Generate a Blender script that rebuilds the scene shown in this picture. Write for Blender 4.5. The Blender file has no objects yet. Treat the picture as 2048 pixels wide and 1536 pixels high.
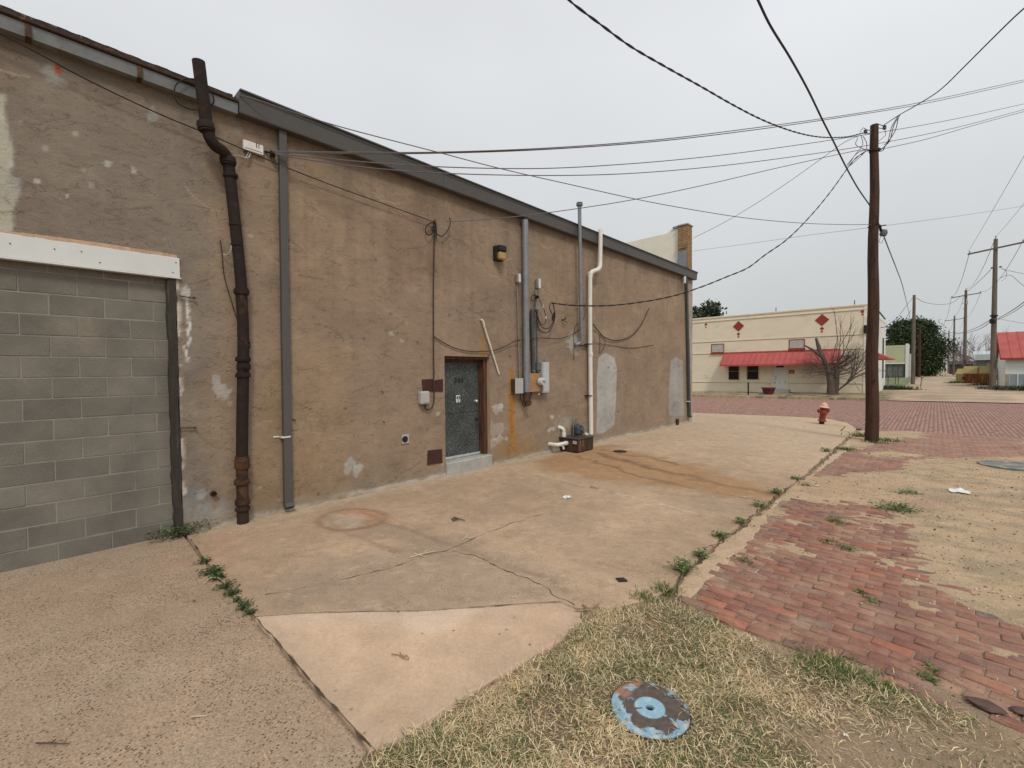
import bpy, bmesh, math, random
import numpy as np
from mathutils import Vector, Matrix

rng = np.random.default_rng(7)
random.seed(7)
S = bpy.context.scene
COL = S.collection

# ------------------------------------------------------------------ camera
FPX, CX, CY = 900.0, 1024.0, 768.0
YAW, PITCH, ROLL, CAMH = math.atan(847/900.0), math.atan(25.4/900.0), 0.009, 1.815
cam_loc = np.array([0.0, 0.0, CAMH])
_f = np.array([-math.sin(YAW)*math.cos(PITCH), math.cos(YAW)*math.cos(PITCH), -math.sin(PITCH)])
_r0 = np.array([math.cos(YAW), math.sin(YAW), 0.0])
_u0 = np.cross(_r0, _f)
_r = math.cos(ROLL)*_r0 - math.sin(ROLL)*_u0
_u = math.sin(ROLL)*_r0 + math.cos(ROLL)*_u0
cd = bpy.data.cameras.new('camera'); cam = bpy.data.objects.new('camera', cd); COL.objects.link(cam)
cd.sensor_width = 36.0; cd.lens = 36.0*FPX/2048.0; cd.clip_start = 0.05; cd.clip_end = 3000
M4 = Matrix(((_r[0], _u[0], -_f[0], 0), (_r[1], _u[1], -_f[1], 0), (_r[2], _u[2], -_f[2], CAMH), (0, 0, 0, 1)))
cam.matrix_world = M4
S.camera = cam

# ------------------------------------------------------------------ light
SUN_EL, SUN_AZ = math.radians(50), math.radians(122)      # azimuth clockwise from +Y
wd = bpy.data.worlds.new('World'); S.world = wd; wd.use_nodes = True
nt = wd.node_tree; nt.nodes.clear()
out = nt.nodes.new('ShaderNodeOutputWorld'); bg = nt.nodes.new('ShaderNodeBackground')
sky = nt.nodes.new('ShaderNodeTexSky'); sky.sky_type = 'NISHITA'; sky.sun_disc = False
sky.sun_elevation = SUN_EL; sky.sun_rotation = SUN_AZ; sky.air_density = 1.0; sky.dust_density = 6.0; sky.ozone_density = 1.0
bw = nt.nodes.new('ShaderNodeRGBToBW')
tc = nt.nodes.new('ShaderNodeTexCoord'); sep = nt.nodes.new('ShaderNodeSeparateXYZ')
ramp = nt.nodes.new('ShaderNodeValToRGB')
SKYK = 6.7
ramp.color_ramp.elements[0].position = 0.0; ramp.color_ramp.elements[0].color = (0.575, 0.595, 0.605, 1)
ramp.color_ramp.elements[1].position = 0.55; ramp.color_ramp.elements[1].color = (0.83, 0.85, 0.885, 1)
e = ramp.color_ramp.elements.new(0.16); e.color = (0.62, 0.645, 0.655, 1)
nz = nt.nodes.new('ShaderNodeTexNoise'); nz.inputs['Scale'].default_value = 1.3; nz.inputs['Detail'].default_value = 4; nz.inputs['Roughness'].default_value = .45
mr = nt.nodes.new('ShaderNodeMapRange'); mr.inputs[1].default_value = .3; mr.inputs[2].default_value = .7; mr.inputs[3].default_value = SKYK*.95; mr.inputs[4].default_value = SKYK*1.09
vm = nt.nodes.new('ShaderNodeVectorMath'); vm.operation = 'SCALE'
mixs = nt.nodes.new('ShaderNodeMix'); mixs.data_type = 'RGBA'; mixs.inputs[0].default_value = 0.12
L = nt.links.new
L(tc.outputs['Generated'], sep.inputs[0]); L(sep.outputs['Z'], ramp.inputs[0]); L(tc.outputs['Generated'], nz.inputs['Vector'])
L(nz.outputs['Fac'], mr.inputs[0]); L(ramp.outputs['Color'], vm.inputs[0]); L(mr.outputs[0], vm.inputs['Scale'])
L(vm.outputs[0], mixs.inputs['A']); L(sky.outputs['Color'], bw.inputs[0]); L(bw.outputs[0], mixs.inputs['B'])
L(mixs.outputs['Result'], bg.inputs['Color']); bg.inputs['Strength'].default_value = 0.15
L(bg.outputs[0], out.inputs['Surface'])
sl = bpy.data.lights.new('sun', 'SUN'); sun = bpy.data.objects.new('sun', sl); COL.objects.link(sun)
sl.energy = 1.5; sl.angle = math.radians(10); sl.color = (1.0, 0.95, 0.88)
sd = Vector((math.sin(SUN_AZ)*math.cos(SUN_EL), math.cos(SUN_AZ)*math.cos(SUN_EL), math.sin(SUN_EL)))
sun.rotation_euler = sd.to_track_quat('Z', 'Y').to_euler()
S.view_settings.view_transform = 'Standard'; S.view_settings.look = 'None'
S.view_settings.gamma = 1.0; S.view_settings.exposure = 0.0; S.view_settings.use_curve_mapping = False

# ------------------------------------------------------------------ from a sight line to a point on a surface of the place
D = 6.2                                   # the long wall stands at x = -D
def ray(px, py): return _f + (px-CX)/FPX*_r - (py-CY)/FPX*_u
def P(px, py, z): return cam_loc + z*ray(px, py)
def W(px, py, off=0.0):
    d = ray(px, py); t = (-D+off)/d[0]; return cam_loc + t*d
def G(px, py, z=0.0):
    d = ray(px, py); t = (z-CAMH)/d[2]; return cam_loc + t*d
def F(px, py, Y):
    d = ray(px, py); t = Y/d[1]; return cam_loc + t*d
def depth_of(p): return float(np.dot(np.asarray(p, float)-cam_loc, _f))
def gz(x, y):
    t = np.clip((y-17.3)/15.0, 0, 1); return t*np.clip(.011*x+.05, -.2, .16)

# ------------------------------------------------------------------ vector noise
def _hash(ix, iy, seed):
    h = (ix.astype(np.int64)*374761393 + iy.astype(np.int64)*668265263 + seed*974634777) & 0x7fffffff
    h = ((h ^ (h >> 13))*1274126177) & 0x7fffffff
    return ((h ^ (h >> 16)) & 0xffff)/65535.0
def vnoise(x, y, seed=0):
    x = np.asarray(x, float); y = np.asarray(y, float)
    ix = np.floor(x); iy = np.floor(y); fx = x-ix; fy = y-iy
    fx = fx*fx*(3-2*fx); fy = fy*fy*(3-2*fy)
    ix = ix.astype(np.int64); iy = iy.astype(np.int64)
    a = _hash(ix, iy, seed); b = _hash(ix+1, iy, seed); c = _hash(ix, iy+1, seed); d = _hash(ix+1, iy+1, seed)
    return (a*(1-fx)+b*fx)*(1-fy)+(c*(1-fx)+d*fx)*fy
def fbm(x, y, seed=0, octv=4, rough=.5):
    s = 0; a = 1; t = 0
    for k in range(octv):
        s = s + a*vnoise(x*2**k, y*2**k, seed+k*17); t += a; a *= rough
    return s/t
def poly_sd(x, y, poly):
    """signed distance, negative inside"""
    x = np.asarray(x, float); y = np.asarray(y, float)
    d2 = np.full(x.shape, 1e9); ins = np.zeros(x.shape, bool)
    n = len(poly)
    for i in range(n):
        ax, ay = poly[i][:2]; bx, by = poly[(i+1) % n][:2]
        ex, ey = bx-ax, by-ay; L2 = ex*ex+ey*ey+1e-12
        t = np.clip(((x-ax)*ex+(y-ay)*ey)/L2, 0, 1)
        d2 = np.minimum(d2, (x-ax-t*ex)**2+(y-ay-t*ey)**2)
        c = ((ay > y) != (by > y))
        xi = ax+(y-ay)*ex/(ey if abs(ey) > 1e-12 else 1e-12)
        ins ^= c & (x < xi)
    d = np.sqrt(d2); return np.where(ins, -d, d)
def line_d(x, y, pts):
    d2 = np.full(np.shape(x), 1e9)
    for (ax, ay), (bx, by) in zip(pts[:-1], pts[1:]):
        ex, ey = bx-ax, by-ay; L2 = ex*ex+ey*ey+1e-12
        t = np.clip(((x-ax)*ex+(y-ay)*ey)/L2, 0, 1)
        d2 = np.minimum(d2, (x-ax-t*ex)**2+(y-ay-t*ey)**2)
    return np.sqrt(d2)
def sm(d, w): return np.clip(.5-d/w, 0, 1)

# ------------------------------------------------------------------ materials
def mat(name, col, rough=.8, var=.18, scale=4.0, bump=.15, bscale=40.0, metal=0.0, col2=None, c2=(.5, .62), c2scale=6.0,
        stretch=(1, 1, 1), attr=None, spec=.3, fine=.12, bdist=.01, rnd=False, trans=0.0):
    m = bpy.data.materials.new(name); m.use_nodes = True; t = m.node_tree; N = t.nodes; LL = t.links.new
    b = N['Principled BSDF']; b.inputs['Roughness'].default_value = rough; b.inputs['Metallic'].default_value = metal
    b.inputs['Specular IOR Level'].default_value = spec
    geo = N.new('ShaderNodeNewGeometry'); mp = N.new('ShaderNodeMapping'); mp.inputs['Scale'].default_value = stretch
    LL(geo.outputs['Position'], mp.inputs['Vector'])
    def noise(sc, det=5, ro=.6, dist=0):
        n = N.new('ShaderNodeTexNoise'); n.inputs['Scale'].default_value = sc; n.inputs['Detail'].default_value = det
        n.inputs['Roughness'].default_value = ro; n.inputs['Distortion'].default_value = dist; LL(mp.outputs[0], n.inputs['Vector']); return n
    def rng_(src, a, b_, c, d):
        r = N.new('ShaderNodeMapRange'); r.inputs[1].default_value = a; r.inputs[2].default_value = b_; r.inputs[3].default_value = c; r.inputs[4].default_value = d
        LL(src, r.inputs[0]); return r.outputs[0]
    if attr:
        a = N.new('ShaderNodeAttribute'); a.attribute_name = attr; base = a.outputs['Color']
    else:
        c = N.new('ShaderNodeRGB'); c.outputs[0].default_value = (*col, 1); base = c.outputs[0]
    if col2 is not None:
        n2 = noise(c2scale, 6, .65, .4); f = rng_(n2.outputs['Fac'], c2[0], c2[1], 0, 1)
        mx = N.new('ShaderNodeMix'); mx.data_type = 'RGBA'; LL(f, mx.inputs[0]); LL(base, mx.inputs['A']); mx.inputs['B'].default_value = (*col2, 1); base = mx.outputs['Result']
    n = noise(scale); f = rng_(n.outputs['Fac'], .25, .75, 1-var, 1+var)
    nf = noise(bscale*1.7, 3, .7); ff = rng_(nf.outputs['Fac'], .25, .75, 1-fine, 1+fine)
    mu = N.new('ShaderNodeMath'); mu.operation = 'MULTIPLY'; LL(f, mu.inputs[0]); LL(ff, mu.inputs[1]); k = mu.outputs[0]
    if rnd:
        oi = N.new('ShaderNodeObjectInfo'); rr = rng_(oi.outputs['Random'], 0, 1, .88, 1.12)
        m2 = N.new('ShaderNodeMath'); m2.operation = 'MULTIPLY'; LL(k, m2.inputs[0]); LL(rr, m2.inputs[1]); k = m2.outputs[0]
    v = N.new('ShaderNodeVectorMath'); v.operation = 'SCALE'; LL(base, v.inputs[0]); LL(k, v.inputs['Scale'])
    LL(v.outputs[0], b.inputs['Base Color'])
    if bump:
        nb = noise(bscale, 4, .6); bp = N.new('ShaderNodeBump'); bp.inputs['Strength'].default_value = bump; bp.inputs['Distance'].default_value = bdist
        LL(nb.outputs['Fac'], bp.inputs['Height']); LL(bp.outputs[0], b.inputs['Normal'])
    return m

# ------------------------------------------------------------------ mesh builder
class MB:
    def __init__(s): s.v = []; s.f = []; s.c = []; s.cur = None
    def add(s, vs, fs):
        o = len(s.v); s.v.extend([tuple(map(float, p)) for p in vs]); s.f.extend([tuple(o+i for i in q) for q in fs])
        if s.cur is not None: s.c.extend([s.cur]*len(vs))
        return s
    def box(s, a, b, bev=0.0, rz=0.0, c=None):
        a = np.minimum(np.array(a, float), np.array(b, float))*1.0; b2 = np.maximum(np.array(a, float), np.array(b, float))
        b = b2
        if bev <= 0:
            vs = [(x, y, z) for z in (a[2], b[2]) for (x, y) in ((a[0], a[1]), (b[0], a[1]), (b[0], b[1]), (a[0], b[1]))]
            fs = [(3, 2, 1, 0), (4, 5, 6, 7), (0, 1, 5, 4), (1, 2, 6, 5), (2, 3, 7, 6), (3, 0, 4, 7)]
        else:
            e = min(bev, *(0.45*(b-a))); vs = []; idx = {}
            for ix in (0, 1):
                for iy in (0, 1):
                    for iz in (0, 1):
                        base = [(a, b)[i][k] for k, i in enumerate((ix, iy, iz))]; sg = [1 if i == 0 else -1 for i in (ix, iy, iz)]
                        for ax in range(3):
                            p = [base[k]+(0 if k == ax else sg[k]*e) for k in range(3)]
                            idx[(ix, iy, iz, ax)] = len(vs); vs.append(p)
            fs = []
            for ax in range(3):
                o1, o2 = [k for k in range(3) if k != ax]
                for sd_ in (0, 1):
                    q = []
                    for (p1, p2) in ((0, 0), (1, 0), (1, 1), (0, 1)):
                        k = [0, 0, 0]; k[ax] = sd_; k[o1] = p1; k[o2] = p2; q.append(idx[(*k, ax)])
                    fs.append(tuple(q))
            for ax in range(3):                      # edges running along ax
                o1, o2 = [k for k in range(3) if k != ax]
                for p1 in (0, 1):
                    for p2 in (0, 1):
                        k0 = [0, 0, 0]; k0[o1] = p1; k0[o2] = p2; k1 = list(k0); k1[ax] = 1
                        fs.append((idx[(*k0, o1)], idx[(*k1, o1)], idx[(*k1, o2)], idx[(*k0, o2)]))
            for ix in (0, 1):
                for iy in (0, 1):
                    for iz in (0, 1): fs.append(tuple(idx[(ix, iy, iz, k)] for k in range(3)))
        if rz:
            c = np.array(c if c is not None else (a+b)/2); co, si = math.cos(rz), math.sin(rz)
            vs = [(c[0]+(p[0]-c[0])*co-(p[1]-c[1])*si, c[1]+(p[0]-c[0])*si+(p[1]-c[1])*co, p[2]) for p in vs]
        return s.add(vs, fs)
    def tube(s, pts, r, n=8, cap=True, flat=None):
        pts = [np.array(p, float) for p in pts]; m = len(pts)
        rs = r if hasattr(r, '__len__') else [r]*m
        tan = []
        for i in range(m):
            t = pts[min(i+1, m-1)]-pts[max(i-1, 0)]; tan.append(t/(np.linalg.norm(t)+1e-9))
        ref = np.array([0, 0, 1.0]) if abs(tan[0][2]) < .9 else np.array([0, 1.0, 0])
        a = np.cross(tan[0], ref); a /= np.linalg.norm(a); vs = []
        for i in range(m):
            a = a - tan[i]*np.dot(a, tan[i]); a /= (np.linalg.norm(a)+1e-9); b = np.cross(tan[i], a)
            for k in range(n):
                th = 2*math.pi*k/n; vs.append(pts[i]+rs[i]*(math.cos(th)*a+math.sin(th)*b))
        fs = [(i*n+k, i*n+(k+1) % n, (i+1)*n+(k+1) % n, (i+1)*n+k) for i in range(m-1) for k in range(n)]
        if cap: fs += [tuple(range(n-1, -1, -1)), tuple((m-1)*n+k for k in range(n))]
        return s.add(vs, fs)
    def lathe(s, c, prof, n=20, axis=(0, 0, 1)):
        """prof: (radius, height) pairs along axis from c"""
        ax = np.array(axis, float); ax /= np.linalg.norm(ax)
        ref = np.array([1.0, 0, 0]) if abs(ax[0]) < .9 else np.array([0, 1.0, 0])
        a = np.cross(ax, ref); a /= np.linalg.norm(a); b = np.cross(ax, a); c = np.array(c, float); vs = []
        for r, h in prof:
            for k in range(n):
                th = 2*math.pi*k/n; vs.append(c+ax*h+max(r, 1e-4)*(math.cos(th)*a+math.sin(th)*b))
        m = len(prof)
        fs = [(i*n+k, i*n+(k+1) % n, (i+1)*n+(k+1) % n, (i+1)*n+k) for i in range(m-1) for k in range(n)]
        fs += [tuple(range(n-1, -1, -1)), tuple((m-1)*n+k for k in range(n))]
        return s.add(vs, fs)
    def prism(s, outline, vec):
        """outline: 3D polygon extruded along vec"""
        o = [np.array(p, float) for p in outline]; v = np.array(vec, float); n = len(o)
        vs = o+[p+v for p in o]; fs = [tuple(range(n-1, -1, -1)), tuple(range(n, 2*n))]+[(i, (i+1) % n, n+(i+1) % n, n+i) for i in range(n)]
        return s.add(vs, fs)
def smooth(pts, n=8):
    """Catmull-Rom through the points"""
    p = [np.array(q, float) for q in pts]; p = [2*p[0]-p[1]]+p+[2*p[-1]-p[-2]]; out_ = []
    for i in range(1, len(p)-2):
        for k in range(n):
            t = k/n
            out_.append(.5*((2*p[i])+(-p[i-1]+p[i+1])*t+(2*p[i-1]-5*p[i]+4*p[i+1]-p[i+2])*t*t+(-p[i-1]+3*p[i]-3*p[i+1]+p[i+2])*t**3))
    out_.append(p[-2]); return out_

BASE = {}
def wl(o): return BASE.get(o.name, np.zeros(3)) if o is not None else np.zeros(3)
def mesh_from(name, v, f, m, cols=None, sm_=False, attr='Col'):
    me = bpy.data.meshes.new(name)
    if isinstance(v, np.ndarray) and isinstance(f, np.ndarray):
        k = f.shape[1]; me.vertices.add(len(v)); me.vertices.foreach_set('co', v.astype(np.float32).ravel())
        me.loops.add(f.size); me.loops.foreach_set('vertex_index', f.astype(np.int32).ravel())
        me.polygons.add(len(f)); me.polygons.foreach_set('loop_start', np.arange(0, f.size, k, dtype=np.int32))
        me.update(calc_edges=True); me.validate()
    else:
        me.from_pydata([tuple(p) for p in v], [], f)
    me.materials.append(m)
    if cols is not None:
        ca = me.color_attributes.new(attr, 'FLOAT_COLOR', 'POINT'); c4 = np.ones((len(me.vertices), 4), np.float32); c4[:, :3] = np.asarray(cols)[:, :3]
        ca.data.foreach_set('color', c4.ravel())
    if sm_:
        me.polygons.foreach_set('use_smooth', np.ones(len(me.polygons), bool))
    me.update(); return me
def props(o, label=None, cat=None, group=None, kind=None):
    if label: o['label'] = label
    if cat: o['category'] = cat
    if group: o['group'] = group
    if kind: o['kind'] = kind
    return o
def obj(name, mb, m, parent=None, label=None, cat=None, group=None, kind=None, sm_=False, bevel=0.0, fixn=True):
    """links an MB as one mesh object; a top-level one gets its origin at its base"""
    v = np.array(mb.v, float)
    if parent is None:
        base = np.array([v[:, 0].mean(), v[:, 1].mean(), v[:, 2].min()])
    else: base = wl(parent)
    me = mesh_from(name, v-base, mb.f, m, cols=(np.array(mb.c) if mb.c else None))
    if fixn:
        b = bmesh.new(); b.from_mesh(me); bmesh.ops.recalc_face_normals(b, faces=b.faces)
        if sm_:
            for f_ in b.faces: f_.smooth = True
            for e_ in b.edges:
                if len(e_.link_faces) == 2 and e_.calc_face_angle(0) > .7: e_.smooth = False
        b.to_mesh(me); b.free()
    o = bpy.data.objects.new(name, me); COL.objects.link(o)
    if parent is not None: o.parent = parent; BASE[o.name] = base
    else: o.location = base; BASE[o.name] = base
    if bevel:
        md = o.modifiers.new('bevel', 'BEVEL'); md.width = bevel; md.segments = 2; md.limit_method = 'ANGLE'
    return props(o, label, cat, group, kind)
def thing(name, label, cat, loc, group=None, kind=None):
    o = bpy.data.objects.new(name, None); COL.objects.link(o); o.location = tuple(loc); o.empty_display_size = .2
    BASE[o.name] = np.array(loc, float)
    return props(o, label, cat, group, kind)
def child_of(o, parent):
    o.parent = parent
def text_mesh(name, body, size, m, loc, rot, parent, ext=.003):
    cu = bpy.data.curves.new(name, 'FONT'); cu.body = body; cu.size = size; cu.extrude = ext; cu.align_x = 'CENTER'; cu.align_y = 'CENTER'; cu.offset = size*.03
    o = bpy.data.objects.new(name, cu); COL.objects.link(o)
    dg = bpy.context.evaluated_depsgraph_get(); me = bpy.data.meshes.new_from_object(o.evaluated_get(dg)); bpy.data.objects.remove(o)
    me.materials.clear(); me.materials.append(m)
    o = bpy.data.objects.new(name, me); COL.objects.link(o); o.location = tuple(np.array(loc)-wl(parent)); o.rotation_euler = rot
    o.parent = parent; return o
# ================================================================== materials used widely
M_charcoal = mat('charcoal_painted_metal', (.085, .085, .088), .55, .08, 1.5, .02, fine=.03)
M_charcoal2 = mat('brown_grey_painted_metal', (.088, .082, .077), .5, .08, 1.5, .02, fine=.03)
M_galv = mat('galvanised_steel', (.23, .24, .26), .5, .18, 9, .05, 60, metal=.35, fine=.1)
M_galv_old = mat('old_galvanised_steel', (.19, .20, .20), .6, .25, 5, .08, 50, metal=.2, col2=(.16, .10, .06), c2=(.6, .72), c2scale=3)
M_rust = mat('rust', (.065, .035, .022), .9, .35, 10, .4, 60, col2=(.16, .08, .04), c2=(.52, .65), c2scale=9)
M_castiron = mat('rusty_cast_iron', (.022, .014, .011), .9, .3, 12, .5, 45, col2=(.075, .034, .018), c2=(.54, .70), c2scale=5, bdist=.01)
M_castiron_low = mat('rusty_cast_iron_foot', (.036, .020, .014), .85, .3, 12, .5, 45, col2=(.085, .040, .019), c2=(.45, .60), c2scale=6)
M_wood_old = mat('weathered_wood', (.052, .044, .037), .9, .35, 5, .8, 30, stretch=(6, 6, .5), col2=(.16, .13, .11), c2=(.60, .72), c2scale=4, bdist=.02)
M_wood_door = mat('brown_stained_wood', (.10, .045, .022), .75, .35, 5, .5, 30, stretch=(6, 6, .5), col2=(.03, .018, .012), c2=(.5, .62), c2scale=3)
M_white = mat('white_panel', (.62, .63, .61), .5, .06, 2, .03, fine=.03)
M_pvc = mat('white_plastic_pipe', (.70, .68, .62), .4, .08, 3, .02, fine=.04, col2=(.5, .45, .36), c2=(.62, .8), c2scale=3)
M_greybox = mat('grey_plastic', (.40, .40, .38), .45, .07, 4, .02, fine=.04)
M_black = mat('black_rubber', (.018, .017, .016), .6, .1, 5, .05)
M_cable = mat('black_cable', (.025, .022, .022), .6, .1, 5, 0)
M_cable_grey = mat('grey_weathered_cable', (.13, .12, .12), .6, .15, 5, 0)
M_darkcable = mat('brown_cable', (.06, .032, .022), .7, .15, 5, 0)
M_amber = mat('amber_plastic_lens', (.42, .28, .10), .35, .15, 12, .2, 90)
M_red_brown = mat('old_red_brown_paint', (.055, .022, .018), .8, .2, 12, .3, 60)
M_block = mat('concrete_block', (.172, .157, .130), .95, .26, 2.2, .9, 110, rnd=True, fine=.30, col2=(.215, .188, .145), c2=(.58, .75), c2scale=1.1, bdist=.006)
M_mortar = mat('mortar', (.25, .23, .195), .95, .2, 5, .4, 80)
M_conc = mat('grey_concrete', (.36, .345, .31), .9, .2, 6, .4, 60)
M_glass = mat('dark_window_glass', (.012, .013, .015), .12, .1, 2, 0, spec=.5)

def vcol_mat(name, rough, build=None):
    m = bpy.data.materials.new(name); m.use_nodes = True; return m

def stucco_mat():
    m = bpy.data.materials.new('troweled_stucco'); m.use_nodes = True; t = m.node_tree; N = t.nodes; LL = t.links.new
    b = N['Principled BSDF']; b.inputs['Roughness'].default_value = .82; b.inputs['Specular IOR Level'].default_value = .2
    geo = N.new('ShaderNodeNewGeometry'); a = N.new('ShaderNodeAttribute'); a.attribute_name = 'Col'
    pos = geo.outputs['Position']
    def mapp(sc, src=pos):
        mp = N.new('ShaderNodeMapping'); mp.inputs['Scale'].default_value = sc; LL(src, mp.inputs['Vector']); return mp.outputs[0]
    def noise(v, sc, det=5, ro=.6, dist=0.0):
        n = N.new('ShaderNodeTexNoise'); n.inputs['Scale'].default_value = sc; n.inputs['Detail'].default_value = det; n.inputs['Roughness'].default_value = ro
        n.inputs['Distortion'].default_value = dist; LL(v, n.inputs['Vector']); return n.outputs['Fac']
    def mr_(src, a_, b_, c, d):
        r = N.new('ShaderNodeMapRange'); r.inputs[1].default_value = a_; r.inputs[2].default_value = b_; r.inputs[3].default_value = c; r.inputs[4].default_value = d; LL(src, r.inputs[0]); return r.outputs[0]
    def mth(op, x, y, z=None):
        n = N.new('ShaderNodeMath'); n.operation = op
        for i, q in enumerate((x, y)):
            if isinstance(q, (int, float)): n.inputs[i].default_value = q
            else: LL(q, n.inputs[i])
        return n.outputs[0]
    flat = mapp((1, 1, 1.5))
    # trowel lips: contour lines of a warped noise, seen only here and there
    def lips(sc, seedshift, w, lo, hi):
        v = mapp((1, 1, 1.9)); sh = N.new('ShaderNodeVectorMath'); sh.operation = 'ADD'; LL(v, sh.inputs[0]); sh.inputs[1].default_value = (seedshift,)*3
        n = noise(sh.outputs[0], sc, 3.5, .55, 1.2); d = mth('ABSOLUTE', mth('SUBTRACT', n, .5), 0); l = mr_(d, 0, w, 1, 0)
        mk = mr_(noise(sh.outputs[0], sc*1.3, 3, .5), lo, hi, 0, 1); return mth('MULTIPLY', l, mk)
    l1 = lips(2.2, 3.1, .013, .50, .60); l2 = lips(3.6, 11.7, .010, .52, .62); l3 = lips(6.0, 23.3, .014, .55, .66)
    lp = mth('MAXIMUM', l1, mth('MAXIMUM', l2, l3))
    big = noise(flat, 1.1, 5, .6, .3); mid = noise(flat, 6, 6, .65, .4); grain = noise(pos, 130, 4, .7)
    vert = noise(mapp((3.2, 3.2, .35)), 1.4, 4, .6)
    k = mth('MULTIPLY', mr_(big, .25, .75, .80, 1.18), mr_(mid, .25, .75, .89, 1.11))
    k = mth('MULTIPLY', k, mr_(grain, .25, .75, .80, 1.2)); k = mth('MULTIPLY', k, mr_(vert, .25, .75, .95, 1.05))
    k = mth('MULTIPLY', k, mr_(lp, 0, 1, 1, .86))
    v = N.new('ShaderNodeVectorMath'); v.operation = 'SCALE'; LL(a.outputs['Color'], v.inputs[0]); LL(k, v.inputs['Scale']); LL(v.outputs[0], b.inputs['Base Color'])
    h = mth('ADD', mth('MULTIPLY', lp, -.7), mth('ADD', mth('MULTIPLY', mid, 1.1), mth('MULTIPLY', grain, .22)))
    h = mth('ADD', h, mth('MULTIPLY', noise(flat, 22, 4, .6, .6), .5))
    bp = N.new('ShaderNodeBump'); bp.inputs['Strength'].default_value = .6; bp.inputs['Distance'].default_value = .016; LL(h, bp.inputs['Height']); LL(bp.outputs[0], b.inputs['Normal'])
    return m
M_stucco = stucco_mat()

def grid_faces(nx, ny, keep=None):
    i = np.arange((nx-1)*(ny-1)); ix = i % (nx-1); iy = i//(nx-1)
    f = np.stack([iy*nx+ix, iy*nx+ix+1, (iy+1)*nx+ix+1, (iy+1)*nx+ix], 1)
    if keep is not None: f = f[keep.ravel()]
    return f
def compact(v, f, *arrs):
    used = np.unique(f); mp = -np.ones(len(v), np.int64); mp[used] = np.arange(len(used))
    return (v[used], mp[f])+tuple(a[used] for a in arrs)

# ================================================================== the long building
DOOR_Y0, DOOR_Y1 = W(890, 820)[1], W(980, 820)[1]
DOOR_Z0, DOOR_Z1 = W(893, 925)[2], W(935, 713)[2]
GAR_Y0, GAR_Y1, GAR_Z = -2.3, W(359, 800)[1], W(200, 500)[2]
building = thing('commercial_building', 'long one storey building with patched tan stucco wall and dark gutter', 'building', (-D-3, 6, 0))

res = .021
sa = np.unique(np.concatenate([np.arange(-5, 15.8, res), [GAR_Y0, GAR_Y1, DOOR_Y0, DOOR_Y1, 15.8]]))
ta = np.unique(np.concatenate([np.arange(-.12, 5.05, res), [0.0, DOOR_Z0, DOOR_Z1, GAR_Z, 5.05]]))
sg, tg = np.meshgrid(sa, ta); s_, t_ = sg.ravel(), tg.ravel()
sc_, tc_ = np.meshgrid((sa[1:]+sa[:-1])/2, (ta[1:]+ta[:-1])/2)
hole = ((sc_ > DOOR_Y0) & (sc_ < DOOR_Y1) & (tc_ < DOOR_Z1)) | ((sc_ > GAR_Y0) & (sc_ < GAR_Y1) & (tc_ < GAR_Z))
# --- paint: the colours of the stucco, its patches and its stains
col = np.tile(np.array([.282, .208, .145]), (len(s_), 1))
def WP(pts): return [tuple(W(x, y)[1:]) for x, y in pts]
wob = (fbm(s_*3, t_*3, 5, 4)-.5); wob2 = (fbm(s_*14, t_*14, 9, 4)-.5)
def blend(mask, c, k=1.0):
    global col
    m_ = np.clip(mask*k, 0, 1)[:, None]; col = col*(1-m_)+np.array(c)*m_
def patch(pts, c, k=1.0, w=.03, n1=.10, n2=.06, px=True):
    poly = WP(pts) if px else pts
    blend(sm(poly_sd(s_+wob*n1, t_+wob2*n2, poly), w), c, k)
def dot(px, py, rpx, c, k=1.0, rough_=.9):
    p = W(px, py); q = W(px+rpx, py); q2 = W(px, py+rpx); rs = abs(q[1]-p[1]); rt = abs(q2[2]-p[2])
    d = np.sqrt(((s_-p[1])/rs)**2+((t_-p[2])/rt)**2)+wob2*rough_*2+wob*.6
    blend(np.clip((1.05-d)/.22, 0, 1), np.array(c)*.82, k*(.8 if t_.size else 1))
# greyer, older render left of the downspout
edge = W(440, 500)[1]
blend(np.clip((edge+.12*wob*4-s_)/.25, 0, 1), (.225, .183, .142))
blend(np.clip((W(385, 800)[1]+wob*.5-s_)/.3, 0, 1)*np.clip((2.9+wob-t_)/.3, 0, 1), (.265, .222, .176), .8)
blend(np.clip((s_-W(560, 500)[1])/.2, 0, 1)*np.clip((W(780, 500)[1]-s_)/2.2, 0, 1), (.325, .225, .140), .6)
# lighter and darker bays of render
patch([(770, 385), (875, 400), (868, 560), (775, 575)], (.262, .180, .124), .6, .05, .2)
patch([(590, 590), (870, 610), (870, 700), (700, 690), (590, 670)], (.265, .195, .138), .6, .08, .5)
patch([(870, 600), (1040, 600), (1045, 640), (960, 640), (870, 655)], (.272, .205, .150), .55, .08, .3)
patch([(700, 720), (760, 715), (770, 800), (690, 830)], (.262, .195, .142), .6, .12, .6)
patch([(585, 700), (690, 700), (700, 1000), (585, 1020)], (.32, .225, .134), .5, .3, .5)
patch([(1085, 470), (1150, 490), (1150, 620), (1085, 600)], (.285, .205, .140), .6, .2, .5)
patch([(1210, 560), (1375, 590), (1375, 700), (1210, 690)], (.315, .228, .155), .5, .3, .5)
blend(np.clip((.55-t_)/.6, 0, 1)*np.clip((s_-1.8)/1, 0, 1), (.27, .195, .127), .55)
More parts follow.
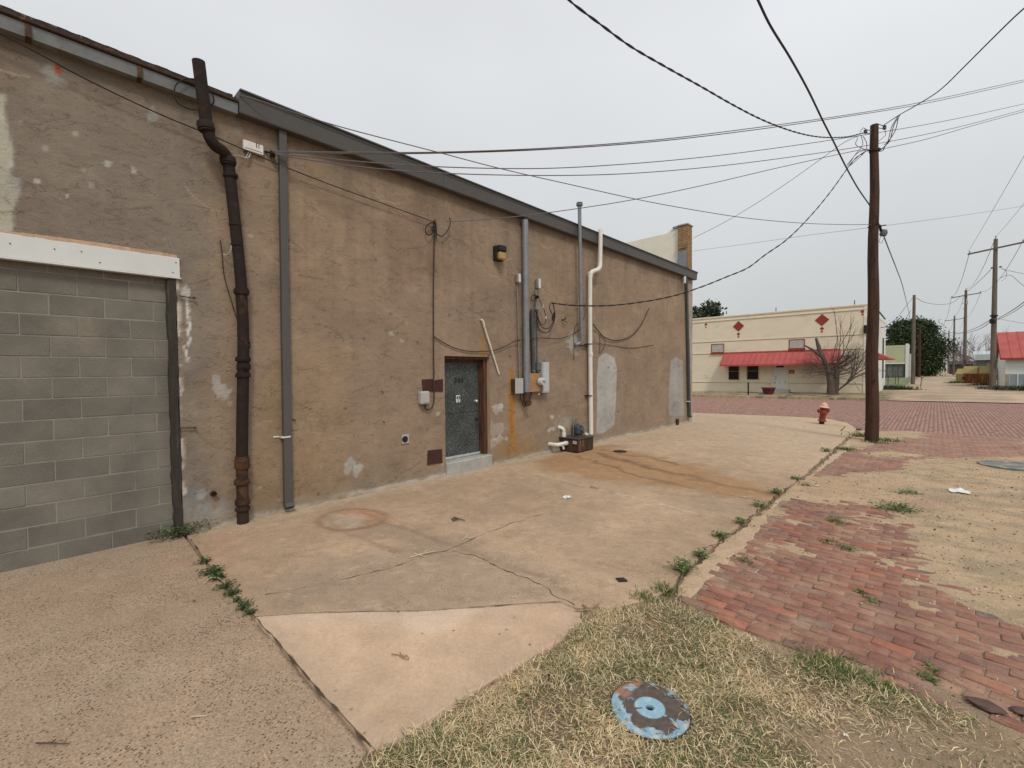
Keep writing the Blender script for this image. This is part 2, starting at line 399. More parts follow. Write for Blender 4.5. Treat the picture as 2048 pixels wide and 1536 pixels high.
# run-off under the eave
drip = fbm(s_*5, t_*.5, 31, 4)
blend(np.clip((t_-4.75+.45*drip)/.35, 0, 1), (.13, .095, .07), .55)
blend(np.clip((drip-.58)/.1, 0, 1)*np.clip((t_-3.2)/1.5, 0, 1), (.19, .137, .10), .28)
blend(np.clip((fbm(s_*9, t_*.6, 71, 4)-.60)/.07, 0, 1)*np.clip((t_-1.5)/2.5, 0, 1), (.185, .13, .09), .22)
# bare pale plaster at far left, dark rim
pl = [(-700, 120), (12, 188), (18, 240), (24, 300), (22, 345), (36, 372), (38, 395), (28, 425), (34, 450), (20, 475), (-700, 480)]
patch([(x+6, y) for x, y in pl], (.20, .18, .15), .6, .03)
patch(pl, (.42, .39, .31), 1, .02)
for (x, y, r, c, k) in [(118, 142, 9, (.45, .07, .02), 1), (100, 150, 17, (.40, .40, .36), .8), (125, 165, 11, (.34, .34, .30), .8), (80, 130, 9, (.30, .28, .24), .6),
        (308, 228, 15, (.38, .39, .34), .9), (215, 330, 7, (.58, .56, .50), .9), (266, 343, 6, (.60, .58, .52), .9), (165, 338, 6, (.5, .47, .42), .6),
        (75, 361, 5, (.62, .6, .54), .9), (25, 328, 6, (.62, .6, .54), .9), (33, 366, 12, (.45, .44, .40), .9), (134, 393, 4, (.6, .58, .5), .9), (40, 243, 6, (.45, .43, .38), .6),
        (90, 298, 5, (.46, .43, .38), .6), (182, 370, 6, (.42, .40, .36), .6), (470, 250, 14, (.36, .31, .26), .6), (373, 583, 9, (.66, .64, .60), .95),
        (447, 780, 17, (.56, .52, .48), .8), (433, 760, 9, (.56, .52, .48), .8), (460, 806, 6, (.56, .52, .48), .6), (703, 925, 10, (.52, .52, .48), .95), (716, 938, 13, (.50, .50, .46), .95),
        (697, 940, 9, (.55, .53, .48), .7), (740, 965, 12, (.28, .34, .27), .35), (765, 935, 9, (.30, .34, .26), .35), (728, 940, 5, (.16, .22, .19), .8), (877, 668+160, 4, (.6, .57, .5), .9),
        (783, 668, 4, (.60, .56, .48), .7), (804, 682, 4, (.6, .56, .48), .7), (930, 833, 1, (.6, .57, .5), .9), (995, 818, 9, (.60, .56, .50), .7), (1001, 812, 5, (.72, .70, .64), .8),
        (992, 862, 16, (.55, .50, .42), .6), (1000, 878, 8, (.68, .64, .55), .7), (1012, 878, 5, (.68, .64, .55), .9), (985, 885, 9, (.6, .56, .48), .5), (1104, 833, 4, (.66, .62, .54), .9),
        (1097, 861, 5, (.62, .6, .54), .9), (1105, 858, 4, (.62, .6, .54), .8), (1130, 845, 14, (.55, .54, .48), .35), (1147, 683, 15, (.55, .54, .50), .85), (1150, 700, 10, (.55, .54, .5), .5),
        (600, 965, 30, (.27,.18,.09), .35), (395, 1010, 26, (.26, .27, .26), .75), (415, 1030, 22, (.33, .335, .32), .6), (452, 1015, 16, (.31, .30, .28), .7), (430, 1040, 20, (.42, .38, .30), .5),
        (378, 985, 16, (.22, .225, .22), .7), (405, 990, 10, (.50, .49, .45), .6), (735, 560, 6, (.3, .2, .14), .4)]:
    dot(x, y, r, c, k)
# white plaster runs beside the timber post
for pts in ([(372, 590), (377, 610), (380, 650), (378, 690)], [(366, 695), (373, 705), (377, 722)]):
    blend(np.clip((.020-line_d(s_+wob2*.08, t_+wob2*.05, WP(pts)))/.015, 0, 1), (.66, .64, .60), .9)
blend(np.clip((.028-np.abs(s_-GAR_Y1-.01+wob2*.04))/.015, 0, 1)*(t_ < GAR_Z)*np.clip((fbm(s_*0, t_*6, 3)-.50)/.08, 0, 1), (.58, .52, .45), .8)
# large grey render repairs
patch([(1197, 715), (1210, 706), (1228, 716), (1233, 735), (1232, 800), (1228, 850), (1205, 868), (1193, 868), (1194, 800), (1193, 760)], (.40, .385, .36), 1, .03, .03, .03)
patch([(1195, 835), (1228, 815), (1230, 850), (1205, 868), (1193, 868)], (.36, .34, .31), .5, .1, .1, .1)
patch([(1342, 720), (1352, 714), (1366, 722), (1368, 830), (1356, 832), (1338, 830), (1338, 780)], (.36, .345, .32), .9, .05, .06, .05)
patch([(1340, 805), (1366, 805), (1366, 842), (1340, 846)], (.30, .285, .26), .55, .1, .1, .1)
patch([(1377, 560), (1386, 560), (1386, 842), (1377, 842)], (.38, .34, .29), .75, .03, .02, .03)
# rust run below the big galvanised pipe, amber run above the door
fr = np.clip((t_-0.25)/1.7, 0, 1)
rp = WP([(1019, 738), (1026, 737), (1029, 800), (1030, 860), (1036, 895), (1040, 912), (1012, 916), (1017, 890), (1018, 860), (1017, 800)])
blend(sm(poly_sd(s_+wob2*.06, t_, rp), .05), (.34, .165, .04), .9)
rp = WP([(1021, 760), (1024, 760), (1026, 870), (1021, 870)]); blend(sm(poly_sd(s_+wob2*.04, t_, rp), .05), (.30, .12, .02), .6)
patch([(1000, 880), (1060, 872), (1075, 905), (1010, 925), (990, 925)], (.33, .20, .09), .6, .25, .2, .1)
patch([(961, 668), (969, 668), (974, 712), (958, 712)], (.34, .20, .08), .8, .06, .03, .03)
patch([(585, 860), (640, 880), (640, 1015), (585, 1018)], (.25, .175, .10), .35, .3, .3, .2)
patch([(540, 700), (556, 700), (562, 1020), (500, 1035), (505, 880)], (.28, .19, .10), .5, .15, .3, .2)
# greenish and dusty foot
foot = np.clip((.17+.25*(fbm(s_*2.5, t_*3, 44)-.5)-t_)/.06, 0, 1)
blend(foot, (.27, .235, .185), .5)
blend(np.clip((.05+.12*(fbm(s_*5, t_*5, 45)-.45)-t_)/.02, 0, 1), (.44, .39, .32), .6)
# lots of small chips, holes and scratches
for _ in range(340):
    cs, ct = rng.uniform(-.3, 15.6), rng.uniform(.1, 4.6); sel = (abs(s_-cs) < .3) & (abs(t_-ct) < .3)
    L_, th = rng.uniform(.008, .03), rng.uniform(-.6, .6); x_ = (s_[sel]-cs); y_ = (t_[sel]-ct)
    if rng.random() < .5:                                    # scratch
        u_ = x_*math.cos(th)+y_*math.sin(th); v_ = -x_*math.sin(th)+y_*math.cos(th)+u_**2*rng.uniform(-2, 2)
        mk = np.clip((.012-abs(v_))/.006, 0, 1)*(abs(u_) < rng.uniform(.06, .25)); c_ = (.14, .10, .065) if rng.random() < .72 else (.40, .31, .23)
    else:
        mk = np.clip((L_-np.hypot(x_, y_))/.01, 0, 1); c_ = (.09, .065, .05) if rng.random() < .75 else (.46, .41, .34)
    mk = mk[:, None]*.55; col[sel] = col[sel]*(1-mk)+np.array(c_)*mk
# relief: slightly bellied render, the repairs stand proud
relief = .012*(fbm(s_*.9, t_*.9, 21, 3)-.5)+.006*(fbm(s_*5, t_*5, 22, 3)-.5)
relief = relief+.010*sm(poly_sd(s_+wob*.03, t_+wob2*.03, WP([(1197, 715), (1210, 706), (1228, 716), (1233, 735), (1232, 800), (1228, 850), (1205, 868), (1193, 868), (1194, 800), (1193, 760)])), .03)
relief = relief-.008*sm(poly_sd(s_+wob*.1, t_+wob2*.06, WP(pl)), .02)
# a broken footing of cement along the ground
relief = relief+np.clip((.06+.1*(fbm(s_*4, t_*4, 46)-.45)-t_)/.04, 0, 1)*.02*(s_ > 1.5)
v = np.stack([-D+relief, s_, t_], 1)
f = grid_faces(len(sa), len(ta), ~hole)[:, ::-1]
f = f[:, ::-1]
v, f, cc = compact(v, f, col)
me = mesh_from('wall', v-BASE[building.name], f, M_stucco, cols=cc, sm_=True)
wall = bpy.data.objects.new('wall', me); COL.objects.link(wall); wall.parent = building; BASE[wall.name] = BASE[building.name]

# reveals of the door and the blocked opening, back structure, roof
M_plain = mat('tan_render', (.40, .275, .18), .9, .15, 3, .3, 40)
for q in ([(-D, DOOR_Y0, 0), (-D-.32, DOOR_Y0, 0), (-D-.32, DOOR_Y0, DOOR_Z1), (-D, DOOR_Y0, DOOR_Z1)], [(-D, DOOR_Y1, 0), (-D-.32, DOOR_Y1, 0), (-D-.32, DOOR_Y1, DOOR_Z1), (-D, DOOR_Y1, DOOR_Z1)],
          [(-D, DOOR_Y0, DOOR_Z1), (-D-.32, DOOR_Y0, DOOR_Z1), (-D-.32, DOOR_Y1, DOOR_Z1), (-D, DOOR_Y1, DOOR_Z1)], [(-D, GAR_Y1, 0), (-D-.3, GAR_Y1, 0), (-D-.3, GAR_Y1, GAR_Z), (-D, GAR_Y1, GAR_Z)],
          [(-D, GAR_Y0, 0), (-D-.3, GAR_Y0, 0), (-D-.3, GAR_Y0, GAR_Z), (-D, GAR_Y0, GAR_Z)]):
    b = MB(); b.add(q, [(0, 1, 2, 3)]); obj('opening_reveal', b, M_plain, building, fixn=False)
b = MB(); b.box((-D-14, 15.5, -.1), (-D-.004, 15.8, 5.3)); b.box((-D-14, -5, -.1), (-D-.01, -4.7, 5.0)); b.box((-D-14.2, -5, -.1), (-D-14, 15.8, 5.0))
M_buff = mat('buff_brick_front', (.40, .27, .13), .9, .2, 8, .3)
obj('outer_wall', b, M_buff, building)
b = MB(); b.box((-D-14, -4.9, 4.95), (-D+.02, 15.5, 5.04)); obj('roof', b, M_charcoal, building)

# --- blocked garage opening: every block its own piece
XB = -D-.07
b = MB(); b.box((XB-.2, GAR_Y0, -.1), (XB-.0045, GAR_Y1, GAR_Z+.02)); infill = obj('block_infill', b, M_mortar, building)
def block_mesh(l, i):
    b = MB(); b.box((-.03, 0, 0), (0, l, .1925), bev=.004)
    w = np.array(b.v); w += rng.normal(0, .0016, w.shape); me = mesh_from('concrete_block', w, b.f, M_block)
    return me
blk = {}
z = -.03; row = 0
while z < GAR_Z:
    y = -2.274 + (.2 if row % 2 else 0)-.4
    while y < GAR_Y1-.03:
        y0, y1 = max(y, GAR_Y0+.005), min(y+.39, GAR_Y1-.085)
        if y1-y0 > .05 and not (y1 < -1.6):
            key = (round(y1-y0, 2), rng.integers(3))
            if key not in blk: blk[key] = block_mesh(round(y1-y0, 2), key[1])
            o = bpy.data.objects.new('concrete_block', blk[key]); COL.objects.link(o); o.parent = infill
            o.location = tuple(np.array((XB+rng.normal(0, .0015), y0, z))-BASE[infill.name])
        y += .4
    z += .2032; row += 1
# white header panel, timber post and the split wood over the header
hz0, hz1 = W(357, 558)[2], W(357, 517)[2]
b = MB(); hy = W(359, 540)[1]
b.box((-D-.04, GAR_Y0-.1, hz0+.012), (-D+.022, hy, hz1), bev=.004); b.box((-D-.04, GAR_Y0-.1, hz0-.004), (-D+.034, hy+.01, hz0+.010), bev=.003)
obj('header_panel', b, M_white, building)
b = MB()
for i, (x, y) in enumerate([(20, 487), (109, 498), (163, 503), (346, 545), (200, 525), (352, 525)]):
    p = W(x, y, .024); b.lathe(p, [(.006, 0), (.005, .004)], 8, (1, 0, 0))
obj('panel_screw', b, M_rust, building, kind='stuff')
b = MB(); n = 46; ys = np.linspace(GAR_Y0-.1, hy-.02, n)
for i in range(n-1):
    h = .012+.03*vnoise(np.array([i*.35]), np.array([0.]), 5)[0]; b.box((-D-.02, ys[i], hz1-.005), (-D+.012+.01*rng.random(), ys[i+1], hz1+h))
obj('header_edge_board', b, mat('raw_split_wood', (.48, .33, .22), .9, .3, 8, .5, 40), building)
b = MB()
n = 30; zs = np.linspace(-.02, hz0-.006, n); pts0 = []
yl, yr = GAR_Y1-.085, GAR_Y1-.006
for i in range(n):
    j = .006*rng.standard_normal(2); b.v += [(XB-.02, yl+j[0], zs[i]), (-D+.012+.3*j[0], yl+.004+j[0], zs[i]), (-D+.012+.3*j[1], yr+j[1], zs[i]), (XB-.02, yr+j[1], zs[i])]
for i in range(n-1):
    for k in range(4): b.f.append((i*4+k, i*4+(k+1) % 4, i*4+4+(k+1) % 4, i*4+4+k))
b.f += [(0, 1, 2, 3), tuple(4*(n-1)+k for k in range(4))]
obj('timber_post', b, M_wood_old, building)

# --- door
XD = -D-.20
dy0, dy1 = DOOR_Y0+.015, W(958, 820, -.2)[1]-.01
M_doorskin = mat('flaking_grey_sheet_metal', (.048, .054, .053), .6, .35, 4, .3, 38, metal=.1, col2=(.115, .124, .118), c2=(.47, .62), c2scale=30, fine=.35)
b = MB(); b.box((XD-.04, dy0, DOOR_Z0+.03), (XD, dy1, DOOR_Z1-.10)); door = obj('door', b, M_doorskin, building, bevel=.003, label='grey flaking sheet metal door numbered 240')
seam = W(920, 825, -.2)[2]
b = MB(); b.box((XD, dy0+.004, seam-.004), (XD+.003, dy1-.004, seam+.004)); obj('seam', b, M_black, door)
for (x, ch) in ((0, '2'), (1, '4'), (2, '0')):
    p = W(911.5+x*6.4, 761, -.195)
    text_mesh('door_number', ch, .135, M_black, (XD+.003, p[1], p[2]), (math.pi/2, 0, math.pi/2), door, .002)
p = W(916.5, 798, -.195)
b = MB(); b.box((XD, p[1]-.048, p[2]-.06), (XD+.004, p[1]+.048, p[2]+.07), bev=.002); pl_ = obj('door_plate', b, M_white, door)
text_mesh('plate_lettering', '43', .085, M_black, (XD+.006, p[1], p[2]+.02), (math.pi/2, 0, math.pi/2), door, .001)
b = MB(); b.box((XD+.004, p[1]-.018, p[2]-.045), (XD+.006, p[1]+.018, p[2]-.028)); obj('plate_mark', b, M_black, door)
p = W(951, 802, -.18); b = MB(); b.lathe((XD, p[1], p[2]), [(.026, 0), (.026, .006), (.011, .01), (.011, .035), (.027, .042), (.03, .058), (.02, .07)], 14, (1, 0, 0)); obj('handle', b, mat('brushed_steel', (.6, .58, .52), .3, metal=.8, bump=0), door, sm_=True)
p = W(954, 838, -.18); b = MB(); b.lathe((XD, p[1], p[2]), [(.03, 0), (.03, .012), (.018, .018)], 12, (1, 0, 0)); obj('lock', b, M_black, door, sm_=True)
b = MB(); b.box((XD-.002, dy0, DOOR_Z0+.002), (XD+.03, dy1+.02, DOOR_Z0+.045), bev=.006); obj('door_sill_strip', b, mat('dull_aluminium', (.55, .54, .52), .4, .15, 20, .1, metal=.4), building)
b = MB(); b.box((XD-.06, dy1+.004, DOOR_Z0), (XD+.03, dy1+.05, DOOR_Z1-.05)); b.box((XD-.06, dy0-.01, DOOR_Z1-.096), (XD+.03, dy1+.004, DOOR_Z1-.05)); b.box((XD+.032, dy1+.02, DOOR_Z0), (-D-.075, DOOR_Y1-.004, DOOR_Z1-.03)); b.box((XD-.02, DOOR_Y0+.004, DOOR_Z1-.048), (-D-.05, DOOR_Y1-.006, DOOR_Z1-.006))
obj('door_frame', b, M_wood_door, building)
b = MB(); b.box((-D-.35, DOOR_Y0+.002, -.05), (-D+.045, DOOR_Y1+.02, DOOR_Z0-.004), bev=.02); w_ = b; obj('door_step', b, M_conc, building)
b = MB(); b.box((XD-.5, DOOR_Y0-.1, -.05), (XD-.06, DOOR_Y1+.1, DOOR_Z1+.1)); obj('door_backing', b, M_black, building)

# --- eave: dark gutter on the right, older galvanised and rusted edge on the left
gy0 = W(479, 200, .14)[1]; gz0 = W(900, 379, .13)[2]; gz1 = W(900, 349, .15)[2]
b = MB()
prof = [(0, 0), (.118, 0), (.125, .012), (.14, gz1-gz0-.05), (.15, gz1-gz0-.03), (.15, gz1-gz0), (0, gz1-gz0)]
b.prism([(-D+.002+x, gy0, gz0+z) for x, z in prof], (0, 15.86-gy0, 0)); gut = obj('gutter', b, M_charcoal2, building)
b = MB(); b.box((-D-.3, gy0, gz1+.004), (-D+.175, 15.87, gz1+.022)); obj('roof_edge_flashing', b, M_charcoal, building)
for y in np.arange(gy0+3.05, 15.5, 3.05):
    b = MB(); b.prism([(-D+.004+x*1.02, y, gz0+z-.001) for x, z in prof[:-2]], (0, .012, 0)); obj('gutter_joint', b, M_charcoal, building)
lz0, lz1 = W(200, 126, .11)[2], W(200, 104, .11)[2]
b = MB(); ys = [-5, -2.2, .05, W(280, 150, .11)[1], gy0-.006]
for a_, c_ in zip(ys[:-1], ys[1:]):
    b = MB(); b.prism([(-D+.004, a_+.004, lz0), (-D+.10, a_+.004, lz0-.002), (-D+.12, a_+.004, lz1), (-D+.004, a_+.004, lz1)], (0, c_-a_-.008, 0)); obj('fascia_panel', b, M_galv_old, building)
for y in ys[1:-1]:
    b = MB(); b.box((-D+.004, y-.02, lz0-.006), (-D+.127, y+.02, lz1+.004)); obj('fascia_clip', b, M_rust, building)
b = MB(); b.tube([(-D+.13, -5, lz1+.02), (-D+.13, gy0-.02, lz1+.02)], .014, 6); b.box((-D+.0, -5, lz1+.002), (-D+.12, gy0-.01, lz1+.05)); obj('rusty_gutter_rail', b, mat('dark_rust', (.04, .022, .015), .9, .35, 10, .4, 60, col2=(.15, .07, .03), c2=(.56, .66), c2scale=6), building)
yy_ = np.arange(-5.0, gy0-.03, .03); n_ = len(yy_)
for lay, (x_, zb_, zt_, a_) in enumerate(((.075, .05, .085, .004), (.045, .083, .122, .004))):
    b = MB(); hh = lz1+zt_+a_*(fbm(yy_*2.5, yy_*0, 300+lay, 4)-.5)*2+.005*(vnoise(yy_*14, yy_*0, 310+lay) > .6)*lay; xx = -D+x_+.02*(fbm(yy_*4, yy_*0+3, 305+lay, 3)-.5)
    for i in range(n_): b.v += [(-D-.1, yy_[i], lz1+zb_-.03), (xx[i], yy_[i], lz1+zb_-.01), (xx[i], yy_[i], hh[i]), (-D-.1, yy_[i], hh[i])]
    for i in range(n_-1):
        for k in range(4): b.f.append((i*4+k, i*4+(k+1) % 4, i*4+4+(k+1) % 4, i*4+4+k))
    b.f += [(0, 1, 2, 3), tuple(4*(n_-1)+k for k in range(4))]
    obj('roof_edge_layer', b, M_rust if lay == 0 else mat('tar_paper_and_flashing', (.035, .028, .026), .9, .4, 12, .5, col2=(.22, .20, .19), c2=(.58, .66), c2scale=7, stretch=(1, 3, 1)), building)
b = MB(); b.box((-D-.3, -5, lz1+.05), (-D-.1, gy0, lz1+.17)); obj('roof_curb', b, M_charcoal, building)

# --- rectangular downspouts
def downspout(px, ytop, ybot, name, lab, w=.098, d=.07, m=M_charcoal2):
    p0 = W(px[0], ytop, .06); p1 = W(px[1], ybot, .06); b = MB()
    r = thing(name, lab, 'downspout', (-D+.05, p1[1], 0), None)
    yc0, yc1 = p0[1], p1[1]; z0 = p1[2]+.12; zt = gz0-.002
    for (za, zb, k) in ((z0, (z0+zt)*.56, 1.0), ((z0+zt)*.56-.03, zt, .94)):
        ya = yc1+(yc0-yc1)*(za-z0)/(zt-z0); yb = yc1+(yc0-yc1)*(zb-z0)/(zt-z0); h = w*k/2
        b = MB(); b.prism([(-D+.014, ya-h, za), (-D+.014+d*k, ya-h, za), (-D+.014+d*k, ya+h, za), (-D+.014, ya+h, za)], (0, yb-ya, zb-za)); obj('pipe_section', b, m, r, bevel=.006)
    b = MB(); h = w/2+.004
    b.add([(-D+.010, yc1-h, z0+.01), (-D+.018+d, yc1-h, z0+.01), (-D+.018+d, yc1+h, z0+.01), (-D+.010, yc1+h, z0+.01),
           (-D+.07, yc1-h, z0-.075), (-D+.145, yc1-h, z0-.03), (-D+.145, yc1+h, z0-.03), (-D+.07, yc1+h, z0-.075)], [(0, 1, 5, 4), (1, 2, 6, 5), (2, 3, 7, 6), (3, 0, 4, 7)])
    o = obj('elbow', b, m, r); md = o.modifiers.new('t', 'SOLIDIFY'); md.thickness = .004
    return r, yc0, yc1, z0, zt
r, *_ = downspout((565, 577), 262, 1024, 'downspout', 'dark grey square downspout down the stucco wall beside the rusty pipe')
p = W(573, 874, .1); b = MB(); b.box((-D+.012, p[1]-.056, p[2]-.012), (-D+.092, p[1]+.056, p[2]+.008)); b.box((-D+.004, p[1]-.13, p[2]-.004), (-D+.01, p[1]-.056, p[2]+.014)); b.box((-D+.004, p[1]+.056, p[2]-.004), (-D+.01, p[1]+.085, p[2]+.016)); obj('strap', b, M_white, r)
r, *_ = downspout((1373, 1379), 556, 838, 'downspout', 'far dark downspout at the street corner of the stucco building', .12, .08, mat('dark_green_grey_metal', (.06, .065, .06), .6))
p = W(1379, 803, .1); b = MB(); b.box((-D+.012, p[1]-.07, p[2]-.012), (-D+.102, p[1]+.07, p[2]+.012)); obj('strap', b, M_white, r)
p = W(1370, 560, .1); b = MB(); b.tube([(-D+.12, p[1]-.08, p[2]+.1), (-D+.12, p[1]-.08, p[2]-.12)], .045, 10); obj('vent_stub', b, M_white, r)

# --- parapet at the street end: cream painted back and a pier of buff bricks
par = thing('parapet_wall', 'cream painted parapet rising above the roof at the street end', 'parapet', (-D-3, 15.65, 5.04))
b = MB(); zt = F(1300, 476, 15.55)[2]; zc = F(1358, 457, 15.55)[2]
xs = [-D-14, F(1335, 470, 15.55)[0], F(1345, 466, 15.55)[0], F(1349, 457, 15.55)[0], -D-.36]
zz = [zt, zt, zt+.12, zc, zc]
b.prism([(x, 15.48, z) for x, z in zip(xs, zz)]+[(-D-.36, 15.48, 5.0), (-D-14, 15.48, 5.0)], (0, .3, 0)); obj('parapet_face', b, mat('cream_painted_masonry', (.80, .745, .61), .85, .07, 3, .3, 20, fine=.05), par)
b = MB(); b.box((xs[3]-.02, 15.44, zc+.002), (-D-.40, 15.82, zc+.07)); obj('coping', b, M_galv, par)
pier = thing('brick_pier', 'buff brick pier standing on the corner of the roof beside the cream parapet', 'brick pier', (-D-.18, 15.6, 5.3))
zt2 = F(1375, 450, 15.6)[2]
M_pmortar = mat('pier_mortar', (.22, .17, .11), .9)
b = MB(); b.box((-D-.345, 15.385, 5.30), (-D-.015, 15.785, zt2-.05)); obj('pier_core', b, M_pmortar, pier)
M_bbrick = mat('buff_brick', (.33, .205, .10), .9, .25, 14, .3, rnd=True, col2=(.20, .10, .05), c2=(.58, .66), c2scale=5)
bmf = MB(); bmf.box((0, 0, 0), (.012, .19, .056), bev=.003); me1 = mesh_from('brick', bmf.v, bmf.f, M_bbrick)
bmf = MB(); bmf.box((0, 0, 0), (.155, .012, .056), bev=.003); me2 = mesh_from('brick', bmf.v, bmf.f, M_bbrick)
z = 5.31; k = 0
while z < zt2-.1:
    for y in ([15.38, 15.585] if k % 2 else [15.38, 15.485]):
        o = bpy.data.objects.new('brick', me1); COL.objects.link(o); o.parent = pier; o.location = tuple(np.array((-D-.015, y if not k % 2 or y < 15.5 else y, z))-BASE[pier.name])
    for j in (0, 1):
        if 5.45 > z: continue
        o = bpy.data.objects.new('brick', me2); COL.objects.link(o); o.parent = pier; o.location = tuple(np.array((-D-.34+j*.165, 15.373-(.03 if abs(z-6.05) < .12 else 0), z))-BASE[pier.name])
    z += .067; k += 1
b = MB(); b.box((-D-.37, 15.35, zt2-.05), (-D+.02, 15.82, zt2)); obj('pier_cap', b, M_conc, pier, bevel=.01)
b = MB(); b.add([(-D-.4, 15.37, 5.33), (-D-.02, 15.36, 5.33), (-D-.02, 15.37, 5.9), (-D-.30, 15.37, 5.9)], [(0, 1, 2, 3)]); o = obj('pier_flashing', b, M_galv, pier, fixn=False); o.modifiers.new('t', 'SOLIDIFY').thickness = .01
# ================================================================== pipes, boxes and cables on the long wall
def wp(px, py, off=.06): return W(px, py, off)
def pipe(name, label, cat, pts, r, m, collars=(), parts=True, n=14, foot=None, group=None):
    """pts: (px, py, offset from the wall)"""
    P3 = [W(*q) for q in pts]; t = thing(name, label, cat, (P3[-1][0], P3[-1][1], min(p[2] for p in P3)), group)
    b = MB(); b.tube(smooth(P3, 6), r, n); obj('pipe', b, m, t, sm_=True)
    return t, P3
def collar(t, px, py, off, r, h, m, d=None, name='collar'):
    p = W(px, py, off); d = np.array(d if d is not None else (0, 0, 1.0)); b = MB()
    b.lathe(p-d/np.linalg.norm(d)*h/2, [(r*.93, 0), (r, h*.12), (r, h*.75), (r*.9, h*.8), (r*.9, h)], 16, d); return obj(name, b, m, t, sm_=True)

# rusty cast iron soil pipe: separate lengths joined by hubs
t = thing('soil_pipe', 'tall rusty cast iron pipe bending down the wall and rising above the roof edge', 'pipe', (-D+.1, W(486, 1048, .09)[1], 0))
def seg(pts, r, m=M_castiron, k=6):
    b = MB(); b.tube(smooth([W(*q) for q in pts], k), r, 14); return obj('pipe_length', b, m, t, sm_=True)
seg([(397, 122, .27), (404, 180, .26), (413, 250, .24)], .062)
seg([(413, 250, .24), (420, 276, .235), (432, 293, .21), (447, 303, .16), (455, 318, .12), (458, 335, .11)], .062)
seg([(457, 325, .11), (463, 380, .10), (478, 520, .095), (484, 590, .09)], .062)
seg([(483, 590, .09), (486, 650, .09), (487, 730, .09)], .063)
seg([(487, 725, .09), (485, 820, .09), (484, 920, .09)], .064)
seg([(484, 920, .09), (485, 990, .09), (486, 1050, .09)], .064, M_castiron_low)
for (x, y, o, r, h, m, d) in [(412, 254, .24, .085, .10, M_castiron, (.06, .15, -1)), (456, 322, .115, .085, .09, M_castiron, (0, .1, -1)), (461, 352, .105, .078, .05, M_castiron, (0, .1, -1)),
        (483, 583, .09, .083, .07, M_castiron, (0, 0, 1)), (486, 718, .09, .083, .06, M_castiron, (0, 0, 1)), (486, 750, .09, .083, .06, M_castiron, (0, 0, 1)), (487, 733, .09, .075, .08, M_castiron, (0, 0, 1)),
        (484, 925, .09, .083, .15, M_castiron_low, (0, 0, 1)), (484, 963, .09, .086, .06, M_castiron_low, (0, 0, 1)), (485, 1003, .09, .083, .07, M_castiron_low, (0, 0, 1)), (485, 1017, .09, .083, .04, M_castiron_low, (0, 0, 1)), (470, 450, .1, .066, .03, M_castiron, (0, .1, -1)), (474, 490, .1, .066, .03, M_castiron, (0, .1, -1))]:
    collar(t, x, y, o, r, h, m, d)
p = W(490, 735, .15); b = MB(); b.lathe(p, [(.035, 0), (.035, .03), (.02, .03), (.02, .05)], 8, (1, .3, 0)); obj('cleanout_plug', b, M_castiron, t)

# galvanised 5 inch pipe
t = thing('vent_pipe', 'wide galvanised pipe from the gutter down to a rusty elbow right of the door', 'pipe', (-D+.1, W(1052, 808, .1)[1], W(1052, 812, .1)[2]))
b = MB(); b.tube([W(1050, 440, .10), W(1053, 787, .10)], .066, 16); obj('pipe', b, M_galv, t, sm_=True)
b = MB(); b.tube(smooth([W(1053, 784, .10), W(1053, 797, .10), W(1054, 804, .13), W(1058, 806, .2)], 5), .068, 14); obj('elbow', b, M_rust, t, sm_=True)
for y in (488, 560, 640, 778): collar(t, 1050.2+(y-440)*.009, y, .10, .069, .012, M_galv_old, name='seam')
# thin conduit with service head and box
t = thing('conduit', 'thin galvanised conduit with a pale oval fitting at its top', 'conduit', W(1039, 757, .05))
b = MB(); b.tube([W(1034, 572, .05), W(1039, 760, .05)], .014, 8); obj('conduit_pipe', b, M_galv_old, t, sm_=True)
def lb(px, py, hpx, t, off=.04, m=M_white):
    a = W(px, py-hpx/2, off); c = W(px, py+hpx/2, off); w = .038
    b = MB(); b.box((-D+.01, a[1]-w, c[2]), (-D+.11, a[1]+w, a[2]), bev=.02); o = obj('conduit_body', b, mat('cast_aluminium', (.30, .29, .28), .5, metal=.3), t)
    b = MB(); b.box((-D+.11, a[1]-w*.8, c[2]+.012), (-D+.118, a[1]+w*.8, a[2]-.012), bev=.004); obj('cover', b, m, o)
lb(1034, 557, 19, t)
for y in (585, 678): collar(t, 1034+(y-572)*.027, y, .05, .02, .02, M_galv_old, name='coupling')
t = thing('disconnect_box', 'small square box with pale cover and rusty side beside the wide galvanised pipe', 'electrical box', W(1041, 787, .06))
a = W(1035, 758, .14); c = W(1047, 786, .14); b = MB(); b.box((-D+.01, a[1]-.05, c[2]), (-D+.12, c[1], a[2]), bev=.004); bx = obj('box_body', b, M_rust, t)
b = MB(); b.box((-D+.12, a[1]-.055, c[2]-.006), (-D+.135, c[1]+.005, a[2]+.012), bev=.004); obj('cover', b, M_greybox, t)
b = MB(); b.tube(smooth([W(1041, 787, .06), W(1042, 800, .06), W(1048, 812, .07), W(1056, 808, .1), W(1062, 790, .06), W(1064, 778, .05)], 6), .012, 7); obj('cable_loop', b, M_black, t, sm_=True)

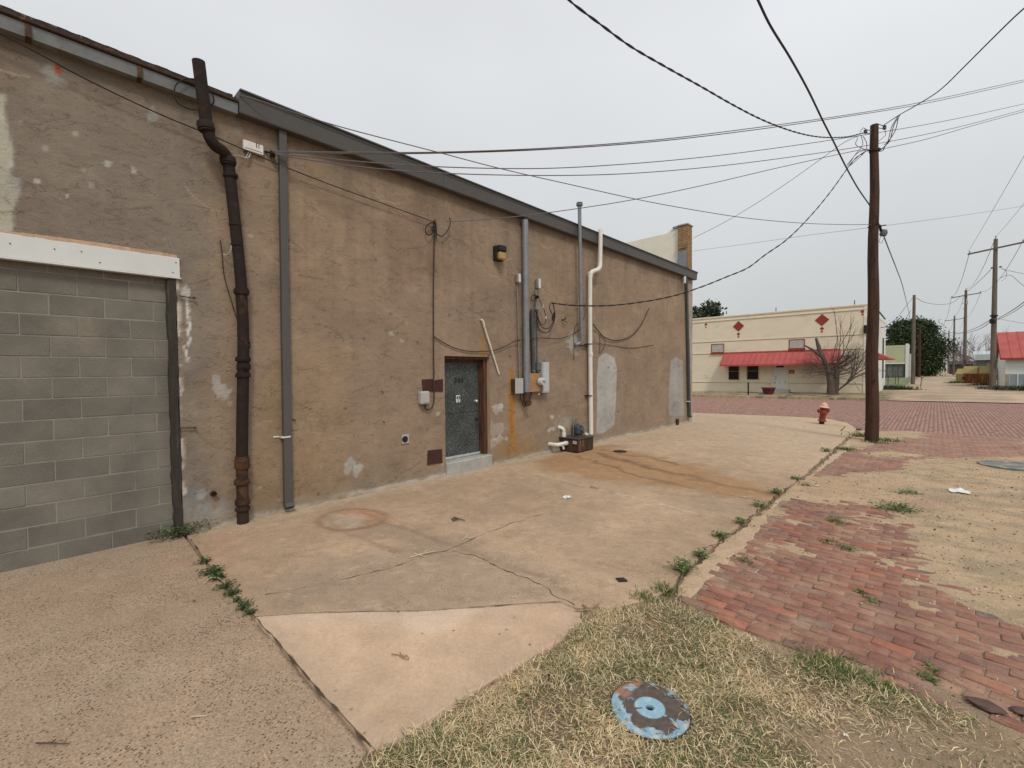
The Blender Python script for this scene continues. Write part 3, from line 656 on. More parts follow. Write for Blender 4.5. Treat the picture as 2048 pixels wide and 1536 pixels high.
# service mast and meter
t = thing('service_mast', 'service mast of galvanised pipes with pale weather fitting above the electric meter', 'service mast', W(1073, 745, .06))
lb(1074, 568, 21, t)
b = MB(); b.tube([W(1071, 580, .07), W(1073, 622, .07)], .028, 10); obj('mast_pipe', b, M_galv_old, t, sm_=True)
b = MB(); b.tube(smooth([W(1071, 618, .07), W(1066, 622, .06), W(1064, 632, .06), W(1067, 744, .06)], 5), .042, 12); obj('mast_pipe', b, mat('dark_grey_plastic_pipe', (.07, .07, .075), .5), t, sm_=True)
b = MB(); b.tube(smooth([W(1073, 620, .08), W(1075, 640, .07), W(1076, 744, .06)], 5), .024, 10); obj('mast_pipe', b, M_galv_old, t, sm_=True)
b = MB(); b.lathe(W(1074, 596, .13), [(.02, 0), (.045, .01), (.03, .025), (.045, .04), (.02, .05)], 12, (0, .3, 1)); b.tube([W(1070, 597, .07), W(1075, 596, .14)], .01, 6); obj('insulator', b, M_black, t, sm_=True)
b = MB(); b.lathe(W(1072, 619, .10), [(.045, 0), (.05, .04), (.03, .07)], 12, (1, 0, .4)); obj('weather_head', b, M_galv, t, sm_=True)
for y in (640, 690, 742): collar(t, 1065.2+(y-632)*.016, y, .06, .047, .02, M_galv_old, name='pipe_strap')
b = MB(); b.tube(smooth([W(1069, 604, .06), W(1063, 598, .05), W(1064, 592, .06), W(1072, 589, .10)], 5), .008, 6); obj('bracket_wire', b, M_rust, t, sm_=True)
def wcable(name, label, pts, r, m=M_cable, n=5, k=8, group=None, cat='cable'):
    b = MB(); b.tube(smooth([W(*q) for q in pts], k), r, n); return obj(name, b, m, None, label, cat, group, sm_=True)
wcable('service_cable', 'black cable drooping from the service mast to a splice on the wall, outermost loop', [(1074, 622, .12), (1074, 645, .12), (1081, 662, .12), (1094, 665, .14), (1105, 652, .16), (1110, 632, .18), (1107, 612, .22), (1106, 607, .24)], .011)
wcable('service_cable', 'black cable drooping from the service mast to the wall, middle loop', [(1074, 622, .12), (1077, 643, .12), (1087, 656, .13), (1099, 655, .14), (1108, 638, .16), (1104, 628, .2), (1099, 614, .22), (1102, 605, .24)], .010)
wcable('service_cable', 'short cable with two white splices hanging from the insulator', [(1078, 597, .13), (1084, 610, .12), (1089, 622, .11), (1092, 636, .11), (1090, 646, .11), (1084, 649, .11), (1078, 640, .11), (1074, 624, .12)], .008)
for x, y in ((1086, 613), (1092, 635)):
    p = W(x, y, .115); b = MB(); b.tube([p+np.array((0, 0, .03)), p-np.array((0, 0, .03))], .012, 7); obj('cable_splice', b, M_white, None, 'white splice on the short cable by the service mast, %s one' % ('upper' if y < 620 else 'lower'), 'cable splice', 'white cable splices')
for x, y in ((1105, 637), (1108, 630)):
    p = W(x, y, .17); b = MB(); b.tube([p+np.array((0, 0, .05)), p-np.array((0, 0, .05))], .02, 7); obj('cable_clamp', b, M_black, None, 'black clamp on the drooping service cables, %s one' % ('left' if x < 1106 else 'right'), 'cable clamp', 'black cable clamps')
t = thing('electric_meter', 'tan meter box with round glass electric meter', 'electric meter', W(1073, 785, .06))
a = W(1064, 747, .16); c = W(1083, 783, .16)
M_meterbox = mat('rusty_tan_box_paint', (.36, .20, .10), .7, .25, 6, .2, 50, col2=(.22, .10, .04), c2=(.55, .68), c2scale=12)
b = MB(); b.box((-D+.01, a[1]-.07, c[2]), (-D+.14, c[1], a[2]), bev=.006); obj('meter_box', b, M_meterbox, t)
mc = W(1080, 763, .16); mc[0] = -D+.14
b = MB(); b.lathe(mc, [(.095, 0), (.095, .02), (.085, .025)], 20, (1, 0, 0)); obj('meter_ring', b, M_galv_old, t, sm_=True)
b = MB(); b.lathe(mc+np.array((.02, 0, 0)), [(.08, 0), (.082, .07), (.07, .10), (.03, .11)], 20, (1, 0, 0)); gl = obj('meter_dome', b, mat('meter_glass_and_face', (.55, .55, .53), .15, .3, 20, .05, spec=.6), t, sm_=True)
b = MB(); b.box((mc[0]+.115, mc[1]-.05, mc[2]+.005), (mc[0]+.132, mc[1]+.05, mc[2]+.022)); b.box((mc[0]+.115, mc[1]-.04, mc[2]-.03), (mc[0]+.13, mc[1]+.04, mc[2]-.018)); obj('meter_register', b, M_black, t)
b = MB(); b.tube([W(1078, 785, .1), W(1078, 790, .1)], .012, 6); obj('seal', b, M_white, t)
t = thing('electrical_panel', 'tall light grey electrical panel right of the meter box', 'electrical panel', W(1088, 785, .06))
a = W(1087, 724, .16); c = W(1100.5, 785, .16)
b = MB(); b.box((-D+.01, a[1]-.12, W(1080, 740, .1)[2]), (-D+.10, a[1]+.02, a[2]-.002), bev=.004); obj('panel_body', b, mat('dark_grey_enamel', (.13, .14, .15), .5), t)
b = MB(); b.box((-D+.01, a[1], c[2]), (-D+.14, c[1], a[2]), bev=.006); pn = obj('panel_cover', b, mat('light_grey_enamel', (.42, .44, .44), .45, .06, fine=.03), t)
b = MB(); b.box((-D+.14, a[1]+.025, c[2]+.03), (-D+.146, c[1]-.025, a[2]-.03), bev=.002); obj('panel_door', b, mat('light_grey_enamel_door', (.46, .48, .48), .45, .06, fine=.03), pn)
b = MB(); b.lathe(W(1091, 723, .06), [(.03, 0), (.03, .05)], 10); obj('conduit_hub', b, M_galv, t)

# galvanised flue with cap and elbow
t = thing('flue_pipe', 'slim galvanised flue with a round cap rising past the gutter', 'flue pipe', W(1152, 690, .1))
b = MB(); b.tube(smooth([W(1159, 411, .22), W(1160, 500, .20), W(1161, 590, .17), W(1163, 672, .14)], 4), .042, 14); obj('pipe', b, M_galv, t, sm_=True)
b = MB(); b.lathe(W(1159, 413, .22), [(.05, 0), (.05, .02), (.075, .02), (.075, .055), (.05, .058), (.05, .065), (.07, .07), (.07, .085)], 16); obj('flue_cap', b, M_galv_old, t, sm_=True)
b = MB(); b.tube(smooth([W(1163, 668, .14), W(1163, 680, .13), W(1160, 686, .10), W(1152, 689, .04), W(1149, 689, -.02)], 5), .046, 14); obj('elbow', b, M_galv, t, sm_=True)
for y in (539, 592, 668): collar(t, 1160+(y-500)*.017, y, .20-(y-500)*.00036, .046, .014, M_galv, name='seam')
b = MB(); b.tube([W(1156, 690, .05), W(1176, 692, .05)], .022, 8); b.tube([W(1176, 691, .05), W(1177, 700, .05)], .024, 8); obj('branch_pipe', b, M_rust, t, sm_=True)
b = MB(); b.tube([W(1176, 694, .05), W(1178, 778, .05)], .02, 8); obj('drain_conduit', b, M_galv_old, t, sm_=True)

# white plastic stack
t = thing('plastic_pipe', 'tall white plastic pipe with an offset bend rising above the gutter', 'pipe', W(1182, 868, .08))
def pv(pts, r, t=t, nm='pipe', k=6):
    b = MB(); b.tube(smooth([W(*q) for q in pts], k), r, 14); return obj(nm, b, M_pvc, t, sm_=True)
pv([(1201, 459, .22), (1200.5, 500, .215), (1200, 530, .21)], .052)
pv([(1200, 526, .21), (1199, 535, .21), (1194, 540, .18), (1188, 542, .15), (1182, 546, .12), (1180, 556, .11)], .055, nm='offset_bend', k=8)
pv([(1180, 550, .11), (1180, 650, .10), (1182, 868, .10)], .053)
for y in (548, 708): collar(t, 1180+(y-550)*.006, y, .105, .060, .09, M_pvc, name='coupling')
for y in (689, 792):
    p = W(1180, y, .1); b = MB(); b.lathe(p, [(.058, 0), (.058, .02)], 14); b.box((-D, p[1]-.1, p[2]), (-D+.06, p[1]+.08, p[2]+.02)); obj('strap', b, M_black, t)
# grease trap with its white pipes
g0 = G(1165, 907); g1 = G(1183, 897); g2 = G(1131, 890)
t = thing('grease_trap', 'rusty dark steel box with white pipes on the slab at the foot of the wall', 'grease trap', (g0[0]-.25, g0[1], 0))
bx0, bx1 = -D+.16, g0[0]+.02; by0, by1 = W(1152, 900, .5)[1]-.0, g0[1]+.46
by0 = G(1156, 907)[1]; by1 = by0+.62; bx1 = G(1156, 907)[0]; bx0 = bx1-.52; bz = .30
M_trap = mat('streaked_rusty_steel', (.050, .028, .018), .7, .3, 6, .4, 40, stretch=(5, 5, .6), col2=(.20, .085, .035), c2=(.52, .66), c2scale=3)
b = MB(); b.box((bx0, by0, .02), (bx1, by1, bz), bev=.01); obj('tank', b, M_trap, t)
b = MB(); b.box((bx0-.02, by0-.02, bz+.001), (bx1+.02, by1+.02, bz+.02), bev=.005); lid = obj('lid', b, mat('dark_oily_steel', (.055, .050, .048), .45, .3, 8, .2, col2=(.12, .08, .06), c2=(.6, .7)), t)
b = MB(); b.lathe((bx0+.26, by0+.3, bz+.02), [(.08, 0), (.08, .008), (.02, .01)], 18); obj('lid_cap', b, M_castiron, lid)
b = MB(); b.box((bx1-.13, by0-.012, bz-.10), (bx1-.03, by0-.001, bz-.03)); obj('tag', b, M_greybox, t)
y = by0
b = MB(); b.tube(smooth([(bx0+.22, y+.02, .20), (bx0+.22, y-.22, .20), (bx0+.20, y-.33, .20), (bx0+.02, y-.36, .20), (-D-.02, y-.36, .20)], 5), .042, 12); obj('inlet_pipe', b, M_pvc, t, sm_=True)
b = MB(); b.tube([(bx0+.22, y-.07, .20), (bx0+.22, y-.005, .20)], .05, 12); b.tube([(bx0+.22, y-.24, .20), (bx0+.22, y-.18, .20)], .049, 12); b.tube([(bx0+.22, y-.16, .19), (bx0+.22, y-.12, .08)], .025, 8); obj('fitting', b, M_pvc, t, sm_=True)
b = MB(); b.tube(smooth([(bx0+.06, y+.10, .30), (bx0+.06, y+.10, .42), (bx0+.05, y+.07, .50), (bx0-.03, y-.02, .55), (-D-.02, y-.05, .56)], 6), .042, 12); b.tube([(bx0+.06, y+.10, .31), (bx0+.06, y+.10, .41)], .052, 12); obj('vent_elbow', b, M_pvc, t, sm_=True)
b = MB(); b.tube([(bx0+.32, by1-.02, .19), (bx0+.28, by1+.1, .20), (bx0+.05, by1+.42, .26), (bx0-.05, by1+.45, .27)], .046, 12); b.tube([(bx0+.02, by1+.05, .27), (bx0-.08, by1+.35, .28)], .042, 12); b.tube([(bx0+.25, by1+.07, .11), (bx0+.25, by1+.07, .2)], .055, 12); obj('outlet_pipe', b, M_pvc, t, sm_=True)
# gas regulator
t = thing('gas_regulator', 'dark grey gas regulator with a thin looped tube beside the white pipe', 'gas regulator', (bx0+.12, by1-.10, .32))
rc = np.array([bx0+.10, by1-.02, .42])
b = MB(); b.box(rc-np.array((.10, .13, .10)), rc+np.array((.10, .13, .10)), bev=.03); obj('body', b, mat('dark_grey_cast_metal', (.05, .058, .06), .55), t)
b = MB(); b.lathe(rc+np.array((0, 0, .10)), [(.10, 0), (.10, .015), (.03, .03), (.03, .05)], 14); b.lathe(rc+np.array((.10, .03, .01)), [(.06, 0), (.05, .03), (.02, .04)], 12, (1, 0, 0)); obj('cap', b, mat('dark_grey_cast_cap', (.07, .08, .085), .5), t, sm_=True)
b = MB(); b.tube(smooth([rc+np.array((-.02, -.16, -.12)), rc+np.array((-.02, -.16, .18)), rc+np.array((-.02, -.13, .27)), rc+np.array((-.02, -.08, .29)), rc+np.array((-.02, -.03, .26)), rc+np.array((-.02, -.02, .12))], 6), .012, 8); obj('tube', b, M_galv_old, t, sm_=True)

# leaning white conduit
t = thing('loose_conduit', 'thin cream pipe hanging askew on the wall above the door', 'loose pipe', W(997, 748, .04))
b = MB(); b.tube(smooth([W(961, 640, .0), W(964, 640, .05), W(967, 645, .06), W(969, 655, .06)], 5), .02, 8); b.tube([W(967, 648, .06), W(998, 748, .03)], .017, 8); obj('pipe', b, mat('cream_plastic', (.66, .61, .50), .5), t, sm_=True)

# wall light
t = thing('wall_light', 'black wall light with amber lens high on the wall', 'wall light', W(1001, 523, .05))
a = W(993, 493, .0); c = W(1007, 493, .0); zb = W(1000, 522, .08)[2]; zt_ = W(1000, 493, .08)[2]; ym = W(1000, 505, .1)[1]
b = MB(); b.box((-D+.004, ym-.10, zb), (-D+.10, ym+.10, zt_), bev=.01); b.box((-D+.10, ym-.10, zb+.16), (-D+.20, ym+.10, zt_), bev=.02); obj('housing', b, M_black, t)
b = MB(); b.box((-D+.10, ym-.085, zb+.01), (-D+.185, ym+.085, zb+.155), bev=.02); obj('lens', b, M_amber, t)

# notice plate high on the wall
t = thing('junction_plate', 'small white weathered box mounted high beside the dark downspout', 'junction box', W(507, 305, .02))
a = W(487, 290, .05); c = W(527, 290, .05)
b = MB(); b.box((-D+.004, a[1], W(487, 298, .05)[2]), (-D+.05, c[1], W(487, 278, .05)[2]), bev=.006); pb = obj('box_body', b, mat('white_flaking_paint', (.66, .62, .58), .7, .12, 8, .2, col2=(.40, .33, .28), c2=(.60, .68), c2scale=7), t)
b = MB(); y_, z_ = W(515, 291, .05)[1:]; b.box((-D+.05, y_-.015, z_-.03), (-D+.053, y_-.005, z_+.03)); b.box((-D+.05, y_+.012, z_-.03), (-D+.053, y_+.02, z_+.03)); b.box((-D+.05, a[1]+.02, W(487, 294, .05)[2]), (-D+.052, c[1]-.02, W(487, 293, .05)[2])); obj('slot', b, M_rust, pb)
wcable('loose_wire', 'pale wires looping out below the small white box', [(502, 303, .03), (499, 313, .05), (492, 316, .06), (480, 312, .05), (467, 310, .12)], .006, M_greybox)
wcable('loose_wire', 'second pale wire curling under the small white box', [(498, 302, .03), (494, 311, .05), (490, 317, .05), (496, 315, .05), (501, 306, .03)], .005, M_greybox)
b = MB(); p = W(541, 306, .07); b.lathe(p-np.array((.02, 0, 0)), [(.02, 0), (.045, .01), (.03, .03), (.045, .05), (.02, .06)], 10, (0, 1, .1)); b.tube([W(530, 303, .0), W(548, 307, .1)], .012, 6); obj('wire_anchor', b, M_black, None, 'black insulator anchor holding the wires beside the white box', 'wire anchor')

# grey telephone box and its cable
t = thing('telephone_box', 'grey plastic telephone box on the wall left of the door', 'telephone box', W(851, 810, .05))
a = W(842, 783, .10); c = W(860, 808, .10)
b = MB(); b.box((-D+.004, a[1], c[2]), (-D+.11, c[1], a[2]), bev=.018); ob = obj('box_body', b, M_greybox, t)
b = MB(); b.box((-D+.11, a[1]+.03, c[2]+.03), (-D+.116, c[1]-.03, a[2]-.03), bev=.003); obj('cover', b, M_greybox, ob)
b = MB(); b.lathe(W(851, 811, .05), [(.02, 0), (.02, .04)], 8); obj('gland', b, M_black, t)
wcable('phone_cable', 'dark cable running straight down the wall to the grey telephone box', [(869, 470, .03), (867, 560, .03), (867, 668, .03), (867.5, 760, .04), (868, 795, .04), (865, 812, .05), (857, 820, .05), (851, 816, .05), (850, 810, .05)], .013, M_darkcable)
t = thing('cable_bundle', 'tangle of black wire loops hanging from a hook high on the wall', 'wire loops', W(870, 480, .05))
for pts in ([(869, 446, .06), (861, 446, .07), (853, 453, .07), (851, 464, .07), (857, 470, .07), (865, 466, .06), (869, 455, .05)],
            [(871, 447, .05), (871, 460, .05), (876, 470, .06), (884, 472, .07), (893, 464, .08), (900, 450, .09), (900, 438, .09), (898, 436, .09)],
            [(867, 442, .05), (868, 455, .05), (870, 470, .04), (868, 490, .03)], [(871, 443, .05), (873, 460, .05), (872, 478, .04)], [(869, 448, .05), (864, 458, .05), (868, 466, .05)]):
    b = MB(); b.tube(smooth([W(*q) for q in pts], 6), .009, 5); obj('wire_loop', b, M_black, t, sm_=True)
b = MB(); b.tube([W(870, 440, .0), W(870, 446, .09)], .015, 6); obj('hook', b, M_rust, t)
wcable('slack_cable', 'thin brown cable sagging over the door from the phone cable to the conduits', [(868, 673, .03), (885, 684, .03), (912, 697, .03), (945, 703, .03), (985, 701, .04), (1012, 692, .04), (1034, 681, .07), (1080, 676, .12), (1120, 677, .05), (1145, 668, .03), (1165, 655, .02)], .009, M_darkcable)
wcable('slack_cable', 'thin brown wire curving up from the flue bracket', [(1148, 720, .01), (1148, 695, .02), (1148, 665, .02), (1152, 650, .02), (1160, 645, .02), (1170, 630, .03), (1168, 606, .03)], .006, M_darkcable)
wcable('hanging_cable', 'cut black cable sagging on the wall right of the white pipe', [(1186, 648, .10), (1195, 660, .04), (1210, 675, .04), (1233, 681, .04), (1262, 672, .04), (1283, 648, .05), (1298, 617, .07)], .013, M_cable)
wcable('hanging_cable', 'brown wire loop hanging above the grey patch', [(1200, 667, .03), (1200, 690, .03), (1199, 705, .02), (1203, 702, .02), (1210, 690, .02), (1209, 676, .02), (1202, 668, .02)], .006, M_darkcable)
wcable('wall_wire', 'thin wire fixed along the wall from the flue to the far patch', [(1178, 684, .02), (1220, 690, .02), (1262, 696, .02), (1308, 690, .01)], .006, M_darkcable)
wcable('loose_wire', 'thin wire hanging down the wall beside the rusty pipe', [(440, 480, .01), (443, 500, .02), (448, 550, .02), (462, 600, .02), (475, 640, .03), (497, 680, .05), (500, 694, .05), (495, 700, .04)], .006, M_darkcable)
wcable('loose_wire', 'black wire loop over the old gutter behind the pipe top', [(398, 220, .06), (380, 218, .10), (358, 208, .14), (349, 190, .15), (352, 170, .15), (370, 158, .16), (392, 158, .16)], .007, M_black)
wcable('loose_wire', 'short black wire over the gutter right of the pipe top', [(405, 166, .2), (425, 190, .19), (427, 205, .15), (420, 212, .1)], .007, M_black)
wcable('loose_wire', 'white wire end sticking out beside the rusty pipe', [(470, 480, .08), (464, 487, .1), (461, 502, .1), (452, 510, .06), (447, 508, .03)], .006, M_greybox)

# round vent
t = thing('dryer_vent', 'round hole in a pale square plate low on the wall', 'wall vent', W(810, 887, .01))
a = W(803, 870, .0); c = W(817, 886, .0); b = MB(); b.box((-D+.0, a[1], c[2]), (-D+.02, c[1], a[2]), bev=.004); pt = obj('plate', b, M_greybox, t)
p = W(810, 878.5, .02); b = MB(); b.lathe((-D+.012, p[1], p[2]), [(.052, 0), (.052, .014), (.046, .014), (.046, .009), (.001, .009)], 18, (1, 0, 0)); obj('hole', b, M_black, pt)
# bare patches
for nm, pts, lab in (('wall_patch', [(844, 759), (865, 758), (868, 763), (872, 760), (886, 758), (886, 783), (846, 783)], 'dark red brown bare patch behind the phone cable left of the door'),
                     ('wall_patch', [(856, 901), (884, 898), (885, 925), (855, 930)], 'dark red brown square patch low on the wall left of the door step')):
    q = [W(x, y, .012) for x, y in pts]; b = MB(); b.prism([(-D+.002, a_[1], a_[2]) for a_ in q], (.012, 0, 0)); obj(nm, b, M_red_brown, None, lab, 'wall patch', 'bare red brown patches')
# pipe stub, hooks
b = MB(); p = W(426, 987, 0); b.lathe((-D-.0, p[1], p[2]), [(.032, 0), (.032, .05), (.024, .05), (.024, .02), (.001, .02)], 12, (1, 0, 0)); obj('pipe_stub', b, M_castiron_low, None, 'short rusty pipe stub low on the wall left of the rusty pipe', 'pipe stub')
b = MB(); p = W(1123, 640, 0); b.tube([(-D, p[1], p[2]), (-D+.1, p[1], p[2]), (-D+.1, p[1]+.02, p[2]+.06)], .016, 6); b.tube([(-D+.02, p[1], p[2]), (-D+.08, p[1]+.12, p[2]-.06)], .008, 5); obj('bracket', b, M_rust, None, 'small rusty bracket on the wall right of the drooping cables', 'bracket')
for (x, y, l) in ((362, 592, .12), (360, 856, .14)):
    b = MB(); p = W(x, y, .03); b.tube([p-np.array((0, .02, 0)), p+np.array((0, l, -.01))], .006, 5); b.lathe(p+np.array((0, l, -.01)), [(.016, 0), (.016, .02)], 7, (1, 0, 0)); obj('latch_hook', b, M_rust, None, 'rusty hook beside the timber post, %s one' % ('upper' if y < 700 else 'lower'), 'hook', 'hooks beside the timber post')
p = W(1354, 838, .02); b = MB(); b.box((-D, p[1]-.07, 0), (-D+.06, p[1]+.08, .2), bev=.01); obj('drain_scupper', b, M_castiron_low, None, 'small dark drain opening at the foot of the wall by the far downspout', 'drain')
for (x, y, wh) in ((585, 838, 'just right of the near downspout above its white strap'), (766, 842, 'left of the phone box, the lower of two'), (762, 782, 'left of the phone box, the upper of two'), (975, 711, 'at the upper right corner of the door opening'), (1018, 712, 'between the leaning cream pipe and the conduits'), (1215, 735, 'at the top edge of the near grey wall patch'), (1235, 822, 'at the right edge of the near grey wall patch')):
    b = MB(); p = W(x, y, 0); b.tube([(-D-.01, p[1], p[2]), (-D+.04, p[1]+rng.uniform(0, .03), p[2]+rng.uniform(-.03, .01))], .008, 5); obj('old_bolt', b, M_rust, None, 'rusty bolt end '+wh, 'bolt', 'rusty bolts in the stucco')
# ================================================================== ground
def GP(pts, z=0.0): return [tuple(G(x, y, z)[:2]) for x, y in pts]
def rough_poly(poly, amp=.012, step=.05, seed=3, closed=True):
    o = []; n = len(poly)
    for i in range(n if closed else n-1):
        a = np.array(poly[i]); b_ = np.array(poly[(i+1) % n]); L_ = np.linalg.norm(b_-a); k = max(1, int(L_/step)) if L_ < 12 else 1
        nn = np.array([-(b_-a)[1], (b_-a)[0]])/(L_+1e-9)
        for j in range(k):
            p = a+(b_-a)*j/k; w = (fbm(np.array([p[0]*6]), np.array([p[1]*6]), seed, 4, .65)[0]-.5)*2*amp
            if j == 0 and k == 1: w = 0
            o.append(tuple(p+nn*w))
    if not closed: o.append(tuple(poly[-1]))
    return o
def slab(name, poly, z, m, paint, res=.03, thick=.12, kind='structure', relief=None, skirt=True):
    p = np.array(poly); x0, y0 = p.min(0); x1, y1 = p.max(0)
    xs = np.arange(x0-res, x1+2*res, res); ys = np.arange(y0-res, y1+2*res, res)
    X, Y = np.meshgrid(xs, ys); x, y = X.ravel(), Y.ravel()
    dd = poly_sd(x, y, poly); ins = dd < 0; nx, ny = len(xs), len(ys)
    I = ins.reshape(ny, nx); keep = I[:-1, :-1] | I[1:, :-1] | I[:-1, 1:] | I[1:, 1:]
    f = grid_faces(nx, ny, keep); used = np.unique(f); out_ = used[~ins[used]]
    # snap the outer ring to the outline
    bx, by = x[out_].copy(), y[out_].copy(); best = np.full(len(out_), 1e9); sx, sy = bx.copy(), by.copy(); n = len(poly)
    for i in range(n):
        ax, ay = poly[i]; cx, cy = poly[(i+1) % n]; ex, ey = cx-ax, cy-ay; t = np.clip(((bx-ax)*ex+(by-ay)*ey)/(ex*ex+ey*ey+1e-12), 0, 1)
        qx, qy = ax+t*ex, ay+t*ey; d_ = (bx-qx)**2+(by-qy)**2; u_ = d_ < best; best[u_] = d_[u_]; sx[u_] = qx[u_]; sy[u_] = qy[u_]
    x[out_] = sx; y[out_] = sy
    zz = np.full(len(x), z)+(relief(x, y) if relief else 0); c = paint(x, y)
    v = np.stack([x, y, zz], 1); v, f, c = compact(v, f, c)
    if skirt:
        e = np.concatenate([f[:, [0, 1]], f[:, [1, 2]], f[:, [2, 3]], f[:, [3, 0]]]); key = np.sort(e, 1); kk = key[:, 0].astype(np.int64)*10**7+key[:, 1]
        un, ix, cnt = np.unique(kk, return_index=True, return_counts=True); be = e[ix[cnt == 1]]
        bv = np.unique(be); mp = -np.ones(len(v), np.int64); mp[bv] = len(v)+np.arange(len(bv)); lo = v[bv].copy(); lo[:, 2] -= thick
        v = np.concatenate([v, lo]); c = np.concatenate([c, c[bv]*.7]); f = np.concatenate([f, np.stack([be[:, 1], be[:, 0], mp[be[:, 0]], mp[be[:, 1]]], 1)])
    me = mesh_from(name, v, f, m, cols=c); o = bpy.data.objects.new(name, me); COL.objects.link(o); props(o, kind=kind); return o

def surf_mat(name, rough=.92, grain=(.78, 1.2), grain_s=170, bump=.4, pits=0.0, pit_scale=55, light=0.0, bdist=.004, mid=(.9, 1.1), mids=7, pit_col=.35):
    m = bpy.data.materials.new(name); m.use_nodes = True; t = m.node_tree; N = t.nodes; LL = t.links.new
    b = N['Principled BSDF']; b.inputs['Roughness'].default_value = rough; b.inputs['Specular IOR Level'].default_value = .2
    geo = N.new('ShaderNodeNewGeometry'); pos = geo.outputs['Position']; a = N.new('ShaderNodeAttribute'); a.attribute_name = 'Col'
    def noise(sc, det=4, ro=.65, dist=0):
        n = N.new('ShaderNodeTexNoise'); n.inputs['Scale'].default_value = sc; n.inputs['Detail'].default_value = det; n.inputs['Roughness'].default_value = ro; n.inputs['Distortion'].default_value = dist; LL(pos, n.inputs['Vector']); return n.outputs['Fac']
    def mr_(src, a_, b_, c, d):
        r = N.new('ShaderNodeMapRange'); r.inputs[1].default_value = a_; r.inputs[2].default_value = b_; r.inputs[3].default_value = c; r.inputs[4].default_value = d; LL(src, r.inputs[0]); return r.outputs[0]
    def mul(p, q):
        n = N.new('ShaderNodeMath'); n.operation = 'MULTIPLY'; LL(p, n.inputs[0])
        if isinstance(q, float): n.inputs[1].default_value = q
        else: LL(q, n.inputs[1])
        return n.outputs[0]
    g = noise(grain_s, 3, .75); k = mul(mr_(g, .28, .72, grain[0], grain[1]), mr_(noise(mids, 6, .7, .3), .25, .75, *mid)); k = mul(k, mr_(noise(38, 4, .7), .3, .7, .92, 1.08))
    h = mul(g, 1.0)
    if pits > 0 or light > 0:
        vo = N.new('ShaderNodeTexVoronoi'); vo.inputs['Scale'].default_value = pit_scale; vo.inputs['Randomness'].default_value = 1; LL(pos, vo.inputs['Vector'])
        sp = N.new('ShaderNodeSeparateColor'); LL(vo.outputs['Color'], sp.inputs[0])
        if pits > 0:
            sel = mr_(sp.outputs[0], 1-pits, 1-pits+.02, 0, 1); hole_ = mul(mr_(vo.outputs['Distance'], .22, .42, 1, 0), sel); hole_ = mul(hole_, mr_(noise(2.2, 4, .6), .38, .6, .15, 1))
            k = mul(k, mr_(hole_, 0, 1, 1, pit_col)); ad = N.new('ShaderNodeMath'); ad.operation = 'SUBTRACT'; LL(h, ad.inputs[0]); LL(mul(hole_, 1.6), ad.inputs[1]); h = ad.outputs[0]
        if light > 0:
            sel = mr_(sp.outputs[1], 1-light, 1-light+.02, 0, 1); st = mul(mr_(vo.outputs['Distance'], .18, .34, 1, 0), sel); k = mul(k, mr_(st, 0, 1, 1, 1.5))
    v = N.new('ShaderNodeVectorMath'); v.operation = 'SCALE'; LL(a.outputs['Color'], v.inputs[0]); LL(k, v.inputs['Scale']); LL(v.outputs[0], b.inputs['Base Color'])
    bp = N.new('ShaderNodeBump'); bp.inputs['Strength'].default_value = bump; bp.inputs['Distance'].default_value = bdist; LL(h, bp.inputs['Height']); LL(bp.outputs[0], b.inputs['Normal'])
    return m
M_apron = surf_mat('worn_concrete', grain=(.74, 1.24), grain_s=85, bump=.5, pits=.14, pit_scale=58, light=.10, mid=(.84, 1.14), mids=5)
M_left = surf_mat('exposed_aggregate_concrete', grain=(.66, 1.30), grain_s=80, bump=1.0, pits=.34, pit_scale=72, light=.14, bdist=.006, pit_col=.38, mid=(.91, 1.09), mids=5)
M_patch = surf_mat('newer_pink_concrete', grain=(.86, 1.13), grain_s=110, bump=.4, mid=(.87, 1.12), mids=4.5, pits=.03, pit_scale=30)
M_strip = surf_mat('crumbling_kerb_concrete', grain=(.68, 1.3), grain_s=110, bump=.8, pits=.25, pit_scale=60, light=.15)
M_soil = surf_mat('sandy_soil', grain=(.66, 1.3), grain_s=95, bump=.9, pits=.12, pit_scale=42, light=.10, bdist=.008, mid=(.85, 1.14), mids=3)

def mixc(c, m_, k2): m_ = np.clip(m_, 0, 1)[:, None]; return c*(1-m_)+np.array(k2)*m_
# ---- outlines
joint_px = [(372, 1068), (400, 1108), (450, 1170), (507, 1233), (560, 1290), (640, 1385), (700, 1450), (742, 1497)]
joint = GP(joint_px)
yj = W(366, 1066)[1]
right_px = [(1700, 868), (1680, 885), (1640, 920), (1600, 955), (1558, 985), (1530, 1010), (1482, 1048), (1440, 1075), (1400, 1112), (1358, 1150), (1342, 1178)]
low_px = [(1290, 1200), (1220, 1217), (1160, 1216), (1120, 1204)]
patch_top_px = [(1120, 1204), (1000, 1211), (850, 1222), (650, 1224), (507, 1233)]
street_px = [(1388, 828), (1500, 830), (1600, 834), (1660, 838), (1695, 846), (1712, 857), (1700, 868)]
Ys = G(1420, 829)[1]
mainp = [(-D-.05, yj)] + [(-D-.05, 15.79), (-40, 15.79), (-40, Ys)] + [(-9.5, Ys)] + GP(street_px[2:]) + GP(right_px[1:]) + GP(low_px) + GP(patch_top_px[1:]) + joint[:4][::-1][1:]
ptop = GP(patch_top_px)
sr = lambda x, y: .0
def st_mask(x, y, px, w=.15, n=.25): return sm(poly_sd(x+n*(fbm(x*2.2, y*2.2, 61)-.5)*2, y+n*(fbm(x*2.2, y*2.2, 62)-.5)*2, GP(px)), w)
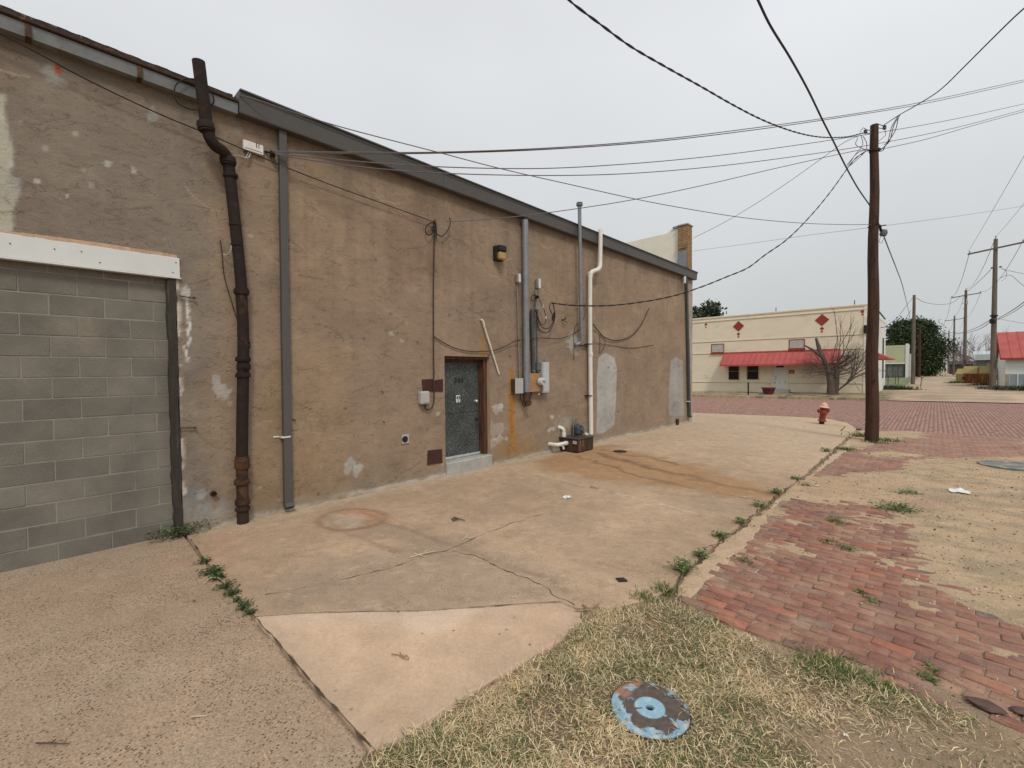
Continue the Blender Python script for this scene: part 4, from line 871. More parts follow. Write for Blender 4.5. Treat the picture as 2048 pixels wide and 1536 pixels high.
def paint_main(x, y):
    c = np.tile(np.array([.435, .308, .203]), (len(x), 1)); n1 = fbm(x*.7, y*.7, 11, 5); n2 = fbm(x*3, y*3, 12, 4)
    c = c*(1+.55*(n1-.5)+.26*(n2-.5))[:, None]
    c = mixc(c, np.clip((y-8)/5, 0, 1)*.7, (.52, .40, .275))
    c = mixc(c, st_mask(x, y, [(620, 1130), (900, 1085), (1130, 1150), (1150, 1215), (600, 1230), (500, 1200)], .4)*.55, (.33, .255, .190))
    c = mixc(c, st_mask(x, y, [(660, 1045), (760, 1035), (960, 1085), (900, 1110), (800, 1100)], .25)*.65, (.30, .225, .16))
    # rust ring and its run
    ctr = np.array(G(705, 1038)[:2]); q = np.hypot((x-ctr[0])/.42, (y-ctr[1])/.36)+.35*(n2-.5)
    c = mixc(c, np.exp(-((q-1)/.13)**2)*.7*(.4+1.2*n2), (.24, .125, .075)); c = mixc(c, (q < .9)*.25*n2*2, (.50, .42, .33)); c = mixc(c, np.exp(-((q-.7)/.25)**2)*(y > ctr[1])*.6, (.40, .18, .08))
    for px, k_, cc_ in (([(720, 1022), (740, 1028), (780, 1050), (900, 1090), (940, 1105), (1100, 1160), (1130, 1185)], .55, (.25, .155, .095)), ([(650, 1030), (680, 1060), (760, 1090), (800, 1105)], .5, (.26, .16, .10)), ([(730, 1020), (800, 1045), (880, 1065)], .5, (.46, .24, .13))):
        d = line_d(x+.1*(n2-.5), y+.1*(fbm(x*4, y*4, 15)-.5), GP(px)); c = mixc(c, np.clip(1-d/.055, 0, 1)*k_*(.4+1.1*n2), cc_)
    # rusty water from the steel box
    c = mixc(c, st_mask(x, y, [(1060, 925), (1130, 905), (1210, 890), (1330, 915), (1450, 950), (1590, 985), (1540, 1005), (1400, 985), (1250, 965), (1120, 945)], .35, .35)*.75, (.36, .20, .09))
    for px, w in (([(1190, 905), (1300, 935), (1420, 965), (1560, 990)], .16), ([(1160, 915), (1250, 945), (1380, 975)], .10), ([(1210, 900), (1290, 915), (1360, 930)], .08)):
        d = line_d(x+.5*(n2-.5), y+.5*(fbm(x*2.5, y*2.5, 16)-.5), GP(px)); c = mixc(c, np.clip(1-d/w, 0, 1)*.80*(.5+n1), (.17, .10, .055))
    c = mixc(c, np.clip(1-np.hypot(x-G(1235, 893)[0], y-G(1235, 893)[1])/.5, 0, 1)*.5, (.24, .17, .11))
    # dusting along the wall and below the pipes
    c = mixc(c, np.clip((x+D-.25-.25*n2)/-.3, 0, 1)*.5, (.50, .40, .29))
    c = mixc(c, st_mask(x, y, [(380, 1085), (460, 1060), (490, 1090), (440, 1150), (400, 1110)], .2)*.5, (.42, .26, .17))
    for (px, py, r) in ((1130, 1040, .3), (1020, 980, .35), (1240, 1090, .3), (1390, 1000, .5), (1210, 1010, .3), (1450, 900, .6)):
        g_ = G(px, py); c = mixc(c, np.clip(1.2-np.hypot(x-g_[0], (y-g_[1])*.8)/r-.9*(n2-.5), 0, 1)*.42, (.33, .245, .17))
    # pale tooled lines
    for px in ([(1000, 930), (1060, 945), (1150, 966), (1300, 1003), (1480, 1048)], [(1385, 853), (1500, 880), (1640, 912)]):
        d = line_d(x, y, GP(px)); c = mixc(c, np.clip(1-d/.028, 0, 1)*.55*(n2 > .40), (.62, .52, .40))
        d = line_d(x, y+.03, GP(px)); c = mixc(c, np.clip(1-d/.012, 0, 1)*.5*(n2 < .55), (.24, .18, .13))
    # brown streaks near the broken edge
    for px in ([(1190, 1125), (1240, 1140), (1300, 1145), (1370, 1130)], [(1310, 1125), (1350, 1150), (1345, 1165)], [(1090, 1190), (1050, 1180), (1110, 1175)]):
        d = line_d(x+.1*(n2-.5), y+.1*(n2-.5), GP(px)); c = mixc(c, np.clip(1-d/.035, 0, 1)*.5, (.27, .185, .115))
    fine_ = vnoise(x*30, y*30, 14); c = mixc(c, np.clip((fbm(x*16, y*16, 18, 3)-.52)/.12, 0, 1)*.28, (.30, .215, .14)); c = mixc(c, (fine_ > .88)*.35, (.24, .17, .12)); c = mixc(c, (vnoise(x*26, y*26, 19) > .9)*.3, (.62, .50, .36))
    return c
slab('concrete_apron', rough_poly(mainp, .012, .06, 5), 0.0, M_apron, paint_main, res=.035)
# ---- the pinkish patch
patchp = GP([(510, 1235)]) + GP([(650, 1226), (850, 1224), (1000, 1213), (1120, 1206), (1160, 1225), (1158, 1250), (1120, 1280), (1060, 1315), (980, 1362), (900, 1410), (830, 1462), (800, 1482), (745, 1499)]) + GP([(702, 1450), (642, 1385), (562, 1290)])
def paint_patch(x, y):
    n1 = fbm(x*1.5, y*1.5, 71, 5); n2 = fbm(x*5, y*5, 72, 4); c = np.tile(np.array([.575, .408, .278]), (len(x), 1))*(1+.50*(n1-.5)+.28*(n2-.5))[:, None]
    e_ = -poly_sd(x, y, patchp); c = mixc(c, np.clip(1-e_/(.10+.16*n1), 0, 1)*.6, (.44, .33, .23)); c = mixc(c, np.clip((n1-.55)/.12, 0, 1)*.4, (.62, .50, .39)); c = mixc(c, st_mask(x, y, [(1050, 1215), (1170, 1215), (1160, 1290), (1080, 1300)], .25)*.45, (.47, .31, .21)); return c
slab('concrete_patch', rough_poly(patchp, .022, .03, 9), .006, M_patch, paint_patch, res=.022)
# ---- older concrete at left
yl = joint[-1]
leftp = [(-D-.25, -6)] + [(-D-.25, yj-.02)] + [(a[0]-.014, a[1]-.014) for a in GP([(366, 1066)]+joint_px[1:])] + [(-1.55, .45), (-1.2, -.4), (-1.0, -6)]
def paint_left(x, y):
    n1 = fbm(x*.9, y*.9, 81, 5); n2 = fbm(x*4, y*4, 82, 4); c = np.tile(np.array([.375, .268, .182]), (len(x), 1))*(1+.26*(n1-.5)+.22*(n2-.5))[:, None]
    c = mixc(c, np.clip(1-line_d(x, y, [(-D, -6), (-D, yj)])/(.5+.5*n1), 0, 1)*.35, (.37, .285, .21)); c = mixc(c, st_mask(x, y, [(330, 1090), (400, 1120), (420, 1180), (340, 1170)], .2)*.4, (.42, .26, .17))
    c = mixc(c, np.clip((fbm(x*2, y*2, 83)-.55)/.08, 0, 1)*.35, (.40, .31, .22)); return c
slab('concrete_slab', rough_poly(leftp, .010, .05, 13), -.004, M_left, paint_left, res=.032)
# ---- broken kerb strip between slab and paving bricks
strip_r = [(1725, 866), (1715, 880), (1668, 920), (1625, 950), (1590, 978), (1560, 1000), (1535, 1035), (1500, 1080), (1455, 1125), (1415, 1160), (1382, 1195)]
strip_amp = .05
stripp = GP([(1348, 1190)]) + GP([(x+7, y+5) for x, y in right_px[::-1]]) + GP(strip_r)
def paint_strip(x, y):
    n1 = fbm(x*4, y*4, 91, 4); c = np.tile(np.array([.48, .345, .225]), (len(x), 1))*(1+.4*(n1-.5))[:, None]
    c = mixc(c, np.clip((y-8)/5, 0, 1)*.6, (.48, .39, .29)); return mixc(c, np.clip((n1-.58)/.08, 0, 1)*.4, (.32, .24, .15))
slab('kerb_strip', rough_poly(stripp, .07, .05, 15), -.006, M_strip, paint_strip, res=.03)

# ---- soil of the lane, with drifts of sand over the bricks
und = lambda x, y: .018*(fbm(x*.5, y*.5, 101, 3)-.5)*np.clip((x+1.5)/1.0, 0, 1)
sand_px = [[(1532, 985), (1560, 968), (1625, 955), (1700, 952), (1765, 946), (1830, 925), (1900, 918), (1990, 915), (2100, 915), (2500, 960), (2900, 1400), (2300, 1330), (2048, 1232), (1965, 1200), (1900, 1158), (1850, 1112), (1828, 1050), (1815, 1015), (1740, 1012), (1640, 1000), (1590, 995)],
           [(1690, 895), (1740, 885), (1830, 872), (1840, 862), (1740, 862), (1700, 868)],
           [(1740, 905), (1800, 912), (1840, 908), (1790, 902)]]
grass_px = [(742, 1500), (800, 1484), (900, 1412), (1000, 1352), (1100, 1292), (1156, 1252), (1165, 1222), (1290, 1204), (1345, 1186), (1392, 1204), (1450, 1250), (1560, 1300), (1700, 1345), (1790, 1385), (1900, 1400), (2010, 1440), (2100, 1500), (2300, 1620)]
def sand_mask(x, y):
    nn = .34; m_ = 0
    for p in sand_px: m_ = np.maximum(m_, sm(poly_sd(x+nn*(fbm(x*1.6, y*1.6, 111)-.5)*2, y+nn*(fbm(x*1.6, y*1.6, 112)-.5)*2, GP(p)), .55))
    m_ = m_+.75*np.clip((fbm(x*1.7, y*2.6, 117, 4)-.62)/.12, 0, .45)*(y < 9)           # thin drifts
    m_ = m_+.5*np.clip((fbm(x*.9, y*.9, 118, 4)-.55)/.1, 0, 1)*np.clip((y-9.5)/1, 0, 1)*np.clip((x-.6)/1.5, 0, 1)
    return np.clip(m_, 0, 1)
BR_Y0, BR_Y1, BR_X0 = 3.36, 17.15, -1.47
ZB = -.010
def soil_z(x, y):
    z = und(x, y)-.0175+.008*(fbm(x*9, y*9, 121, 3)-.5)
    s = sand_mask(x, y); z = z+s*(.024+.016*(fbm(x*5, y*5, 122, 4)-.5))
    verge = np.clip((BR_Y0-.02-.20*np.clip(x+.25, 0, 4)-y+.10*(fbm(x*4, y*4, 124)-.5))/.12, 0, 1)
    z = z*(1-verge)+verge*(und(x, y)-.002+.030*(fbm(x*3, y*3, 123, 4)-.5))
    # sunk under the slabs
    z = np.where(x < -1.62, np.where((y > 3.3), -.07, z), z)
    return z
xs = np.concatenate([np.arange(-2.4, 3.2, .035), np.arange(3.2, 12, .12)]); ys = np.concatenate([np.arange(-4, 0, .12), np.arange(0, 9, .035), np.arange(9, 17.3, .07)])
X, Y = np.meshgrid(xs, ys); x, y = X.ravel(), Y.ravel(); zz = soil_z(x, y)
lpoly = leftp; sub = (poly_sd(x, y, leftp) < .0) | (poly_sd(x, y, patchp) < .0); zz = np.where(sub, -.06, zz)
sub = (poly_sd(x, y, mainp) < -.02); zz = np.where(sub, -.06, zz)
n1 = fbm(x*1.2, y*1.2, 131, 5); n2 = fbm(x*6, y*6, 132, 4)
c = np.tile(np.array([.47, .338, .212]), (len(x), 1))*(1+.35*(n1-.5)+.25*(n2-.5))[:, None]
c = mixc(c, np.clip((n1-.54)/.1, 0, 1)*.35, (.36, .265, .165))
c = mixc(c, np.clip((fbm(x*2.5, y*5, 133)-.56)/.07, 0, 1)*.5, (.27, .235, .15))
c = mixc(c, np.clip((.25-sand_mask(x, y))/.25, 0, 1)*(y > BR_Y0)*.75, (.26, .185, .13))
gm = sm(poly_sd(x, y, GP(grass_px+[(2300, 2300), (500, 2300)])), .4); c = mixc(c, gm*.85, (.17, .118, .07))
c = mixc(c, st_mask(x, y, [(1480, 1400), (1700, 1420), (2048, 1450), (2200, 1700), (1700, 1700), (1560, 1480)], .5, .3)*.55, (.40, .295, .195))
c = mixc(c, st_mask(x, y, [(1560, 955), (1700, 950), (1790, 975), (1700, 1005), (1570, 995)], .4, .3)*.5, (.46, .30, .185))
c = mixc(c, st_mask(x, y, [(1820, 1000), (1900, 985), (1910, 1020), (1860, 1025)], .3, .2)*.5, (.32, .20, .14))
me = mesh_from('lane_soil', np.stack([x, y, zz], 1), grid_faces(len(xs), len(ys)), M_soil, cols=c, sm_=True)
o = bpy.data.objects.new('dirt_lane', me); COL.objects.link(o); props(o, kind='structure')

# ---- paving bricks
def brick_mat(name):
    m = surf_mat(name, rough=.85, grain=(.78, 1.2), grain_s=75, bump=.6, bdist=.005, mid=(.8, 1.2), mids=9, pits=.12, pit_scale=60, pit_col=.5, light=.05)
    t = m.node_tree; N = t.nodes; LL = t.links.new; b = N['Principled BSDF']; src = b.inputs['Base Color'].links[0].from_socket
    geo = [n for n in N if n.type == 'NEW_GEOMETRY'][0]
    n = N.new('ShaderNodeTexNoise'); n.inputs['Scale'].default_value = 2.2; n.inputs['Detail'].default_value = 8; n.inputs['Roughness'].default_value = .72; LL(geo.outputs['Position'], n.inputs['Vector'])
    r = N.new('ShaderNodeMapRange'); r.inputs[1].default_value = .44; r.inputs[2].default_value = .70; r.inputs[3].default_value = .10; r.inputs[4].default_value = .70; LL(n.outputs['Fac'], r.inputs[0])
    mx = N.new('ShaderNodeMix'); mx.data_type = 'RGBA'; LL(r.outputs[0], mx.inputs[0]); LL(src, mx.inputs['A']); mx.inputs['B'].default_value = (.43, .30, .20, 1); LL(mx.outputs['Result'], b.inputs['Base Color'])
    return m
M_brick = brick_mat('worn_paving_brick')
pal = np.array([[.255, .108, .080], [.235, .100, .076], [.27, .115, .085], [.225, .098, .078], [.33, .122, .078], [.20, .105, .088], [.25, .115, .092], [.16, .105, .092]])
palp = np.array([.22, .18, .18, .12, .10, .07, .09, .04])
BL, BW, BH = .205, .094, .05
def brick_template(seed):
    r_ = np.random.default_rng(seed); e = .003; hx, hy = BL/2, BW/2
    ring = lambda i, z, j: [(sx*(hx-i)+r_.normal(0, j), sy*(hy-i)+r_.normal(0, j), z+r_.normal(0, j*.35)) for sx, sy in ((-1, -1), (1, -1), (1, 1), (-1, 1))]
    v = ring(0, -BH, 0)+ring(0, -e*1.2, .0012)+ring(e*1.4, 0, .0022)
    f = [(k, (k+1) % 4, 4+(k+1) % 4, 4+k) for k in range(4)]+[(4+k, 4+(k+1) % 4, 8+(k+1) % 4, 8+k) for k in range(4)]+[(8, 9, 10, 11)]
    return np.array(v), np.array(f)
lane = thing('brick_lane', None, None, (0, 8, 0), kind='structure')
LIST = []
row = 0; y = BR_Y0
while y < BR_Y1:
    x0 = BR_X0+(.0 if row % 2 else -.0)
    x = x0+(0 if row % 2 else -.105)+rng.normal(0, .004)
    while x < 7.5:
        LIST.append((x+BL/2, y+BW/2)); x += BL+.009+rng.normal(0, .0015)
    y += BW+.0095; row += 1
A = np.array(LIST); A = A[A[:, 0] > BR_X0+.0]
# ragged lower edge: a few bricks gone
A = A[~((A[:, 1] < BR_Y0+.12) & (vnoise(A[:, 0]*3, A[:, 1], 8) < .45))]
wy_ = np.clip((4.5-A[:, 1])/.9, 0, 1)*.20; A[:, 1] -= wy_*np.clip(A[:, 0]+.25, 0, 9)*(A[:, 0] < 4); fan_ = -wy_*(A[:, 0] > -.25)
smk = sand_mask(A[:, 0], A[:, 1]); fan_ = fan_[smk < .97]; A = A[smk < .97]; smk = smk[smk < .97]
zt = und(A[:, 0], A[:, 1])+ZB+rng.normal(0, .0022, len(A))-.004*(rng.random(len(A)) < .06); rot = rng.normal(0, .012, len(A))+fan_; ci = rng.choice(8, len(A), p=palp)
edge_ = A[:, 1] < BR_Y0+.30-.2*np.clip(A[:, 0]+.25, 0, 9); rot[edge_] += rng.normal(0, .06, edge_.sum()); zt[edge_] += rng.normal(0, .005, edge_.sum())
tilt = rng.normal(0, .008, (len(A), 2))
# how large each brick shows
rel = np.concatenate([A, zt[:, None]], 1)-cam_loc; dz = rel@_f; ux = rel@_r/dz*FPX+CX; uy = CY-rel@_u/dz*FPX
vis = (dz > .3) & (ux > -20) & (ux < 2070) & (uy < 1560) & (smk < .45); sc_k = np.where(vis, 1/dz, 0); order = np.argsort(-sc_k); near = set(order[:300].tolist())
tmpl = [brick_template(100+i) for i in range(5)]
mcache = {}
for i in near:
    key = (int(ci[i]), int(i) % 3)
    if key not in mcache:
        v_, f_ = tmpl[key[1]]; mcache[key] = mesh_from('brick', v_, f_, M_brick, cols=np.tile(pal[key[0]]*rng.uniform(.9, 1.1), (len(v_), 1)))
    o = bpy.data.objects.new('brick', mcache[key]); COL.objects.link(o); o.parent = lane; o.location = (A[i, 0]-0, A[i, 1]-8, zt[i]); o.rotation_euler = (tilt[i, 0], tilt[i, 1], rot[i])
def brick_field(name, idx, px, py, pz, ro, cidx, parent, swap=False, temp=None, tl=None, pl=None):
    vs, fs, cs = [], [], []; base = 0
    for t_ in range(len(temp)):
        s_i = idx[idx % len(temp) == t_]
        if len(s_i) == 0: continue
        v_, f_ = temp[t_]; v_ = v_[:, [1, 0, 2]]*np.array([1, 1, 1]) if swap else v_; ff = f_[:, ::-1] if swap else f_
        co, si = np.cos(ro[s_i])[:, None], np.sin(ro[s_i])[:, None]
        xx = v_[None, :, 0]*co-v_[None, :, 1]*si+px[s_i][:, None]; yy = v_[None, :, 0]*si+v_[None, :, 1]*co+py[s_i][:, None]
        z_ = v_[None, :, 2]+pz[s_i][:, None]
        if tl is not None: z_ = z_+v_[None, :, 0]*(-tl[s_i, 1][:, None])+v_[None, :, 1]*tl[s_i, 0][:, None]
        vs.append(np.stack([xx, yy, z_], 2).reshape(-1, 3)); n_ = len(v_)
        fs.append((ff[None]+(np.arange(len(s_i))*n_)[:, None, None]+base).reshape(-1, 4)); base += n_*len(s_i)
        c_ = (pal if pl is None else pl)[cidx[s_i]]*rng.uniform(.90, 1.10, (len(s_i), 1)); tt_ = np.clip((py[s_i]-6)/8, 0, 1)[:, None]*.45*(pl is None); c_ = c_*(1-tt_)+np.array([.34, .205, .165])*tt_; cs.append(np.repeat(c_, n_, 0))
    v_ = np.concatenate(vs); 
    if parent is not None: v_ = v_-BASE[parent.name]
    me = mesh_from(name, v_, np.concatenate(fs), M_brick, cols=np.concatenate(cs)); o = bpy.data.objects.new(name, me); COL.objects.link(o)
    if parent is not None: o.parent = parent
    return props(o, kind='stuff')
rest = np.array([i for i in range(len(A)) if i not in near])
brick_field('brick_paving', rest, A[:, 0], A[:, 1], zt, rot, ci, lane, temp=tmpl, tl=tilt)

# ---- brick street beyond, courses running away from the camera
street = thing('brick_street', None, None, (-4, 24, 0), kind='structure')
y0s, y1s = 17.2, 32.1
def near_edge(x):   # the kerb line of the near pavement
    return np.where(x < -2.6, Ys+.02, np.where(x < -1.3, Ys+.02-(x+2.6)*1.1, 17.2))
gx = np.arange(-30, 9, .1035); gy = np.arange(y0s, y1s, .214); X, Y = np.meshgrid(gx, gy); Y = Y+.107*(np.arange(len(gx)) % 2)[None]
x, y = X.ravel()+rng.normal(0, .002, X.size), Y.ravel()+rng.normal(0, .003, X.size)
k_ = (y > near_edge(x)+.1) & (y < 32.1+.03*x*0); x, y = x[k_], y[k_]
e0 = brick_template(5)
simple = [(np.concatenate([e0[0][0:4], e0[0][8:12]]), np.array([(k, (k+1) % 4, 4+(k+1) % 4, 4+k) for k in range(4)]+[(4, 5, 6, 7)])) for _ in range(1)]
zz = gz(x, y)-.035+.06*np.sin(np.clip((y-17.2)/14.9, 0, 1)*math.pi)*.6+rng.normal(0, .0025, len(x)); pal_s = pal
brick_field('street_paving', np.arange(len(x)), x, y, zz, rng.normal(0, .006, len(x)), rng.choice(8, len(x), p=palp), street, swap=True, temp=simple, pl=pal*.55+np.array([.20, .122, .108]))
def sheet(name, xs, ys, zf, m, kind='structure', paint=None):
    X, Y = np.meshgrid(xs, ys); x, y = X.ravel(), Y.ravel(); v = np.stack([x, y, zf(x, y)+0*x], 1)
    me = mesh_from(name, v, grid_faces(len(xs), len(ys)), m, cols=paint(x, y) if paint else None); o = bpy.data.objects.new(name, me); COL.objects.link(o); return props(o, kind=kind)
M_far = mat('dusty_ground', (.30, .25, .165), .95, .3, .8, .3, 8, col2=(.15, .155, .08), c2=(.50, .62), c2scale=.35)
sheet('brick_street_bed', np.array([-200., -30, -12, -6, 0, 4, 9, 15, 200]), np.linspace(17.22, 32.2, 12), lambda x, y: gz(x, y)-.0385+.036*np.sin(np.clip((y-17.2)/14.9, 0, 1)*math.pi), mat('dusty_brick_bed', (.20, .13, .105), .95, .25, 3, .2, 30))
sheet('ground', np.array([-700., -200, -80, -30, -15, -8, -3, 0, 4, 8, 15, 30, 80, 200, 700]), np.array([-300., -60, -10, 0, 5, 10, 17, 20, 24, 28, 32.4, 36, 45, 60, 100, 200, 400, 900]), lambda x, y: np.where(y < 17.3, -.14, np.where(y < 32.3, -.2, gz(x, y)-.03)), M_far)
# far kerb and pavement, lane going on
def kstone(x, y): n = fbm(x*2, y*2, 141, 4); return np.tile(np.array([.42, .335, .235]), (len(x), 1))*(1+.5*(n-.5))[:, None]
M_walk = surf_mat('dusty_far_concrete', grain=(.85, 1.15), grain_s=30, bump=.2, mid=(.85, 1.15), mids=1.5)
M_verge = mat('dry_verge', (.30, .235, .145), .95, .3, 3, .5, 12, col2=(.09, .10, .045), c2=(.50, .60), c2scale=1.1)
wx = np.linspace(-60, -1.9, 120); hb = lambda x: np.clip(.12+(x+14)*.0135, .05, .28)
sheet('far_verge', wx, np.linspace(32.55, 35.6, 12), lambda x, y: gz(x, 33.0+0*y)+.10+(hb(x)-gz(x, 33+0*y)-.10)*(y-32.55)/3.0+.03*(fbm(x*1.5, y*1.5, 5)-.5), M_verge)
b = MB()
for i in range(len(wx)-1):
    xa, xb = wx[i], wx[i+1]
    if (i % 7) == 6: xb -= .03
    zt_ = float(gz(xa, 33.0)); b.box((xa, 32.2+rng.normal(0, .01), zt_-.15), (xb, 32.5, zt_+.11+rng.normal(0, .006)))
obj('far_kerb', b, mat('old_kerb_concrete', (.40, .31, .20), .9, .3, 2, .4, 20, col2=(.22, .17, .11), c2=(.52, .6), c2scale=1.5), kind='structure')
def paint_lane2(x, y):
    n = fbm(x*.8, y*.35, 151, 5); n2 = fbm(x*3, y*.8, 152, 4); c = np.tile(np.array([.43, .325, .225]), (len(x), 1))*(1+.45*(n-.5)+.2*(n2-.5))[:, None]
    c = mixc(c, np.clip((fbm(x*.45, y*1.6, 153, 4)-.50)/.07, 0, 1)*.6, (.24, .18, .125)); return mixc(c, np.clip((np.abs(x-1.0)-2.4-.8*n)/.5, 0, 1)*.7, (.26, .22, .13))
lx = np.linspace(-3.6, 5.6, 60); ly = np.concatenate([np.arange(32.2, 80, .35), np.linspace(80, 420, 120)])
sheet('far_lane', lx, ly, lambda x, y: gz(x, y)+.01-.02*np.clip(32.6-y, 0, 1), M_walk, paint=paint_lane2)
px_ = [(-12.5, 32.3)]
slabx = lambda a, b_, c_, d_, nm: sheet(nm, np.linspace(a, b_, 20), np.linspace(c_, d_, 10), lambda x, y: gz(x, y)+.03, M_walk, paint=paint_lane2)
slabx(3.6, 12, 33.2, 35.2, 'far_pavement')

# ---- cracks: narrow flat ribbons, the shade of their depth put into the colour
M_crack = mat('crack_depth_shade', (.075, .052, .035), .95, .3, 20, .3, 80)
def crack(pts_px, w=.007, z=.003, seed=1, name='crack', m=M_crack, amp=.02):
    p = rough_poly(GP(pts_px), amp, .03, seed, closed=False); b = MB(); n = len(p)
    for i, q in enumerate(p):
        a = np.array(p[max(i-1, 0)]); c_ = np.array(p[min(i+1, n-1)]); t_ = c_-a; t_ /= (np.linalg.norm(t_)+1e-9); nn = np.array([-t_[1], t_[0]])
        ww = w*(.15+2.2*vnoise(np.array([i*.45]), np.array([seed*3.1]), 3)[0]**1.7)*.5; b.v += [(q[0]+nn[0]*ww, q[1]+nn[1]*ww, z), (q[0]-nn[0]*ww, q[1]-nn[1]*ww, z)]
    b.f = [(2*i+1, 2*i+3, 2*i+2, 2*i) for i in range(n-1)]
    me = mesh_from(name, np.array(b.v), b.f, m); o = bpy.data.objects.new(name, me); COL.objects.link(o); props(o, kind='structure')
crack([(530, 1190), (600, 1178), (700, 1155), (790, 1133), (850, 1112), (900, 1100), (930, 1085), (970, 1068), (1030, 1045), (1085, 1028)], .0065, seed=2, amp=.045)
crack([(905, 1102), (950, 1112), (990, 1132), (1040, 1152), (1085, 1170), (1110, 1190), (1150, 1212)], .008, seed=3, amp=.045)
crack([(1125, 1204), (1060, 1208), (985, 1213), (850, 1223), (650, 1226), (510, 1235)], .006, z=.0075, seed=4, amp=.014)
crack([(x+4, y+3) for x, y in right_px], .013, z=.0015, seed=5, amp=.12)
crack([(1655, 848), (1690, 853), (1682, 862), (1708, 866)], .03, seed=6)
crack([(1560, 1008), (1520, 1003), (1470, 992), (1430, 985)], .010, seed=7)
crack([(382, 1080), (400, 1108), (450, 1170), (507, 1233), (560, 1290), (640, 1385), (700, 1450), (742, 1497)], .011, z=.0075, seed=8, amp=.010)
# ================================================================== grass, weeds and small things on the ground
def blade_mat(name, rough=.7, trans=.25):
    m = bpy.data.materials.new(name); m.use_nodes = True; t = m.node_tree; N = t.nodes; b = N['Principled BSDF']; b.inputs['Roughness'].default_value = rough; b.inputs['Specular IOR Level'].default_value = .25
    a = N.new('ShaderNodeAttribute'); a.attribute_name = 'Col'; t.links.new(a.outputs['Color'], b.inputs['Base Color']); return m
M_blade = blade_mat('grass_blades')
def blades(x, y, z, h, w, lean, col, seg=3, curl=.5, seed=1):
    """one curved tapering strip per point; lean 0 upright .. 1 flat"""
    r_ = np.random.default_rng(seed); n = len(x); az = r_.uniform(0, 2*math.pi, n); side = az+math.pi/2+r_.normal(0, .4, n)
    el0 = np.clip((1-lean)*math.pi/2, .03, 1.6); vs = np.zeros((n, 2*seg+1, 3)); px = np.stack([x, y, z], 1).astype(float)
    dx = np.stack([np.cos(side), np.sin(side), np.zeros(n)], 1)
    for k in range(seg+1):
        if k < seg:
            wk = (w*(1-.75*(k/seg)**1.5)/2)[:, None]; vs[:, 2*k] = px-dx*wk; vs[:, 2*k+1] = px+dx*wk
        else: vs[:, 2*seg] = px
        el = el0-curl*(k+1)/seg*r_.uniform(.3, 1.4, n); st = (h/seg)[:, None]
        px = px+st*np.stack([np.cos(az)*np.cos(el), np.sin(az)*np.cos(el), np.maximum(np.sin(el), -.25)], 1)
        az = az+r_.normal(0, .35, n)
    f = []
    base = np.arange(n)*(2*seg+1)
    tri = []
    for k in range(seg-1):
        q = [2*k, 2*k+1, 2*k+3, 2*k+2]; tri += [[q[0], q[1], q[2]], [q[0], q[2], q[3]]]
    tri.append([2*seg-2, 2*seg-1, 2*seg]); F_ = (np.array(tri)[None]+base[:, None, None]).reshape(-1, 3)
    C = np.repeat(col, 2*seg+1, 0); return vs.reshape(-1, 3), F_, C
STRAW = np.array([[.72, .55, .31], [.58, .43, .22], [.80, .66, .42], [.36, .25, .13], [.66, .53, .34]])
GREEN = np.array([[.075, .115, .03], [.10, .145, .04], [.055, .085, .022], [.15, .18, .06]])
gp = GP(grass_px+[(2200, 1900), (560, 1900)])
N_ = 420000; x = rng.uniform(-2.3, 3.0, N_); y = rng.uniform(-.2, 4.2, N_)
sd_ = poly_sd(x+.10*(fbm(x*5, y*5, 161)-.5), y+.10*(fbm(x*5, y*5, 162)-.5), gp)
dens = np.clip(-sd_/.10, 0, 1)
thin = np.clip(sm(poly_sd(x, y, GP([(1500, 1420), (1640, 1440), (1800, 1420), (2048, 1430), (2500, 1600), (1900, 1900), (1700, 1640), (1600, 1540)])), .35)*.93, 0, 1)
mid_ = sm(poly_sd(x, y, GP([(1380, 1255), (1480, 1320), (1560, 1330), (1500, 1380), (1430, 1330)])), .2)*.6
clump = .38+.8*np.clip((fbm(x*4, y*4, 163, 4)-.36)/.22, 0, 1)
man_c = (G(1222, 1412)+G(1379, 1428))/2; man_r = .200
dm = np.hypot(x-man_c[0], y-man_c[1]); keep = (rng.random(N_) < dens*(1-thin)*(1-mid_)*clump) & (dm > man_r*(.95-.12*rng.random(N_)**2))
brk = (y > BR_Y0+.02-.20*np.clip(x+.25, 0, 4)) & (x > BR_X0+.05); keep &= ~brk
x, y = x[keep], y[keep]; green = np.clip((fbm(x*1.6, y*1.6, 164, 4)-.48)/.10, 0, 1)*.7
for (px, py, r, k) in ((1390, 1195, .35, .0), (1320, 1185, .30, .9), (1660, 1345, .30, .9), (1280, 1205, .3, .6), (1770, 1385, .2, .7), (1330, 1350, .25, .55), (1120, 1440, .25, .5), (1010, 1520, .25, .5), (1530, 1320, .2, .6), (1150, 1230, .2, .5), (1240, 1310, .3, .4), (1450, 1500, .3, .4)):
    g_ = G(px, py); green = np.maximum(green, k*np.clip(1.3-np.hypot(x-g_[0], y-g_[1])/r, 0, 1))
g2 = rng.random(len(x)) < green*.75+.03; n = len(x)
colr = np.where(g2[:, None], GREEN[rng.integers(0, 4, n)], STRAW[rng.integers(0, 5, n)])*rng.uniform(.7, 1.25, (n, 1))
h = np.where(g2, rng.uniform(.02, .055, n), rng.uniform(.025, .085, n))*(.65+.9*vnoise(x*5, y*5, 77)); lean = np.where(g2, rng.uniform(.15, .7, n), rng.uniform(.35, 1.0, n)); w = np.where(g2, .0026, .0032)*rng.uniform(.7, 1.4, n)
z = soil_z(x, y); z = np.where((poly_sd(x, y, patchp) < 0) | (poly_sd(x, y, leftp) < 0), .006, z)+rng.uniform(0, .012, n)
v, f, c = blades(x, y, z, h, w, lean, colr, 3, .8)
